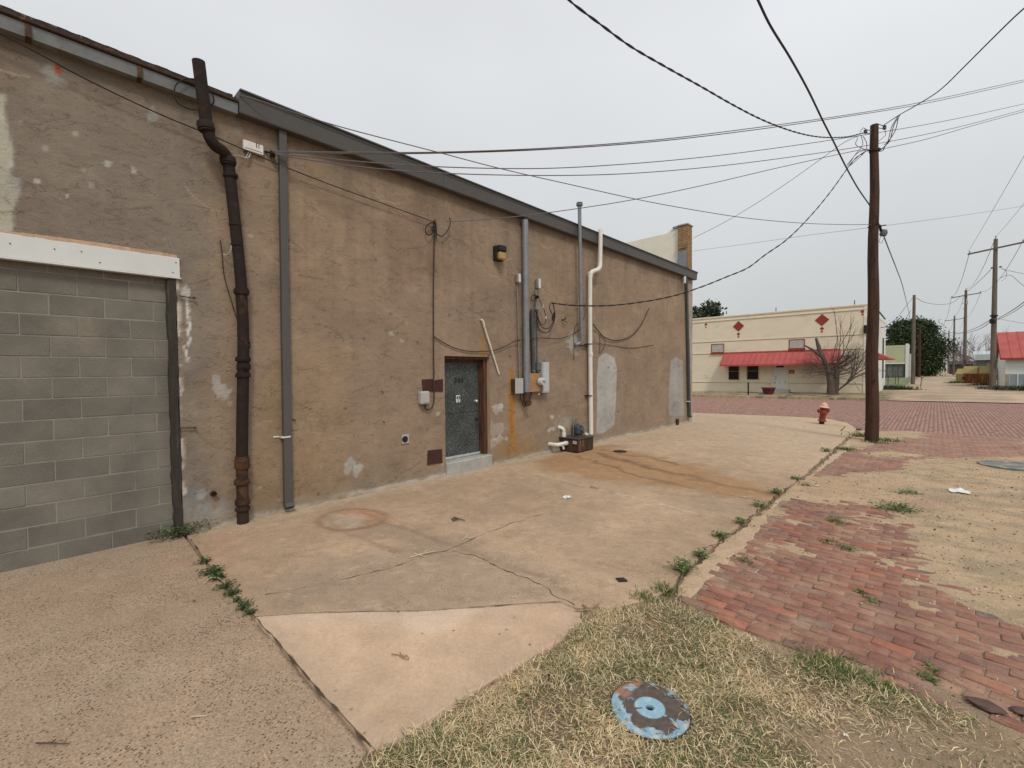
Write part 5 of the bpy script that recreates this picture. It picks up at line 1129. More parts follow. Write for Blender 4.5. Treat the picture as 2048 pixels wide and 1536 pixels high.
me = mesh_from('grass', v, f, M_blade, cols=c); o = bpy.data.objects.new('dry_grass', me); COL.objects.link(o); props(o, 'mat of straw coloured dry grass with green shoots round the blue iron cover', 'grass', kind='stuff')
# loose straw lying about on bricks, patch edge and soil
n = 5200; x = rng.uniform(-1.6, 3.6, n); y = rng.uniform(.8, 6.5, n); ok = (poly_sd(x, y, gp) < .25+.5*rng.random(n)) | ((x > -1.4) & (y > 3.3) & (fbm(x*2, y*2, 171) > .52) & (rng.random(n) < .35)); x, y = x[ok], y[ok]; n = len(x)
z = np.maximum(soil_z(x, y), np.where((poly_sd(x, y, patchp) < 0), .008, np.where(y > BR_Y0, und(x, y)+ZB, -.1)))+.003
v, f, c = blades(x, y, z, rng.uniform(.02, .07, n), rng.uniform(.0015, .003, n), np.full(n, .98), STRAW[rng.integers(0, 5, n)]*rng.uniform(.8, 1.2, (n, 1)), 2, .1, 5)
me = mesh_from('loose_straw', v, f, M_blade, cols=c); o = bpy.data.objects.new('loose_straw', me); COL.objects.link(o); props(o, 'loose bits of straw scattered over the bricks and slab edge', 'straw', kind='stuff')
# pebbles and crumbs
n = 22000; x = rng.uniform(-1.6, 6, n); y = rng.uniform(.9, 13, n)**1.0; sdm = sand_mask(x, y); ok = (rng.random(n) < .12+.8*sdm) & (poly_sd(x, y, mainp) > 0) & (poly_sd(x, y, patchp) > 0) & (poly_sd(x, y, leftp) > 0); x, y = x[ok], y[ok]; n = len(x)
z = np.maximum(soil_z(x, y), np.where(y > BR_Y0, und(x, y)+ZB, -1)); z = np.where(x < BR_X0, -.004, z)
s = rng.gamma(2, .0020, n)+.002; s = np.clip(s, .002, .022)
ov = np.array([(1, 0, 0), (-1, 0, 0), (0, 1, 0), (0, -1, 0), (0, 0, .7), (0, 0, -.7)]); of = np.array([(0, 2, 4), (2, 1, 4), (1, 3, 4), (3, 0, 4), (2, 0, 5), (1, 2, 5), (3, 1, 5), (0, 3, 5)])
jit = rng.uniform(.6, 1.3, (n, 6, 3)); v = ov[None]*jit*s[:, None, None]; v[:, :, 0] += x[:, None]; v[:, :, 1] += y[:, None]; v[:, :, 2] += (z+s*.3)[:, None]
cset = np.array([[.50, .42, .31], [.62, .57, .48], [.28, .2, .15], [.36, .18, .12], [.10, .08, .06], [.16, .12, .08]]); c = np.repeat(cset[rng.integers(0, 6, n)], 6, 0)
me = mesh_from('pebbles', v.reshape(-1, 3), (of[None]+(np.arange(n)*6)[:, None, None]).reshape(-1, 3), M_blade, cols=c); o = bpy.data.objects.new('pebbles', me); COL.objects.link(o); props(o, 'small pebbles and crumbs scattered on sand and bricks', 'pebbles', kind='stuff')

# weeds in the joints: one thing each
def gzp(x, y): return float(np.maximum(soil_z(np.array([x]), np.array([y]))[0], -.02)) if x > -1.62 else 0.0
def tuft(px, py, r, h, n, label, kind='grass', seed=1, col=None, sq=1.0, g3=None):
    p = G(px, py, 0) if g3 is None else np.array(g3); r_ = np.random.default_rng(seed); z0 = gzp(p[0], p[1]) if g3 is None else p[2]; dk = max(1.0, math.hypot(p[0], p[1])/3.6); n = int(n*1.25)
    x = p[0]+r_.normal(0, r*.5, n); y = p[1]+r_.normal(0, r*.5*sq, n); G_ = GREEN if col is None else np.array(col)
    if kind == 'grass':
        cc = G_[r_.integers(0, len(G_), n)]*r_.uniform(.7, 1.5, (n, 1)); dry = r_.random(n) < .16; cc[dry] = STRAW[1]
        v, f, c = blades(x, y, np.full(n, z0), r_.uniform(.4, 1, n)*h, r_.uniform(.003, .006, n)*max(1, h*6)*dk, r_.uniform(.1, .75, n), cc, 3, .7, seed)
    else:                                                     # small broad leaves on short stems
        hh = r_.uniform(.1, 1, n)*h; a = r_.uniform(0, 6.28, n); tl_ = r_.uniform(-.5, .6, n); s = r_.uniform(.004, .014, n)*(1+h*2.0)*dk**.8
        d = np.stack([np.cos(a)*np.cos(tl_), np.sin(a)*np.cos(tl_), np.sin(tl_)], 1); sd2 = np.stack([-np.sin(a), np.cos(a), r_.normal(0, .2, n)], 1)
        c0 = np.stack([x, y, z0+hh], 1); k = s[:, None]
        v = np.stack([c0, c0+d*k+sd2*k*.55, c0+d*k*1.9+np.array([0, 0, -.1])*k, c0+d*k-sd2*k*.55], 1).reshape(-1, 3)
        f4 = (np.array([[0, 1, 2, 3]])[None]+(np.arange(n)*4)[:, None, None]).reshape(-1, 4)
        f = np.concatenate([f4[:, [0, 1, 2]], f4[:, [0, 2, 3]]]); c = np.repeat(G_[r_.integers(0, len(G_), n)]*r_.uniform(.6, 1.6, (n, 1)), 4, 0)
        m_ = n//6; v2, f2, c2 = blades(p[0]+r_.normal(0, r*.25, m_), p[1]+r_.normal(0, r*.25, m_), np.full(m_, z0), r_.uniform(.5, 1.1, m_)*(h+r*.6), np.full(m_, .004), r_.uniform(.2, .8, m_), np.tile(GREEN[0], (m_, 1)), 3, .5, seed+1)
        f = np.concatenate([f, f2+len(v)]); v = np.concatenate([v, v2]); c = np.concatenate([c, c2])
    base = np.array([p[0], p[1], z0]); me = mesh_from('weed', v-base, f, M_blade, cols=c); o = bpy.data.objects.new('weed', me); COL.objects.link(o); o.location = tuple(base)
    return props(o, label, 'weed', 'weeds in the joints and cracks')
WG = [[.045, .07, .024], [.06, .092, .03], [.085, .115, .045], [.032, .052, .02], [.13, .12, .06]]
tuft(362, 1072, .17, .13, 330, 'largest leafy weed at the foot of the timber post', 'leaf', 1, WG, 1.6)
for i, (px, py, r, h, n, lab) in enumerate([(409, 1125, .05, .05, 70, 'small weed just below the large weed by the timber post'), (424, 1146, .085, .05, 190, 'dark leafy weed in the slab joint, second below the timber post'), (436, 1158, .06, .05, 110, 'round leafy weed in the slab joint above the twig'),
        (452, 1174, .065, .045, 120, 'leafy weed in the middle of the slab joint'), (462, 1189, .055, .04, 110, 'dark flat weed in the slab joint below the middle one'), (474, 1202, .03, .03, 40, 'tiny weed sprig in the slab joint'),
        (487, 1215, .05, .045, 110, 'leafy weed just above the pink patch corner'), (500, 1228, .04, .035, 60, 'lowest weed touching the corner of the pink patch')]):
    tuft(px, py, r, h, n, lab, 'leaf', 10+i, WG)
for i, (px, py, r, h, n, lab, kd) in enumerate([(1330, 1180, .10, .12, 240, 'tall green grass tuft at the lower end of the broken slab edge', 'grass'), (1366, 1141, .11, .09, 260, 'dense leafy weed on the broken slab edge above the grass', 'leaf'), (1402, 1113, .07, .06, 120, 'small leafy weed on the broken slab edge, next above the dense one', 'leaf'),
        (1441, 1074, .09, .06, 140, 'spreading green weed halfway along the broken slab edge', 'leaf'), (1482, 1047, .06, .07, 90, 'bright weed tuft on the broken slab edge below the sandy gap', 'leaf'), (1520, 1013, .12, .05, 110, 'low grey green weed at the sandy gap of the slab edge', 'leaf'),
        (1552, 986, .08, .06, 90, 'small weed where the long crack meets the slab edge', 'leaf'), (1592, 958, .10, .04, 70, 'flat weed on the slab edge at the start of the sand track', 'leaf'), (1652, 903, .10, .07, 70, 'weed on the slab edge left of the green grass clump', 'leaf'),
        (1692, 898, .18, .10, 300, 'dark green grass clump on the bricks left of the big pole', 'grass'), (1722, 872, .22, .14, 240, 'green grass tuft directly left of the big pole foot', 'grass'), (1772, 880, .35, .12, 220, 'thin straw and weeds right of the big pole foot', 'grass'),
        (1745, 884, .28, .08, 200, 'low grass ring round the foot of the big pole', 'grass'), (1795, 1017, .26, .05, 330, 'grey green weed mat in the middle of the sand', 'leaf'), (1672, 1042, .13, .04, 100, 'flat weed between the bricks below the sand track', 'leaf'), (1697, 1097, .10, .03, 80, 'small weed between bricks near the middle of the lane', 'leaf'),
        (1655, 1082, .09, .03, 60, 'tiny weed between bricks left of the middle of the lane', 'leaf'), (1820, 986, .16, .03, 70, 'sparse green weed on the sand beyond the weed mat', 'leaf'), (1608, 970, .12, .03, 40, 'sparse weed on the sand track near the slab edge', 'leaf'),
        (1490, 1121, .08, .03, 90, 'dry weed on the left edge of the bricks', 'leaf'), (1720, 1182, .05, .02, 50, 'moss tuft between bricks in the middle of the near lane', 'leaf'), (1745, 1200, .05, .02, 50, 'moss tuft between bricks right of the other tuft', 'leaf'),
        (1662, 1340, .20, .065, 1300, 'lush dark green patch of grass at the lower edge of the bricks', 'grass'), (1855, 1352, .06, .03, 90, 'small green tuft between the lowest bricks', 'leaf'), (1775, 1378, .12, .055, 400, 'green tuft below the lowest bricks', 'grass'),
        (1855, 1330, .05, .03, 60, 'tiny weed between the right hand lowest bricks', 'leaf'), (1288, 1193, .10, .06, 200, 'green tuft where the slab meets the dry grass', 'grass')]):
    tuft(px, py, r, h, n, lab, kd, 30+i)

# iron cover with flaking blue paint
nr, na = 44, 120; rr = np.linspace(0.0, man_r, nr); aa = np.linspace(0, 2*math.pi, na, endpoint=False)
R_, A_ = np.meshgrid(rr, aa, indexing='ij'); x = (R_*np.cos(A_)).ravel(); y = (R_*np.sin(A_)).ravel(); r1 = R_.ravel()/man_r
n3 = fbm(x*14+7, y*14, 201, 5, .6); n4 = fbm(x*55, y*55, 202, 3); n5 = fbm(x*30, y*30, 203, 4)
blue = np.array([.23, .39, .49]); c = np.tile(np.array([.105, .082, .070]), (len(x), 1))*(.7+.6*n4)[:, None]
toward = (-x*.2-y)/man_r            # the paint is fuller on the near side
ringm = np.clip((r1-.76-.50*(n3-.5)*2-.30*(n5-.5)+.20*toward)/.03, 0, 1); c = mixc(c, ringm, blue*1.0)
c = mixc(c, ringm*np.clip((n5-.50)/.05, 0, 1)*np.clip((.25-toward)/.6, .05, 1), (.33, .25, .21)); c = mixc(c, ringm*np.clip((n5-.57)/.04, 0, 1)*.8, (.45, .50, .50))
c = mixc(c, np.clip((-x/man_r-.55)/.1, 0, 1)*np.clip((y/man_r+.25)/.2, 0, 1)*np.clip((n3-.4)/.1, 0, 1), (.30, .16, .11))
inner = np.clip((.40-r1)/.015, 0, 1)*(1-np.clip((.1-abs(np.arctan2(y, x)+2.3))/.02, 0, 1)*(r1 > .2)); c = mixc(c, inner, blue*np.array([1.15, 1.1, 1.05])); c = mixc(c, inner*np.clip((n5-.58)/.05, 0, 1)*.5, (.45, .52, .52))
holes = np.zeros(len(x)); 
for k in range(12):
    th = k*2*math.pi/12+.2+(k % 2)*.1; q = np.hypot(x-man_r*.84*math.cos(th), y-man_r*.84*math.sin(th)); holes = np.maximum(holes, np.clip((.0075-q)/.003, 0, 1))
holes = np.maximum(holes, np.clip((.022-np.hypot(x, y*1.0))/.004, 0, 1)); c = mixc(c, holes, (.004, .004, .004))
z = .014-.004*ringm*0+.0015*inner+.0008*ringm-.02*holes; v = np.stack([x, y, z], 1); skirt_ = v[-na:].copy(); skirt_[:, 2] = -.04; v = np.concatenate([v, skirt_]); c = np.concatenate([c, c[-na:]*.5])
f = []; 
i_, k_ = np.meshgrid(np.arange(nr), np.arange(na), indexing='ij'); i_, k_ = i_.ravel(), k_.ravel(); f = np.stack([i_*na+k_, (i_+1)*na+k_, (i_+1)*na+(k_+1) % na, i_*na+(k_+1) % na], 1)
M_cover = surf_mat('flaking_paint_on_iron', rough=.6, grain=(.88, 1.12), grain_s=260, bump=.5, bdist=.002, mids=40)
man = thing('manhole_cover', 'round iron cover with flaking light blue paint and a centre hole in the dry grass', 'manhole cover', (man_c[0], man_c[1], 0))
me = mesh_from('cover', v, f, M_cover, cols=c, sm_=False); o = bpy.data.objects.new('cover', me); COL.objects.link(o); o.parent = man
b = MB(); b.lathe((man_c[0], man_c[1], -.05), [(man_r+.003, 0), (man_r+.010, .0), (man_r+.009, .056), (man_r+.004, .058), (man_r+.003, .02)], 48); obj('cover_frame', b, M_rust, man, sm_=True)
# a second, sand blown cover on the lane
p = G(2030, 934); b = MB(); zc_ = float(soil_z(np.array([p[0]]), np.array([p[1]]))[0]); b.lathe((p[0], p[1], zc_-.01), [(.48, 0), (.48, .026), (.40, .030), (.38, .024), (.05, .026)], 40); obj('manhole_cover', b, mat('dusty_iron', (.15, .165, .155), .8, .3, 4, .3, 30, col2=(.34, .27, .19), c2=(.5, .6), c2scale=4), None, 'large dusty grey round cover set in the sandy lane at the right edge', 'manhole cover')
p = G(1240, 903); b = MB(); b.lathe((p[0], p[1], -.005), [(.15, 0), (.15, .012), (.12, .014), (.02, .010)], 24); obj('floor_drain', b, M_castiron, None, 'small dark round drain cap in the stained slab', 'drain')

# litter and twigs
def twig(name, lab, pts, r, m, cat='twig', z=.006, grp='twigs on the concrete'):
    b = MB()
    for q in pts: b.tube([np.array((*G(x, y)[:2], z+r+dz_)) for x, y, dz_ in q], [r*(1-.5*i/len(q)) for i in range(len(q))], 5)
    return obj(name, b, m, None, lab, cat, grp)
M_twig = mat('dry_twig', (.30, .20, .12), .8, .2, 30, .2); M_twigd = mat('dark_twig', (.10, .065, .045), .8, .2, 30, .2); M_twigp = mat('pale_bleached_twig', (.55, .45, .33), .8, .2, 30, .2)
twig('twig', 'forked dry leaf stem lying in the middle of the pink patch', [[(783, 1312, 0), (797, 1315, .004), (807, 1322, .006), (818, 1324, 0)], [(800, 1311, .008), (803, 1316, .004), (812, 1318, .003)], [(806, 1321, .002), (813, 1316, .006), (818, 1322, .002)]], .004, M_twig, z=.010)
twig('twig', 'long pale stick lying across the long crack', [[(820, 1117, 0), (840, 1112, .006), (860, 1108, .01), (875, 1104, 0)], [(828, 1110, .0), (840, 1113, .006), (850, 1116, .0)], [(845, 1112, .006), (855, 1104, .01)]], .005, M_twigp)
twig('twig', 'small forked pale twig above the fork of the crack', [[(925, 1082, 0), (932, 1078, .01), (944, 1078, 0)], [(932, 1078, .008), (935, 1073, .012)]], .005, M_twigp)
twig('twig', 'dark dead leaf and twig on the slab below the door', [[(903, 1040, 0), (915, 1041, .012), (930, 1043, 0)], [(908, 1037, 0), (920, 1042, .01)], [(905, 1044, 0), (918, 1041, .01)]], .009, M_twigd)
twig('twig', 'pale curved twig across the weedy joint', [[(408, 1169, 0), (420, 1161, .012), (434, 1159, .012), (445, 1164, 0)]], .004, M_twigp)
twig('twig', 'thin twig on the grey part of the slab', [[(776, 1103, 0), (785, 1105, .01), (797, 1103, 0)], [(785, 1105, .01), (789, 1108, 0)]], .003, M_twig)
twig('twig', 'pale straw stick on the old slab at lower left', [[(382, 1437, 0), (398, 1437, .004), (414, 1435, 0)]], .0035, M_twigp)
twig('twig', 'dark twig on the old slab at lower left corner', [[(72, 1490, 0), (100, 1492, .005), (138, 1491, 0)], [(100, 1492, .004), (112, 1483, 0)]], .004, M_twigd)
twig('twig', 'tiny brown twig by the weedy joint', [[(385, 1205, 0), (392, 1202, .004)], [(386, 1202, 0), (391, 1206, .0)]], .003, M_twigd)
twig('twig', 'long straight stick at the edge between bricks and dry grass', [[(1372, 1213, .02), (1410, 1232, .03), (1450, 1247, .03), (1472, 1256, .02)]], .006, M_twig, z=.0)
twig('twig', 'forked pale branch where slab and dry grass meet', [[(1165, 1212, 0), (1180, 1225, .01), (1192, 1240, 0)], [(1180, 1225, .01), (1200, 1214, .02)], [(1150, 1225, 0), (1180, 1225, .01)]], .007, M_twig)
twig('twig', 'curly dark twig near the joint line of the slab', [[(1180, 975, 0), (1188, 977, .01), (1195, 979, 0)]], .006, M_twigd)
M_litter = mat('white_paper', (.66, .67, .65), .7, .08, 20, .1)
def crumple(px, py, s, lab, m, cat, h=.015, z=.0, seed=1, nm='paper_scrap'):
    r_ = np.random.default_rng(seed); p = G(px, py, z); n = 5; vs = []; fs = []
    for j in range(n):
        for i in range(n): vs.append((p[0]+(i-2)/4*s[0]+r_.normal(0, s[0]*.05), p[1]+(j-2)/4*s[1]+r_.normal(0, s[1]*.05), z+.003+abs(r_.normal(0, h))))
    for j in range(n-1):
        for i in range(n-1): fs.append((j*n+i, j*n+i+1, (j+1)*n+i+1, (j+1)*n+i))
    b = MB(); b.add(vs, fs); o = obj(nm, b, m, None, lab, cat, fixn=False); md = o.modifiers.new('t', 'SOLIDIFY'); md.thickness = .002; return o
crumple(1133, 996, (.10, .12), 'crumpled white paper scrap on the slab', M_litter, 'paper', seed=2)
crumple(1920, 984, (.22, .20), 'crushed white cup lying on the sand', M_litter, 'litter', .02, z=.01, seed=3, nm='crushed_cup')
crumple(1692, 1472, (.02, .014), 'tiny white scrap in the thin grass', M_litter, 'litter', .004, z=.006, seed=4)
crumple(1632, 972, (.06, .04), 'tiny white scrap on the sand track', M_litter, 'litter', .01, z=.006, seed=6)
p = G(1243, 1160); b = MB(); b.prism([(G(x, y, .004)) for x, y in ((1231, 1157), (1247, 1156), (1256, 1163), (1238, 1164))], (0, 0, .006)); obj('black_tile', b, M_black, None, 'small flat black square lying on the slab', 'tile')
def rock(px, py, s, lab, m, seed=1, z=0.0):
    r_ = np.random.default_rng(seed); p = G(px, py, 0); b = MB(); n = 9; prof = [(.55, -.3), (1, .05), (.92, .5), (.5, .8), (.1, .86)]; vs = []
    for rr_, h_ in prof:
        for k in range(n):
            th = 2*math.pi*k/n; q = rr_*(1+r_.normal(0, .12)); vs.append((p[0]+s[0]*q*math.cos(th), p[1]+s[1]*q*math.sin(th), z+s[2]*(h_+r_.normal(0, .05))))
    fs = [(i*n+k, i*n+(k+1) % n, (i+1)*n+(k+1) % n, (i+1)*n+k) for i in range(len(prof)-1) for k in range(n)]+[tuple(4*n+k for k in range(n))]
    b.add(vs, fs); obj('stone', b, m, None, lab, 'stone')
M_stone = mat('dark_red_stone', (.115, .07, .06), .9, .25, 18, .5, 60)
rock(1972, 1410, (.075, .05, .022), 'dark reddish stone at the lower edge of the bricks', M_stone, 3, -.004)
rock(2046, 1424, (.05, .04, .02), 'half seen dark stone at the right edge below the bricks', M_stone, 4, -.004)
rock(1288, 1346, (.014, .010, .012), 'pale pebble at the rim of the blue iron cover', mat('pale_stone', (.5, .42, .30), .9), 5, .0)
b = MB(); p = G(1097, 1362); b.tube([p-np.array((0, 0, .01)), p+np.array((0.003, 0, .035))], .006, 7); b.lathe(p+np.array((.003, 0, .035)), [(.009, 0), (.009, .006)], 8); obj('stake', b, M_rust, None, 'short rusty stake standing in the grass edge by the pink patch', 'stake')

# ================================================================== fire hydrant
hp = G(1643, 848); M_hyd = mat('faded_red_paint', (.22, .040, .028), .6, .2, 9, .1, 40, col2=(.34, .12, .085), c2=(.55, .7), c2scale=6); M_hcap = mat('faded_pink_cream_paint', (.66, .42, .33), .6, .1, 8)
hy = thing('fire_hydrant', 'leaning red fire hydrant with a pale pink bonnet near the street corner', 'fire hydrant', (hp[0], hp[1], 0))
ax = np.array([.11, .02, .99]); ax /= np.linalg.norm(ax); sc = .74
def hl(name, prof, m, c=None, axis=None, n=18, par=None, lo=0):
    b = MB(); b.lathe((hp if c is None else c), [(r*sc, h*sc) for r, h in prof], n, ax if axis is None else axis); return obj(name, b, m, par or hy, sm_=True)
hl('base', [(.105, -.02), (.10, .14)], mat('black_hydrant_base', (.03, .018, .016), .7))
body = hl('barrel', [(.17, .13), (.175, .165), (.165, .175), (.125, .185), (.12, .30), (.115, .62), (.135, .66), (.15, .70), (.14, .73)], M_hyd)
hl('bonnet', [(.19, .73), (.20, .755), (.17, .775), (.135, .80), (.125, .87), (.10, .915), (.05, .94), (.04, .945), (.04, .985), (.005, .99)], M_hcap)
side = np.array([.70, .68, .05]); side /= np.linalg.norm(side); c_ = hp+ax*.60*sc
hl('outlet', [(.07, .06), (.07, .17), (.085, .17), (.085, .225), (.05, .24), (.03, .24), (.03, .28)], M_hyd, c_, side, 14)
s2 = np.array([.3, -.95, 0]); hl('outlet', [(.085, .05), (.085, .17), (.105, .17), (.105, .22), (.06, .24), (.03, .24), (.03, .275)], M_hyd, hp+ax*.52*sc, s2, 14)
hl('outlet', [(.07, .06), (.07, .17), (.085, .17), (.085, .225), (.03, .24), (.03, .275)], M_hyd, c_, -side, 14)
b = MB(); b.tube(smooth([c_+side*.13, c_+side*.15-np.array((0, 0, .08)), c_+side*.11-np.array((0, 0, .14)), c_+side*.06-np.array((0, 0, .12))], 5), .010, 6); obj('chain', b, M_hyd, hy, sm_=True)

# ================================================================== big pole
pb = G(1743, 882); ztop = P(1749.5, 250, depth_of(pb))[2]; tp = P(1749.5, 250, depth_of(pb))
M_pole = mat('creosoted_pole', (.060, .027, .014), .75, .3, 3, .6, 25, stretch=(7, 7, .35), col2=(.025, .013, .009), c2=(.48, .62), c2scale=2.2, bdist=.015)
M_pole2 = mat('weathered_grey_pole', (.16, .125, .10), .85, .25, 3, .5, 20, stretch=(7, 7, .4), col2=(.09, .07, .055), c2=(.5, .62), c2scale=2)
pole = thing('utility_pole', 'nearest tall dark brown creosoted pole standing by the slab corner', 'utility pole', (pb[0], pb[1], 0))
b = MB(); n = 14; pts = [pb*(1-i/n)+tp*(i/n)+np.array((.012*math.sin(i*1.3), .01*math.cos(i), 0)) for i in range(n+1)]; pts[0] = pb-np.array((0, 0, .1)); b.tube(pts, [.143-.058*(i/n) for i in range(n+1)], 20); obj('pole_shaft', b, M_pole, pole, sm_=True)
zdep = depth_of(pb)
def PP(x, y, dz_=0.0): return P(x, y, zdep+dz_)
for (cx_, cy_) in ((1734, 262), (1766, 254)):
    s_ = -1 if cx_ < 1750 else 1; b = MB(); c0 = PP(cx_, cy_)
    inn = PP(1750+s_*6, cy_+s_*-2); ou = PP(cx_+s_*3, cy_+1); up_ = np.array((0, 0, .045))
    b.tube([inn+up_, ou+up_*.8], .010, 5); b.tube([inn-up_, ou-up_*.8], .010, 5); b.tube([ou+up_*1.3, ou-up_*1.3], .012, 6); cl = obj('clevis', b, M_galv_old, pole)
    b = MB(); b.lathe(ou-np.array((0, 0, .04)), [(.03, 0), (.045, .012), (.03, .04), (.045, .068), (.03, .08)], 12); obj('spool_insulator', b, mat('brown_glazed_insulator', (.09, .08, .08), .3), cl, sm_=True)
for yb in (301,):
    b = MB(); c0 = PP(1749, yb, -.0); b.lathe(c0-np.array((0, 0, .03)), [(.112, 0), (.115, .02), (.112, .05)], 18); b.tube([PP(1735, yb, 0), PP(1762, yb-3, 0)], .02, 6); obj('pole_band', b, M_black, pole, sm_=True)
b = MB(); b.tube([PP(1752, 448, -.1), PP(1760, 452, -.05), PP(1762, 462, 0)], .03, 7); b.tube([PP(1735, 455, -.02), PP(1772, 450, -.02)], .012, 6); obj('cable_bracket', b, M_black, pole, sm_=True)
b = MB(); c0 = PP(1765, 466, .0); b.lathe(c0-np.array((0, 0, .08)), [(.04, 0), (.075, .02), (.08, .10), (.05, .16)], 10, (.3, 0, 1)); obj('splice_can', b, mat('grey_splice_case', (.12, .12, .13), .5), pole, sm_=True)
b = MB(); b.tube(smooth([PP(1762, 472), PP(1758, 482), PP(1763, 486), PP(1768, 476)], 5), .006, 5); obj('wire_loop', b, M_cable_grey, pole)
for i, (x_, y_) in enumerate(((1750, 278), (1751, 292), (1748, 338), (1749, 360), (1752, 395), (1748, 430), (1750, 520), (1747, 560), (1752, 610), (1745, 700), (1750, 760))):
    b = MB(); c0 = PP(x_, y_, -.15); b.lathe(c0, [(.02, 0), (.02, .03)], 6, (.6, -.8, 0)); obj('bolt', b, M_black, pole)
# ================================================================== cream building across the street
YF = 35.5
FX = lambda px: F(px, 700, YF)[0]
def FZ(px, py): return F(px, py, YF)[2]
M_cream = mat('cream_painted_brick', (.74, .66, .50), .85, .07, .9, .35, 12, fine=.06, bdist=.02, stretch=(1, 1, 2.2), col2=(.60, .53, .42), c2=(.58, .7), c2scale=.8)
M_cream2 = mat('cream_trim', (.70, .625, .475), .85, .08, 2, .2, 12, fine=.05)
M_wside = mat('white_painted_side', (.66, .66, .61), .8, .10, .8, .3, 8)
M_redp = mat('dark_red_paint', (.26, .045, .035), .7, .1, 6, .1)
M_redm = mat('red_sheet_metal', (.41, .095, .085), .8, .14, 1.2, .05, 10, col2=(.58, .24, .20), c2=(.66, .74), c2scale=1.6)
cb = thing('cream_building', 'cream painted building with red diamonds and a red awning across the brick street', 'building', (-14, YF+6, .2))
XR = FX(1733); XL = -34.0; ZT = FZ(1388, 637)
b = MB(); b.box((XL, YF, -.2), (XR, YF+14, ZT-.12)); obj('wall', b, M_cream, cb)
b = MB(); b.box((XR+.004, YF+.02, -.2), (XR+.03, YF+14, ZT-.35)); obj('side_wall', b, M_wside, cb)
b = MB(); b.box((XL, YF-.05, ZT-.12), (XR+.05, YF+.4, ZT)); b.box((XR-.3, YF+.4, ZT-.35), (XR+.05, YF+14, ZT-.2)); obj('coping', b, M_cream2, cb, bevel=.02)
for ya, yb in ((643.5, 646.5),):
    z0 = FZ(1388, yb); b = MB(); b.box((XL, YF-.045, z0), (XR+.02, YF+.0, z0+.09)); obj('moulding', b, M_cream2, cb, bevel=.02)
M_groove = mat('cream_joint', (.36, .30, .19), .9)
for (px, py) in ((1388, 686.5), (1388, 709.5), (1388, 765)):
    z0 = FZ(px, py); b = MB(); b.box((XL, YF-.03, z0+.03), (XR-.0, YF, z0+.09)); obj('moulding', b, M_cream2, cb); b = MB(); b.box((XL, YF-.006, z0-.0), (XR-.02, YF, z0+.028)); obj('moulding_joint', b, M_groove, cb)
for x_, w_ in ((XR-.12, .12),):
    b = MB(); b.box((XR-.14, YF-.035, -.2), (XR+.02, YF, ZT-.13)); obj('corner_trim', b, mat('pale_corner_paint', (.74, .68, .56), .8), cb)
for (cx_, cy_, r) in ((1477, 652.5, 11.5), (1477, 668, 3.6), (1477, 673.5, 2.0), (1644, 640, 14), (1644, 657, 4.2), (1644, 663, 2.4), (1412, 649, 3.2), (1412, 654.5, 1.6), (1725, 623, 4.2), (1725, 629, 2.4)):
    c0 = F(cx_, cy_, YF); rx = abs(F(cx_+r, cy_, YF)[0]-c0[0]); rz = abs(F(cx_, cy_+r, YF)[2]-c0[2]); r_ = (rx+rz)/2*.95
    b = MB(); b.prism([(c0[0]-r_, YF-.02, c0[2]), (c0[0], YF-.02, c0[2]-r_), (c0[0]+r_, YF-.02, c0[2]), (c0[0], YF-.02, c0[2]+r_)], (0, .02, 0)); dmd = obj('diamond', b, M_redp, cb)
def window(x0, y0, x1, y1, kind):
    xa, xb = FX(x0), FX(x1); xm = (x0+x1)/2; zb, zt = FZ(xm, y1), FZ(xm, y0); b = MB(); t_ = .05
    b.box((xa-t_, YF-.03, zb-t_), (xa, YF+.0, zt+t_)); b.box((xb, YF-.03, zb-t_), (xb+t_, YF+.0, zt+t_)); b.box((xa, YF-.03, zt), (xb, YF, zt+t_)); b.box((xa, YF-.03, zb-t_), (xb, YF, zb))
    w = obj('window', b, M_redp if kind == 'blind' else mat('beige_window_frame', (.46, .38, .26), .7), cb)
    if kind == 'blind':
        b = MB(); b.box((xa-.08, YF-.10, zb-.16), (xb+.08, YF, zb-.05)); obj('sill', b, M_redp, w)
        b = MB(); n = 9; h = (zt-zb)/n
        for i in range(n): b.prism([(xa, YF-.012, zb+i*h), (xa, YF-.022, zb+i*h+h*.1), (xa, YF-.008, zb+i*h+h*.95)], (xb-xa, 0, 0))
        obj('blind', b, mat('pale_blind', (.47, .44, .41), .7), w)
    else:
        b = MB(); b.box((xa, YF-.008, zb), (xb, YF-.002, zt)); obj('pane', b, M_glass, w)
        b = MB(); zm = zb+(zt-zb)*.58; b.box((xa, YF-.02, zm-.02), (xb, YF-.009, zm+.02)); obj('sash_rail', b, mat('grey_sash', (.20, .19, .18), .6), w)
        b = MB()
        for k in range(1, 6): xx = xa+(xb-xa)*k/6; b.box((xx-.012, YF-.045, zb+.02), (xx+.012, YF-.03, zm-.06))
        for zz_ in (zb+.15, zb+.5): b.box((xa+.02, YF-.045, zz_), (xb-.02, YF-.032, zz_+.02))
        obj('window_bars', b, M_black, w)
window(1424, 689, 1447, 704, 'blind'); window(1579.5, 680, 1608, 696, 'blind')
window(1458, 731, 1478, 759, 'dark'); window(1495, 730, 1517, 758.5, 'dark')
xa, xb = FX(1548.5), FX(1573); zb, zt = FZ(1560, 778), FZ(1560, 735.5); M_wdoor = mat('white_door_paint', (.66, .66, .62), .5, .05)
b = MB(); b.box((xa, YF-.03, zb), (xb, YF, zt+.32)); dr = obj('door', b, M_wdoor, cb)
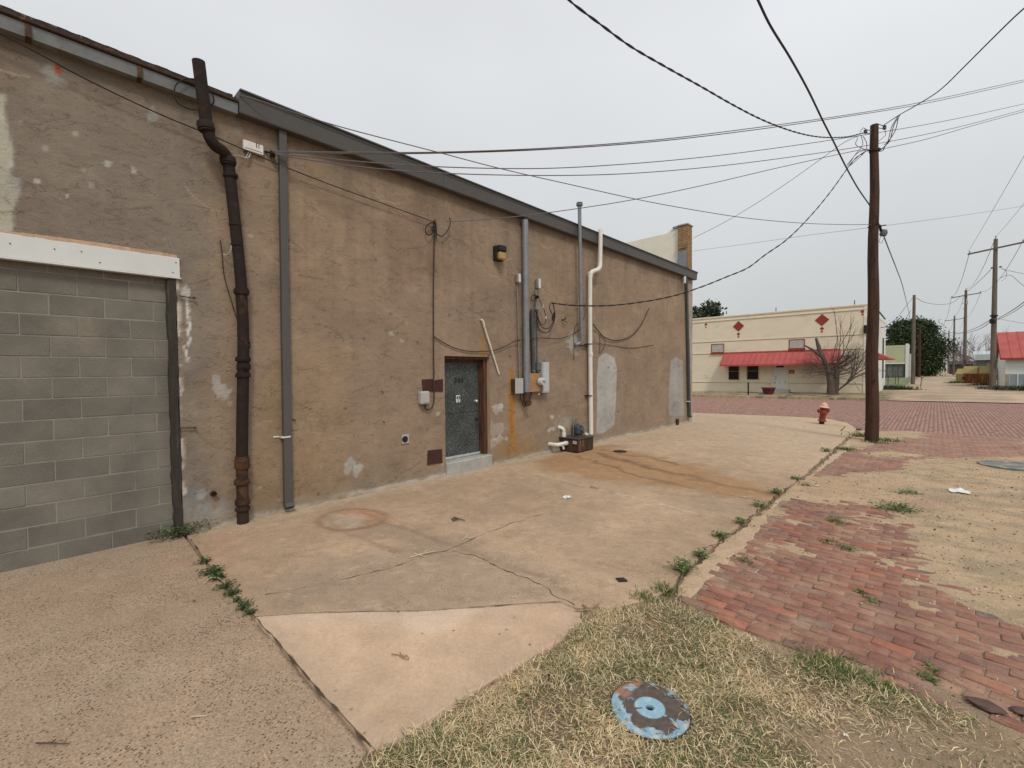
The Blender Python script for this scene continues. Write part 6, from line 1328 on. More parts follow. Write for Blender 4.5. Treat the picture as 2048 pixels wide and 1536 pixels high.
for i in (0, 1):
    for (z0, z1) in ((.08, .45), (.50, .92)):
        b = MB(); w_ = (xb-xa); x0 = xa+w_*(.12+.42*i); b.box((x0, YF-.036, zb+(zt-zb)*z0), (x0+w_*.33, YF-.03, zb+(zt-zb)*z1), bev=.006); obj('door_panel', b, M_wdoor, dr)
xc = (xa+xb)/2; rr_ = (xb-xa)*.34; b = MB(); b.prism([(xc+rr_*math.cos(a), YF-.037, zt+.02+rr_*.8*math.sin(a)) for a in np.linspace(0, math.pi, 13)], (0, .006, 0)); obj('fanlight', b, M_glass, dr)
b = MB(); b.lathe((xa+.12, YF-.03, zb+(zt-zb)*.47), [(.035, 0), (.03, .06)], 8, (0, -1, 0)); b.lathe((xa+.12, YF-.03, zb+(zt-zb)*.57), [(.03, 0), (.03, .03)], 8, (0, -1, 0)); obj('handle', b, M_black, dr)
b = MB(); b.box((xa-.14, YF-.04, zb-.02), (xa-.004, YF, zt+.3)); b.box((xb+.004, YF-.04, zb-.02), (xb+.14, YF, zt+.3)); obj('door_frame', b, M_cream2, cb)
b = MB(); b.box((xa-.1, YF-.5, zb-.3), (xb+.25, YF, zb-.03)); obj('doorstep', b, M_conc, cb, bevel=.02)
b = MB(); b.box((FX(1579), YF-.04, FZ(1584, 747)), (FX(1589), YF, FZ(1584, 740))); sg_ = obj('plaque', b, mat('wooden_plaque', (.20, .09, .045), .7), cb)
b = MB(); b.box((FX(1580.7), YF-.046, FZ(1584, 745)), (FX(1587.3), YF-.04, FZ(1584, 742))); obj('plaque_face', b, mat('tan_plaque_face', (.42, .28, .16), .7), sg_)
# awning
ax0, ax1 = FX(1450), FX(1681); az1 = FZ(1450, 707); YA = YF-1.05; az0 = F(1442, 730, YA)[2]
aw = thing('awning', 'long red metal awning over the door and windows of the cream building', 'awning', ((ax0+ax1)/2, YF-.5, az0))
n = 19; dxp = (ax1-ax0)/n
for i in range(n):
    b = MB(); xa_ = ax0+i*dxp; b.prism([(xa_, YF-.01, az1), (xa_, YA, az0), (xa_, YA, az0-.05), (xa_, YF-.01, az1-.05)], (dxp-.008, 0, 0)); obj('panel', b, M_redm, aw)
    b = MB(); b.prism([(xa_-.025, YF-.01, az1+.055), (xa_-.025, YA, az0+.055), (xa_-.025, YA, az0), (xa_-.025, YF-.01, az1)], (.05, 0, 0)); obj('rib', b, M_redm, aw)
b = MB(); b.box((ax0-.03, YA-.03, az0-.10), (ax1+.03, YA, az0+.02)); b.prism([(ax1+.01, YF-.01, az1), (ax1+.01, YA, az0), (ax1+.01, YA, az0-.08), (ax1+.01, YF-.01, az0-.08)], (.02, 0, 0)); b.prism([(ax0-.03, YF-.01, az1), (ax0-.03, YA, az0), (ax0-.03, YA, az0-.08), (ax0-.03, YF-.01, az0-.08)], (.02, 0, 0)); b.box((ax0, YF-.06, az1), (ax1, YF, az1+.08)); obj('awning_edge', b, M_redm, aw)
# awning and details on the white side
ya1 = YF+6; b = MB(); za = F(1757, 705, 42.)[2]
sa_ = thing('awning', 'small dark red awning on the white side of the cream building', 'awning', (XR+.5, ya1, 2.4))
zA1 = P(1757, 703, 31)[2]; zA0 = P(1775, 718, 33)[2]; b = MB(); b.prism([(XR+.035, YF+1.0, zA1), (XR+1.0, YF+1.0, zA0), (XR+1.0, YF+1.0, zA0-.08), (XR+.035, YF+1.0, zA0-.08)], (0, 6.5, 0)); obj('awning_sheet', b, M_redm, sa_)
b = MB(); b.tube([(XR+.08, YF+11, 1.0), (XR+.08, YF+11, 4.2)], .05, 8); b.tube([(XR+.04, YF+9, 4.9), (XR+.5, YF+9, 4.95), (XR+.6, YF+9, 4.8)], .03, 6); obj('wall_conduit', b, M_charcoal, cb)
b = MB(); q0 = P(1757, 622, 28.5); q1 = P(1770, 638, 30.5); b.tube([q0, q1], .05, 6); obj('roof_bracket', b, M_charcoal, cb)
b = MB(); c0 = np.array((XR+.03, YF+4.3, 3.5)); b.lathe(c0, [(.32, 0), (.32, .06), (.27, .07)], 20, (1, 0, 0)); obj('meter_ring', b, M_greybox, cb)
b = MB(); q = F(1731.5, 657, YF); b.box((q[0]-.1, YF-.14, q[2]-.3), (q[0]+.12, YF-.04, q[2]+.2)); obj('junction_box', b, M_black, cb)
for x_ in (1387+5, 1552, 1709):
    b = MB(); q = F(x_, 620, YF+.4); q[2] = ZT; b.tube([q, q+np.array((0, 0, .32))], .03, 5); obj('roof_stub', b, M_charcoal, cb)
# planter, post, tree
pz = F(1537, 788, YF-1.6); b = MB(); b.lathe(pz, [(.26, 0), (.30, .02), (.40, .36), (.43, .38), (.43, .44), (.38, .44), (.36, .36), (.01, .34)], 20); obj('planter_pot', b, mat('maroon_plastic_pot', (.13, .028, .04), .5), None, 'maroon round planter pot left of the white door', 'planter', sm_=True)
pz = F(1496.5, 795, YF-2.4); pt_ = F(1496.5, 764.5, YF-2.4); b = MB(); b.tube([pz, pt_], .05, 8); b.lathe(pz, [(.16, -.05), (.14, .08), (.05, .10)], 8); obj('iron_post', b, M_black, None, 'short black iron post standing in the far kerb', 'post')

def grow(b, p, d, l, r, lev, rs, maxlev, spread=.5, gravity=0.0, up=.1, nb=(2, 3), taper=.62, nmin=4):
    n = 4; pts = [np.array(p, float)]; dd = np.array(d, float)
    for i in range(n):
        dd = dd+rs.normal(0, .12, 3)+np.array((0, 0, up*.25)); dd /= np.linalg.norm(dd); pts.append(pts[-1]+dd*l/n)
    b.tube(pts, [r*(1-.45*i/n) for i in range(n+1)], max(3, nmin+2-lev), cap=False)
    if lev >= maxlev: return
    for k in range(rs.integers(nb[0], nb[1]+1)):
        t_ = rs.uniform(.45, 1.0) if k else 1.0; q = pts[min(n, int(round(t_*n)))]; a = rs.uniform(0, 6.28); perp = np.cross(dd, (math.cos(a), math.sin(a), .3)); perp /= (np.linalg.norm(perp)+1e-6)
        nd = dd+perp*spread*rs.uniform(.5, 1.3); nd /= np.linalg.norm(nd); grow(b, q, nd, l*rs.uniform(.6, .9), r*taper*rs.uniform(.8, 1), lev+1, rs, maxlev, spread, gravity, up, nb, taper, nmin)
M_bark = mat('grey_brown_bark', (.105, .08, .064), .9, .3, 4, .8, 14, stretch=(3, 3, .7), bdist=.03); M_tw = mat('bare_twigs', (.115, .088, .072), .85, .25, 4)
tb = F(1664, 787, YF-1.3); rs = np.random.default_rng(5)
tr = thing('bare_tree', 'squat bare tree with thick trunk and fan of twigs before the cream building', 'tree', tb)
b = MB(); b.tube([tb-np.array((0, 0, .1)), tb+np.array((-.02, 0, .5)), tb+np.array((-.12, 0, 1.2)), tb+np.array((-.25, 0, 1.75))], [.30, .24, .20, .16], 12); b.tube([tb+np.array((.15, 0, .0)), tb+np.array((.22, 0, .7)), tb+np.array((.25, 0, 1.5))], [.18, .15, .12], 10); b.tube([tb+np.array((-.2, 0, 1.5)), tb+np.array((-.5, -.1, 2.3)), tb+np.array((-1.0, -.2, 2.75)), tb+np.array((-1.5, -.2, 3.1))], [.15, .12, .08, .04], 8); b.tube([tb+np.array((-.55, -.1, 2.3)), tb+np.array((-.7, -.1, 2.9)), tb+np.array((-.85, -.1, 3.5))], [.13, .12, .07], 8); obj('trunk', b, M_bark, tr, sm_=True)
b = MB()
for i in range(42):
    a = rs.uniform(-.35, 3.5); el = np.array((math.cos(a)*1.25, rs.normal(0, .3), .10+.55*math.sin(a))); el /= np.linalg.norm(el)
    st = tb+np.array((rs.uniform(-.4, .35), rs.normal(0, .1), rs.uniform(1.1, 1.9))); grow(b, st, el, rs.uniform(.55, .88), .026, 0, rs, 3, .6, up=.12, nb=(2, 3))
for i in range(3):
    grow(b, tb+np.array((rs.uniform(-.1, .3), 0, 1.7)), np.array((rs.normal(.2, .2), 0, 1.)), 1.6, .035, 1, rs, 3, .35, up=.3)
for i in range(4): grow(b, tb+np.array((.3, 0, .2)), np.array((.8, rs.normal(0, .2), .7)), 1.3, .045, 1, rs, 3, .4, up=.3)
obj('crown', b, M_tw, tr)

# ================================================================== leafy trees
def leaf_mat(name, col, rnd_=.35):
    m = mat(name, col, .7, rnd_, .8, 0, fine=.3); return m
def leafy(name, label, base, h, rx, ry, col, n, seed=1, trunk_h=.25, leaf=.28, lumps=26, shape='round', group=None):
    rs = np.random.default_rng(seed); t = thing(name, label, 'tree', base, group); base = np.array(base, float)
    b = MB(); b.tube([base-np.array((0, 0, .2)), base+np.array((0, 0, h*.3)), base+np.array((.1, 0, h*.8))], [h*.035, h*.028, h*.008], 8)
    for k in range(7):
        a = rs.uniform(0, 6.28); b.tube([base+np.array((0, 0, h*rs.uniform(.25, .5))), base+np.array((math.cos(a)*rx*.6, math.sin(a)*ry*.6, h*rs.uniform(.5, .8)))], [h*.014, h*.004], 5)
    obj('trunk', b, M_bark, t, sm_=True)
    cs = []
    for k in range(lumps):
        z_ = rs.uniform(trunk_h, .93); w = math.sqrt(max(.05, 1-((z_-.5)/.52)**2)) if shape == 'round' else float(np.interp(z_, [0, .12, .3, .55, .8, 1], [.45, .6, .95, 1.0, .62, .2])); a = rs.uniform(0, 6.28); q = rs.uniform(.35, .85)*w; cs.append((q*math.cos(a)*rx, q*math.sin(a)*ry, z_*h, rs.uniform(.2, .36)*rx))
    cs = np.array(cs); k = rs.integers(0, lumps, n); d = rs.normal(0, 1, (n, 3)); d /= np.linalg.norm(d, axis=1)[:, None]; rad = cs[k, 3]*(rs.uniform(.45, 1.05, n)+.22*np.abs(rs.normal(0, 1, n))**1.5); ctr = cs[k, :3]+d*rad[:, None]*np.array([1, 1, .8])
    a = rs.normal(0, 1, (n, 3)); a /= np.linalg.norm(a, axis=1)[:, None]; b_ = np.cross(a, rs.normal(0, 1, (n, 3))); b_ /= np.linalg.norm(b_, axis=1)[:, None]; s = leaf*rs.uniform(.5, 1.2, n)[:, None]
    v = np.stack([ctr-a*s-b_*s*.5, ctr+a*s-b_*s*.4, ctr+a*s*.7+b_*s*.6, ctr-a*s*.8+b_*s*.5], 1).reshape(-1, 3)+base-BASE[t.name]; f = np.arange(n*4).reshape(-1, 4)
    colr = np.repeat(np.array(col)*(.45+1.2*rs.random((n, 1)))*np.repeat(rs.uniform(.75, 1.25, lumps)[k][:, None], 1, 1), 4, 0)
    me = mesh_from('crown', v, f, M_blade, cols=colr); o = bpy.data.objects.new('crown', me); COL.objects.link(o); o.parent = t; return t
q = P(1824, 745, 92); q[2] = .1
hT = P(1838, 648, 92)[2]-.1
leafy('evergreen_tree', 'big round dark evergreen tree left of the far lane', q, hT*1.07, 6.0, 5, (.040, .060, .024), 52000, 11, .0, .19, 130, 'vase')
q = P(1787, 745, 100); q[2] = .1; leafy('evergreen_tree', 'smaller dark tree behind the pale green house', q, 7.6, 3.6, 3.5, (.045, .06, .03), 7000, 12, .1, .24, 22)
q = P(1403, 745, 60); q[2] = .0; leafy('leafy_tree', 'dark tree top showing over the left end of the cream building', q, P(1400, 607, 60)[2], 3.2, 3, (.05, .06, .035), 9000, 13, .3, .20, 24)
# bare trees in the distance
def bare(px, topy, dist, spread, label, seed, n=5, w=1.0, xs_=0):
    rs = np.random.default_rng(seed); q = P(px, 740, dist); q[2] = 0.05; h = P(px, topy, dist)[2]; t = thing('bare_tree', label, 'tree', q, 'bare trees far down the lane'); b = MB(); b.tube([q, q+np.array((.1, 0, h*.3))], [h*.03, h*.022], 7); obj('trunk', b, M_bark, t)
    b = MB()
    for i in range(n):
        d = np.array((rs.normal(0, spread), rs.normal(0, spread), 1.)); d /= np.linalg.norm(d); grow(b, q+np.array((.1, 0, h*.28)), d, h*.30, h*.012, 0, rs, 4, .5, up=.12, nb=(2, 3))
    obj('crown', b, mat('far_bare_twigs', (.17, .13, .12), .9), t)
for i, (px, ty, ds, sp, lab) in enumerate([(1962, 668, 85, .8, 'wide bare tree behind the tin roofed shed'), (1945, 672, 92, .7, 'bare tree between the second pole and the shed'), (1977, 680, 80, .7, 'bare brownish tree touching the tall pole'), (1928, 690, 110, .6, 'thin bare tree left of the second tall pole'),
        (1916, 695, 130, .6, 'small far bare tree right of the third tall pole'), (1902, 700, 150, .6, 'faint far bare tree between the third and fourth poles'), (1885, 708, 170, .6, 'faintest bare tree at the end of the lane'), (1938, 700, 75, .5, 'low bare tree above the yellow dumpster')]): bare(px, ty, ds, sp, lab, 40+i, 6)

# ================================================================== far houses
M_pgreen = mat('pale_green_siding', (.47, .48, .31), .85, .07, 1, .1, 8); M_wtrim = mat('white_trim', (.66, .66, .62), .7, .06)
hd = 84.0; a = P(1768, 750, hd); c_ = P(1810.5, 750, hd); Yh = c_[1]; xr = c_[0]; xl = xr-7.5; zt = P(1812, 690, hd)[2]; zd = P(1812, 725, hd)[2]
hs = thing('pale_green_house', 'pale green garage with dark open front beyond the cream building', 'house', ((xl+xr)/2, Yh+3, .1))
b = MB(); b.box((xl, Yh, zd), (xr, Yh+9, zt)); obj('wall', b, M_pgreen, hs)
b = MB(); b.box((xr, Yh-.1, 0), (xr+.35, Yh+9, zt+.25)); b.box((xr+.35, Yh+3, 0), (xr+.6, Yh+9, zt-1.6)); b.box((xl, Yh-.05, zd-.25), (xr-.004, Yh+.1, zd)); obj('trim', b, M_wtrim, hs)
b = MB(); b.box((xl, Yh+.3, .0), (xr-.1, Yh+8.9, zd-.25)); obj('wall', b, mat('dark_weathered_boards', (.10, .11, .10), .9, .25, 3, .5, 12, stretch=(5, 5, .3)), hs)
for i in range(9):
    b = MB(); xx = xl+.2+i*(xr-xl-.4)/9; b.box((xx, Yh+.22, .1), (xx+(xr-xl)/9-.12, Yh+.296, zd-.3)); obj('board', b, mat('grey_boards', (.13, .14, .125), .9, .3, 3, rnd=True) if i == 0 else bpy.data.materials['grey_boards'], hs)
b = MB()
for k in range(7): z_ = zd+.1+k*(zt-zd-.1)/7; b.box((xl, Yh-.02, z_), (xr-.004, Yh, z_+.03))
obj('siding_lap', b, M_pgreen, hs)
# white house with red roof at right
cr = P(2011.5, 776, 37.6); ez = P(2011, 714, 37.4)[2]; rz_ = P(1994, 669, 42)[2]; X0 = cr[0]; Y0 = cr[1]
rh = thing('red_roofed_house', 'white house with a red metal roof at the right edge beyond the street', 'house', (X0+4, Y0+3.5, .1))
M_wh = mat('white_painted_boards', (.64, .65, .62), .8, .08, 1, .2, 8, stretch=(1, 1, 3))
b = MB(); b.prism([(X0, Y0, -.1), (X0, Y0, ez), (X0, Y0+3.6, rz_-.08), (X0, Y0+7.2, ez), (X0, Y0+7.2, -.1)], (14, 0, 0)); obj('wall', b, M_wh, rh)
b = MB(); b.box((X0-.03, Y0-.03, -.1), (X0+.12, Y0+.12, ez)); obj('corner_board', b, M_wtrim, rh)
nrib = 24; rl = 14.4/nrib
for sgn in (0, 1):
    b = MB(); ya, yb = (Y0-.4, Y0+3.6) if sgn == 0 else (Y0+7.6, Y0+3.6); b.prism([(X0-.35, ya, ez-.12), (X0-.35, yb, rz_), (X0-.35, yb, rz_+.05), (X0-.35, ya, ez-.07)], (14.6, 0, 0)); obj('roof', b, M_redm, rh)
b = MB()
for i in range(nrib+1):
    xx = X0-.35+i*.6; b.prism([(xx, Y0-.4, ez-.07), (xx, Y0+3.6, rz_+.05), (xx, Y0+3.6, rz_+.09), (xx, Y0-.4, ez-.03)], (.05, 0, 0))
obj('roof_rib', b, M_redm, rh, kind='stuff')
b = MB(); b.box((X0-.36, Y0-.42, ez-.24), (X0+14.3, Y0-.38, ez-.10)); b.prism([(X0-.38, Y0-.4, ez-.22), (X0-.38, Y0+3.6, rz_-.12), (X0-.38, Y0+3.6, rz_+.02), (X0-.38, Y0-.4, ez-.08)], (.03, 0, 0)); obj('barge_board', b, M_redp, rh)
# corrugated fence in front of it
fn = thing('metal_fence', 'leaning blue grey corrugated fence in front of the white house', 'fence', (X0+2, Y0-2.5, .1)); M_fence = mat('blue_grey_sheet', (.24, .28, .29), .6, .2, 2, .2, 10, metal=.1, rnd=True)
fx0 = P(2019, 780, 34.5); k = 0
for i in range(14):
    b = MB(); xx = fx0[0]+i*.42; zt_ = P(2019, 748, 34.5)[2]-.012*i; b.box((xx, fx0[1]+.01*i, .0), (xx+.37, fx0[1]+.03, zt_)); obj('sheet_panel', b, M_fence, fn)
    b = MB(); b.box((xx-.03, fx0[1]-.05, .0), (xx+.01, fx0[1]+.05, zt_+.06)); obj('fence_post', b, M_wtrim if i % 3 else M_greybox, fn)
b = MB(); q = P(2013, 780, 35); b.box((q[0]-.1, q[1], 0), (q[0]+.28, q[1]+.04, P(2013, 748, 35)[2])); obj('board', b, mat('tan_board', (.36, .31, .22), .9), fn)
# tin roofed shed
sd0 = P(1948, 765, 62); sd1 = P(1983, 765, 62); z1_ = P(1960, 709, 62)[2]; z0_ = P(1960, 720, 62)[2]
sh = thing('tin_shed', 'old shed with pale corrugated roof behind the dumpsters', 'shed', ((sd0[0]+sd1[0])/2, sd0[1]+2, .1))
b = MB(); b.box((sd0[0]+.2, sd0[1]+.3, 0), (sd1[0]+1.5, sd0[1]+4.5, z0_)); obj('wall', b, mat('old_grey_shed_boards', (.14, .13, .12), .9, .3, 2, .5, 8, stretch=(4, 4, .4)), sh)
M_tin = mat('pale_corrugated_tin', (.47, .52, .52), .55, .12, 2, metal=.1, rnd=True)
for i in range(8):
    w_ = (sd1[0]+1.8-sd0[0])/8; b = MB(); b.prism([(sd0[0]+i*w_, sd0[1], z0_-.02), (sd0[0]+i*w_, sd0[1]+4.6, z1_+.5), (sd0[0]+i*w_, sd0[1]+4.6, z1_+.56), (sd0[0]+i*w_, sd0[1], z0_+.04)], (w_-.03, 0, 0)); obj('roof_sheet', b, M_tin, sh)
b = MB(); b.box((sd0[0], sd0[1]-.03, z0_-.02), (sd1[0]+1.8, sd0[1], z1_)); obj('roof_front', b, M_tin, sh)
b = MB(); b.box((P(1975, 760, 58)[0], P(1975, 760, 58)[1], 0), (P(1984, 760, 58)[0]+1, P(1975, 760, 58)[1]+1.5, P(1978, 726, 58)[2])); obj('brown_lean_to', b, mat('brown_boards', (.17, .135, .11), .9, .2, 2, stretch=(4, 4, .4)), sh)
# low dark buildings far along the lane, white van like trailer
b = MB(); q = P(1899, 742, 115); q2 = P(1950, 742, 115); b.box((q[0], q[1], 0), (q2[0], q[1]+5, P(1900, 729, 115)[2])); b.prism([(q[0]-.3, q[1]-.3, P(1900, 729, 115)[2]), (q[0]-.3, q[1]+2.5, P(1900, 722, 115)[2]), (q[0]-.3, q[1]+5.3, P(1900, 729, 115)[2])], (q2[0]-q[0]+.6, 0, 0)); obj('brown_shed', b, mat('dark_brown_boards', (.065, .05, .045), .9), None, 'low dark brown shed far along the right side of the lane', 'shed')
wt = P(1851, 738, 130); wt2 = P(1877, 738, 130); tz = P(1850, 722, 130)[2]
th_ = thing('white_building', 'small bright white building at the far end of the lane', 'building', ((wt[0]+wt2[0])/2, wt[1]+2, .1))
b = MB(); b.box((wt[0], wt[1], 0), (wt2[0], wt[1]+6, tz-.8)); obj('wall', b, mat('bright_white', (.72, .74, .76), .6), th_)
b = MB(); b.prism([(wt[0]-.3, wt[1]-.3, tz-.8), (wt[0]+1.5, wt[1]-.3, tz+.5), (wt2[0]-.5, wt[1]-.3, tz+.5), (wt2[0]+.2, wt[1]-.3, tz-.8)], (0, 7, 0)); obj('roof', b, mat('white_metal_roof', (.74, .75, .76), .6), th_)
b = MB(); b.box((wt[0]+.1, wt[1]-.06, .3), (wt[0]+2.2, wt[1]-.01, 1.9)); obj('door', b, M_black, th_)
# dumpsters
def dumpster(px, py, depth, w, h, dpt, rz, label, m, nmv):
    q = P(px, py, depth); q[2] = .1; t = thing('dumpster', label, 'dumpster', q, 'rusty yellow dumpsters'); co, si = math.cos(rz), math.sin(rz)
    def R_(p): return (q[0]+p[0]*co-p[1]*si, q[1]+p[0]*si+p[1]*co, q[2]+p[2])
    b = MB(); b.prism([R_((0, 0, .12)), R_((0, -.05, h*.62)), R_((0, dpt*.45, h)), R_((0, dpt, h)), R_((0, dpt, .12))], np.array(R_((w, 0, 0)))-np.array(R_((0, 0, 0)))); obj('container', b, m, t)
    b = MB(); b.prism([R_((-.06, -.12, h*.60)), R_((-.06, -.12, h*.65)), R_((-.06, dpt*.46, h+.06)), R_((-.06, dpt*.46, h+.01))], np.array(R_((w*.48, 0, 0)))-np.array(R_((0, 0, 0)))); obj('lid', b, M_lid, t)
    b = MB(); b.prism([R_((w*.5, -.12, h*.60)), R_((w*.5, -.12, h*.65)), R_((w*.5, dpt*.46, h+.06)), R_((w*.5, dpt*.46, h+.01))], np.array(R_((w*.5, 0, 0)))-np.array(R_((0, 0, 0)))); obj('lid', b, M_lid, t)
    for k in range(5):
        b = MB(); x_ = w*(k+.5)/5; b.prism([R_((x_, -.05, .14)), R_((x_, -.11, .14)), R_((x_, -.11, h*.55)), R_((x_, -.05, h*.58))], np.array(R_((.08, 0, 0)))-np.array(R_((0, 0, 0)))); obj('rib', b, m, t)
    for x_ in (-.12, w): b = MB(); b.prism([R_((x_, .3, h*.4)), R_((x_, .9, h*.4)), R_((x_, .9, h*.5)), R_((x_, .3, h*.5))], np.array(R_((.12, 0, 0)))-np.array(R_((0, 0, 0)))); obj('fork_sleeve', b, m, t)
    return t
M_dump = mat('rusty_mustard_paint', (.30, .21, .075), .8, .2, 1.5, .2, 10, stretch=(2.5, 2.5, .5), col2=(.20, .062, .025), c2=(.42, .50), c2scale=1.3)
M_dump2 = mat('mustard_paint', (.36, .30, .11), .8, .2, 1.5, .2, 10, col2=(.27, .20, .09), c2=(.5, .6), c2scale=1.1); M_lid = mat('dark_mustard_lid', (.27, .21, .075), .7, .2, 2)
dumpster(1927, 770, 44, 2.05, 1.75, 1.6, -.12, 'rusty mustard dumpster nearer the street with streaked front', M_dump, 0)
dumpster(1912, 760, 50, 1.9, 1.5, 1.7, -.25, 'yellower dumpster behind the rusty one', M_dump2, 1)
b = MB(); q = P(1928, 757, 43.6); b.lathe(q, [(.16, 0), (.16, .1)], 10, (0, -1, 0)); obj('junk', b, M_rust, None, 'rusty scrap at the left foot of the nearer dumpster', 'scrap')
# valve post, wire fence posts, bushes
b = MB(); q = G(1841, 774, .05); b.tube([q, q+np.array((.1, 0, .85))], .045, 7); b.lathe(q+np.array((.1, 0, .8)), [(.05, 0), (.13, .05), (.13, .15), (.06, .2)], 10); obj('valve_post', b, mat('sandy_rusty_post', (.28, .19, .11), .9), None, 'small rusty valve post with a round head in the lane', 'valve post')
fp = thing('wire_fence', 'thin wire fence posts before the pale green garage', 'fence', P(1788, 764, 45))
for x_ in (1776, 1790.5, 1796.5):
    b = MB(); q = P(x_, 768, 46); q[2] = .1; b.tube([q, q+np.array((0, 0, .95))], .03, 5); obj('post', b, M_rust, fp)
b = MB(); qa, qb = P(1772, 752, 46), P(1800, 752, 46); b.tube([qa, qb], .012, 4); b.tube([qa-np.array((0, 0, .4)), qb-np.array((0, 0, .4))], .012, 4); obj('wire', b, M_rust, fp)
def bush(px, depth, r, ry, h, n, label, col, seed, dx=0):
    rs = np.random.default_rng(seed); q = P(px, 760, depth); q[2] = float(gz(np.array([q[0]]), np.array([q[1]]))[0]); x = q[0]+rs.normal(0, r*.45, n); y = q[1]+rs.normal(0, ry*.45, n)
    v, f, c = blades(x, y, np.full(n, q[2]), rs.uniform(.4, 1, n)*h, np.full(n, .05), rs.uniform(.1, .7, n), np.array(col)*rs.uniform(.5, 1.6, (n, 1)), 3, .6, seed); me = mesh_from('bush', v-q, f, M_blade, cols=c); o = bpy.data.objects.new('bush', me); COL.objects.link(o); o.location = tuple(q); props(o, label, 'bush', 'bushes and weeds beyond the street')
bush(1785, 37, 1.5, .8, .55, 1600, 'dark green low bush right of the cream building', (.05, .065, .03), 3)
bush(2030, 33.5, 1.4, 1.0, .45, 1100, 'dark weeds in front of the corrugated fence', (.05, .055, .035), 4); bush(2060, 32, 1.6, .8, .6, 900, 'low weeds at the right edge beyond the street', (.07, .08, .04), 5)
bush(1977, 36, .6, .6, .22, 400, 'small weed patch by the apron right of the lane', (.08, .09, .045), 6); bush(1998, 37, 1.0, .7, .25, 500, 'weed patch at the foot of the tall pole', (.08, .085, .045), 7)
bush(1915, 49, .8, .8, .5, 500, 'weeds left of the yellower dumpster', (.09, .11, .05), 8); bush(1965, 43, .8, .6, .3, 400, 'weeds before the rusty dumpster', (.08, .07, .045), 9); bush(1700, 33.4, 2.2, .5, .12, 700, 'low dry weeds along the far kerb below the tree', (.10, .10, .05), 10); bush(1420, 33.6, 2.5, .5, .12, 700, 'low green weeds along the far kerb at the left', (.07, .09, .04), 12)
M_gr = mat('green_verge', (.12, .145, .06), .95, .3, 1.5, .4, 6, col2=(.30, .25, .14), c2=(.5, .62), c2scale=.7)
sheet('left_verge', np.linspace(-25, -2.2, 30), np.linspace(50, 110, 30), lambda x, y: gz(x, y)+.02, M_gr)
sheet('far_pavement', np.linspace(-3.0, -1.5, 12), np.linspace(32.6, 52, 30), lambda x, y: gz(x, y)+.02, M_walk, paint=paint_lane2)

# ================================================================== poles along the lane
def far_pole(px, basey, topy, depth, arm, label, r=.16, armw=1.35, m=M_pole2, armdrop=.8):
    q = P(px, basey, depth); gz_ = .1; top = P(px+(2 if arm else 0), topy, depth); q = np.array((top[0], top[1], gz_)); t = thing('utility_pole', label, 'utility pole', q, 'utility poles along the lane')
    b = MB(); b.tube([q-np.array((0, 0, .2)), q*.5+top*.5, top], [r*1.15, r, r*.75], 12); obj('pole_shaft', b, m, t, sm_=True)
    if arm:
        za = top[2]-armdrop; tilt_ = .09; d = np.array((math.cos(.25), math.sin(.25)*0, tilt_)); a = top.copy(); a[2] = za
        p0, p1 = a-np.array((armw, -.25, -(-.16)))*1.0, a+np.array((armw, -.25, .16)); b = MB(); w_ = .06
        b.prism([p0+np.array((0, -w_-r*.9, -w_)), p0+np.array((0, w_-r*.9, -w_)), p0+np.array((0, w_-r*.9, w_)), p0+np.array((0, -w_-r*.9, w_))], p1-p0); arm_o = obj('crossarm', b, m, t)
        for e_ in (.04, .96):
            b = MB(); b.lathe(p0+(p1-p0)*e_+np.array((0, -r*.9, w_)), [(.03, 0), (.03, .06), (.07, .08), (.06, .16), (.02, .2)], 8); obj('insulator', b, M_greybox, t)
        b = MB(); b.lathe(top, [(.03, 0), (.03, .15), (.07, .17), (.06, .25), (.02, .28)], 8); obj('insulator', b, M_greybox, t)
    return t, top
pl1, T1 = far_pole(1989.5, 776, 478, 37.8, True, 'tallest grey pole with a crossarm beside the red roofed house', .17, 1.65)
pl2, T2 = far_pole(1930, 760, 580, 66, True, 'second crossarm pole, standing behind the dumpsters', .19, 1.55)
pl3, T3 = far_pole(1907, 755, 632, 98, True, 'third crossarm pole down the lane', .17, 1.5)
pl4, T4 = far_pole(1896, 750, 661, 135, True, 'fourth crossarm pole, small and far', .17, 1.5)
pl5, T5 = far_pole(1889, 750, 674, 165, True, 'fifth and farthest crossarm pole', .17, 1.4)
pl6, T6 = far_pole(1828.5, 769, 590, 48, False, 'slim brown pole without crossarm left of the lane', .16, m=M_pole2)
far_pole(1840, 752, 650, 84, False, 'dark pole in front of the big evergreen', .2, m=M_pole)
far_pole(1881, 752, 690, 150, False, 'thin plain pole far down the lane', .14); far_pole(1921, 750, 693, 120, False, 'thin pole among the bare trees', .14)
# hardware on the tall pole
for (x_, y_) in ((1984, 537), (2001, 535)): b = MB(); q = P(x_, y_, 37.6); b.lathe(q, [(.07, 0), (.10, .04), (.07, .1)], 8); obj('insulator', b, M_black, pl1)
b = MB(); q = P(1985.5, 640, 37.5); b.lathe(q-np.array((0, 0, .3)), [(.12, 0), (.2, .1), (.2, .35), (.1, .45)], 8); b.lathe(P(1988, 633, 37.8), [(.24, 0), (.24, .12)], 12); obj('splice_box', b, M_black, pl1)
for y_ in (597, 607, 618): b = MB(); q = P(1926, y_, 65.6); b.lathe(q, [(.08, 0), (.10, .05), (.05, .12)], 8); obj('insulator', b, M_greybox, pl2)
b = MB(); q = P(1934, 602, 65.6); b.lathe(q-np.array((0, 0, .5)), [(.05, 0), (.12, .1), (.12, .5), (.04, .9)], 8); obj('cutout_switch', b, M_greybox, pl2)

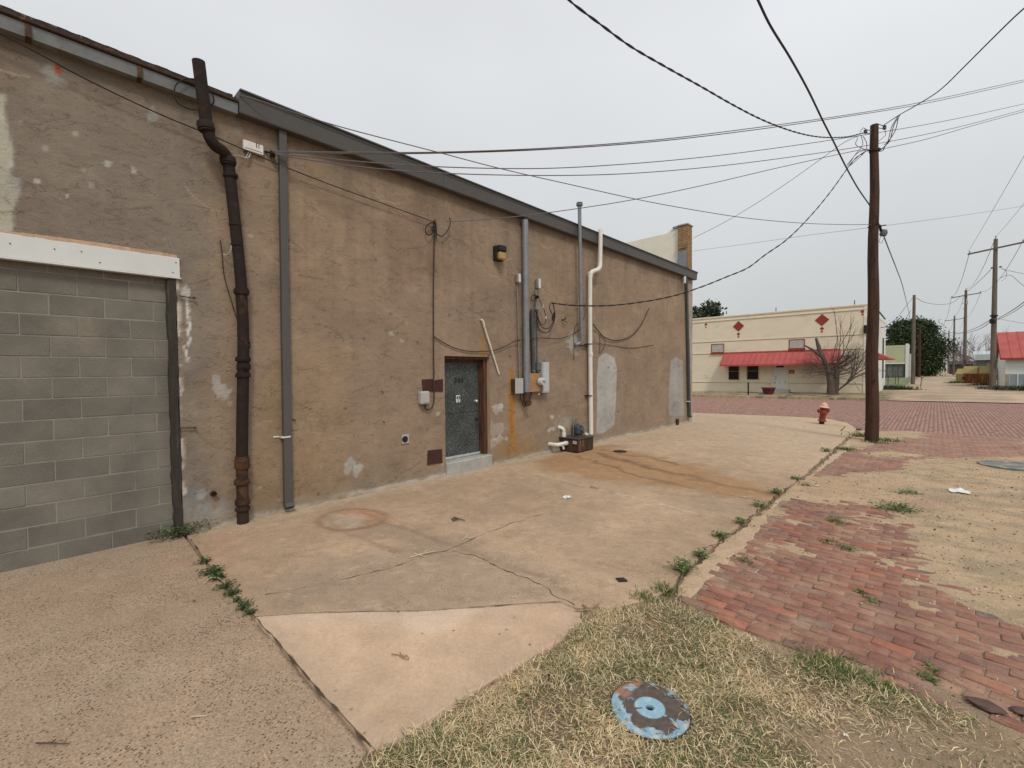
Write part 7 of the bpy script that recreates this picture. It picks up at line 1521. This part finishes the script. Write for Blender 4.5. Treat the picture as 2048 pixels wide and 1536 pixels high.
# ================================================================== overhead wires
def wire(label, pts, z0, z1, r=.009, m=M_cable_grey, k=10, cat='wire', name='overhead_wire', twist=False, group='overhead wires'):
    """pts: sight points from the depth z0 to the depth z1; a wire is straight in plan, so 1/depth is even along it"""
    q = smooth([(x, y, 0) for x, y in pts], k); s = np.concatenate([[0], np.cumsum([np.linalg.norm(q[i+1]-q[i]) for i in range(len(q)-1)])]); s /= s[-1]
    p3 = [P(a[0], a[1], 1/((1-t_)/z0+t_/z1)) for a, t_ in zip(q, s)]
    off_ = lambda a: a[0] < 0 or a[0] > 2048 or a[1] < 0          # a wire that leaves the picture goes on to where it is fixed
    if off_(pts[0]): d_ = p3[0]-p3[2]; d_ /= np.linalg.norm(d_); p3 = [p3[0]+d_*k_-np.array((0, 0, .004*k_*k_)) for k_ in (14, 10, 6, 3, 1)]+p3
    if off_(pts[-1]): d_ = p3[-1]-p3[-3]; d_ /= np.linalg.norm(d_); p3 = p3+[p3[-1]+d_*k_-np.array((0, 0, .004*k_*k_)) for k_ in (1, 3, 6, 10, 14)]
    b = MB()
    if twist:
        # two strands wound round each other
        fine_ = []; acc = 0
        for i in range(len(p3)-1):
            n = max(2, int(np.linalg.norm(p3[i+1]-p3[i])/.06)); fine_ += [p3[i]+(p3[i+1]-p3[i])*j/n for j in range(n)]
        fine_.append(p3[-1]); fine_ = np.array(fine_); L_ = np.concatenate([[0], np.cumsum(np.linalg.norm(np.diff(fine_, axis=0), axis=1))])
        for ph in (0, math.pi):
            off = np.stack([np.cos(L_*14+ph)*.35, np.cos(L_*14+ph)*.3, np.sin(L_*14+ph)], 1)*r*1.0; b.tube(list(fine_+off), r*.85, 4)
    else: b.tube(p3, r, 5)
    return obj(name, b, m, None, label, cat, group)
PZ = zdep
wa = [(1134, -4), (1152, 12), (1200, 48), (1260, 92), (1330, 133), (1400, 172), (1470, 212), (1530, 242), (1590, 264), (1640, 274), (1690, 274), (1722, 267), (1732, 264)]
wire('thick twisted cable arching down to the left of the nearest pole top', wa, 4.6, PZ, .0095, M_cable, twist=True)
wire('heavy black cable crossing steeply down to the middle of the nearest pole', [(1513, -6), (1540, 50), (1580, 115), (1615, 178), (1645, 240), (1668, 285), (1690, 330), (1715, 375), (1742, 415), (1758, 448)], 4.6, PZ, .0125, M_cable)
wire('black cable from the upper right corner to the right side of the pole top', [(2062, 5), (2030, 33), (1980, 82), (1930, 132), (1880, 180), (1830, 212), (1800, 229), (1768, 250)], 5.5, PZ, .010, M_cable)
wire('service drop strand curving from the upper right cable down to the pole band', [(1800, 230), (1788, 250), (1780, 280), (1770, 292), (1760, 301)], PZ*.96, PZ, .010, M_cable_grey)
wire('second drop strand beside the first, right of the pole top', [(1796, 232), (1783, 255), (1776, 282), (1768, 290)], PZ*.96, PZ, .009, M_cable_grey)
wire('thin jumper wire from the right insulator behind the pole', [(1770, 258), (1771, 270), (1766, 275), (1757, 283)], PZ, PZ, .007, M_cable_grey)
wire('thin black cable looping from the pole band up to the upper right cable', [(1758, 303), (1766, 301), (1770, 293), (1790, 262), (1797, 233)], PZ, PZ*.97, .009, M_cable)
zA = depth_of(W(545, 305, .1))
wire('upper strand of the long pair from wall anchor past the pole top', [(548, 303), (700, 305), (870, 304.5), (1080, 297), (1300, 281), (1500, 257), (1700, 229), (1850, 203), (2056, 158)], zA, 16, .009)
wire('lower strand of the long pair from wall anchor past the pole top', [(548, 305), (700, 307), (870, 306.5), (1080, 299.5), (1300, 284), (1500, 261), (1700, 232), (1850, 207), (2056, 162)], zA, 16.2, .009)
wire('third long wire from the wall anchor crossing just below the pole top', [(550, 307), (600, 312), (740, 325), (900, 334.5), (1080, 337), (1240, 329), (1400, 315), (1560, 295), (1740, 268), (1900, 240), (2056, 206)], zA, 15.5, .008)
wire('fourth long wire from the wall anchor crossing at the pole band', [(550, 308), (600, 317), (740, 336), (900, 347), (1080, 351), (1240, 348), (1400, 336), (1560, 317), (1740, 290), (1900, 258), (2056, 217)], zA, 15.3, .008)
wire('fifth long wire ending at the band of the nearest pole', [(893, 443), (940, 441), (1060, 430), (1240, 404), (1400, 372), (1550, 337), (1690, 306), (1737, 298)], depth_of(W(893, 443, .1)), PZ, .008, M_cable_grey)
wire('wire going on right from the pole band', [(1760, 299), (1850, 279), (1950, 250), (2056, 221)], PZ, 14, .008)
wire('purple grey wire leaving the gutter edge and reaching the pole bracket', [(478, 190), (530, 205), (600, 229), (700, 259), (870, 303), (1000, 337), (1140, 369), (1280, 400), (1400, 422), (1500, 437), (1600, 446), (1680, 449), (1748, 449)], depth_of(W(478, 190, .15)), PZ, .007)
wire('thin wire from the cream parapet up to the top of the nearest pole', [(1387, 476), (1450, 444), (1520, 402), (1590, 355), (1650, 312), (1690, 284), (1722, 270)], 15.4, PZ, .007)
wire('faint thin wire from the brick pier to the pole bracket', [(1387, 502), (1500, 487), (1620, 470), (1742, 455)], 15.4, PZ+.05, .0045)
wire('faint thin wire right of the pole bracket', [(1757, 453), (1850, 441), (1950, 427), (2056, 411)], PZ, 17, .0045)
wire('thick black service cable from the pole down to the splice on the wall', [(1733, 302), (1712, 316), (1694, 338), (1660, 385), (1620, 433), (1575, 478), (1530, 510), (1495, 536), (1450, 555), (1405, 573), (1350, 591), (1290, 603), (1220, 611), (1150, 611), (1110, 607), (1103, 605)], PZ, depth_of(W(1103, 605, .24)), .0095, M_cable, twist=True)
for i, pts in enumerate(([(1733, 300), (1715, 306), (1694, 330)], [(1731, 302), (1722, 312), (1697, 334)], [(1722, 270), (1725, 290), (1710, 310), (1695, 333)], [(1716, 275), (1712, 290), (1733, 300)], [(1726, 272), (1733, 285), (1733, 300)], [(1720, 264), (1726, 256), (1732, 259)])):
    wire(['upper', 'lower', 'outer looping', 'inner looping', 'short bent', 'small curled'][i]+' jumper strand left of the top of the nearest pole', pts, PZ, PZ, .008, M_cable_grey if i > 1 else M_cable)
wire('cable from the splice can on the nearest pole running away down the lane', [(1768, 473), (1775, 492), (1790, 530), (1803, 565), (1812, 600), (1820, 635)], PZ, 42, .014)
wire('straight dark wire along the upper left of the stucco wall', [(-30, 52), (60, 98), (150, 147), (230, 187), (330, 233), (420, 270), (541, 322), (660, 369), (760, 405), (868, 444)], depth_of(W(-30, 52, .12)), depth_of(W(868, 444, .06)), .007, M_black, name='wall_wire', group='wires along the wall')
# wires along the lane between the far poles
def span(label, a, b_, sag, r=.012, m=M_cable_grey):
    a, b_ = np.array(a), np.array(b_); pts = [a+(b_-a)*t_-np.array((0, 0, sag*4*t_*(1-t_))) for t_ in np.linspace(0, 1, 15)]; b = MB(); b.tube(pts, r, 4); return obj('overhead_wire', b, m, None, label, 'wire', 'overhead wires')
Ts = [T1, T2, T3, T4, T5]; nm_ = ['first', 'second', 'third', 'fourth', 'fifth']
for j, (dx, dz_, nn) in enumerate(((-1.6, -.72, 'left'), (0, .2, 'middle'), (1.6, -.45, 'right'))):
    for i in range(4): span('%s line between the %s and %s crossarm poles' % (nn, nm_[i], nm_[i+1]), Ts[i]+np.array((dx*.95, 0, dz_)), Ts[i+1]+np.array((dx*.95, 0, dz_)), 1.1, .018)
for nn, px_, dx, dz_ in (('left', (2056, 288, 22), -1.6, -.72), ('middle', (2056, 388, 24), 0, .2), ('right', (2056, 452, 27), 1.6, -.45)):
    span(nn+' line coming in overhead to the tallest far pole', P(*px_)*2.2-(T1+np.array((dx, 0, dz_)))*1.2, T1+np.array((dx, 0, dz_)), .25, .011)
def far_w(label, pts, z0, z1, r): wire(label, pts, z0, z1, r)
far_w('cable sagging from the slim pole to the second crossarm pole', [(1833, 596), (1850, 605), (1880, 609), (1905, 605), (1926, 589)], 48, 64, .025)
far_w('cable from the slim pole down to the cream building', [(1826, 595), (1812, 612), (1795, 635), (1772, 652)], 48, 40, .022)
far_w('lighter cable from the slim pole to the white side wall', [(1822, 620), (1810, 640), (1795, 660)], 48, 60, .02)
far_w('upper right cable to the splice on the tallest pole', [(2056, 598), (2030, 617), (2000, 635), (1988, 640)], 22, 37.6, .022)
far_w('paired cable just below it to the tallest pole', [(2056, 604), (2030, 622), (2000, 638), (1988, 641)], 22, 37.6, .016)
far_w('long cable from the tallest pole sagging to the third pole', [(1985, 637), (1960, 652), (1935, 662), (1908, 668)], 37.6, 98, .03)
far_w('lower cable from the tallest pole sagging away', [(1985, 641), (1965, 655), (1940, 664), (1912, 668)], 37.6, 90, .03)
far_w('cable from the tallest pole insulators left to the second pole', [(1982, 539), (1965, 556), (1950, 570), (1936, 582)], 37.6, 65, .022)
far_w('service drop from the tallest pole to the right', [(2003, 537), (2020, 542), (2056, 549)], 37.6, 33, .016)
far_w('curved service drop from the tallest pole to the right edge', [(2001, 556), (2012, 551), (2024, 552), (2040, 566), (2056, 578)], 37.6, 33, .018)
far_w('loose loop of wire right of the tallest pole', [(2002, 537), (2012, 542), (2012, 555), (2003, 562)], 37.6, 37.4, .014)
far_w('faint cable from the tallest pole to the right, lower', [(1997, 637), (2020, 642), (2056, 648)], 37.6, 33, .012)

sheet('right_verge', np.linspace(4.6, 22, 24), np.linspace(35, 110, 40), lambda x, y: gz(x, y)+.02, M_gr)
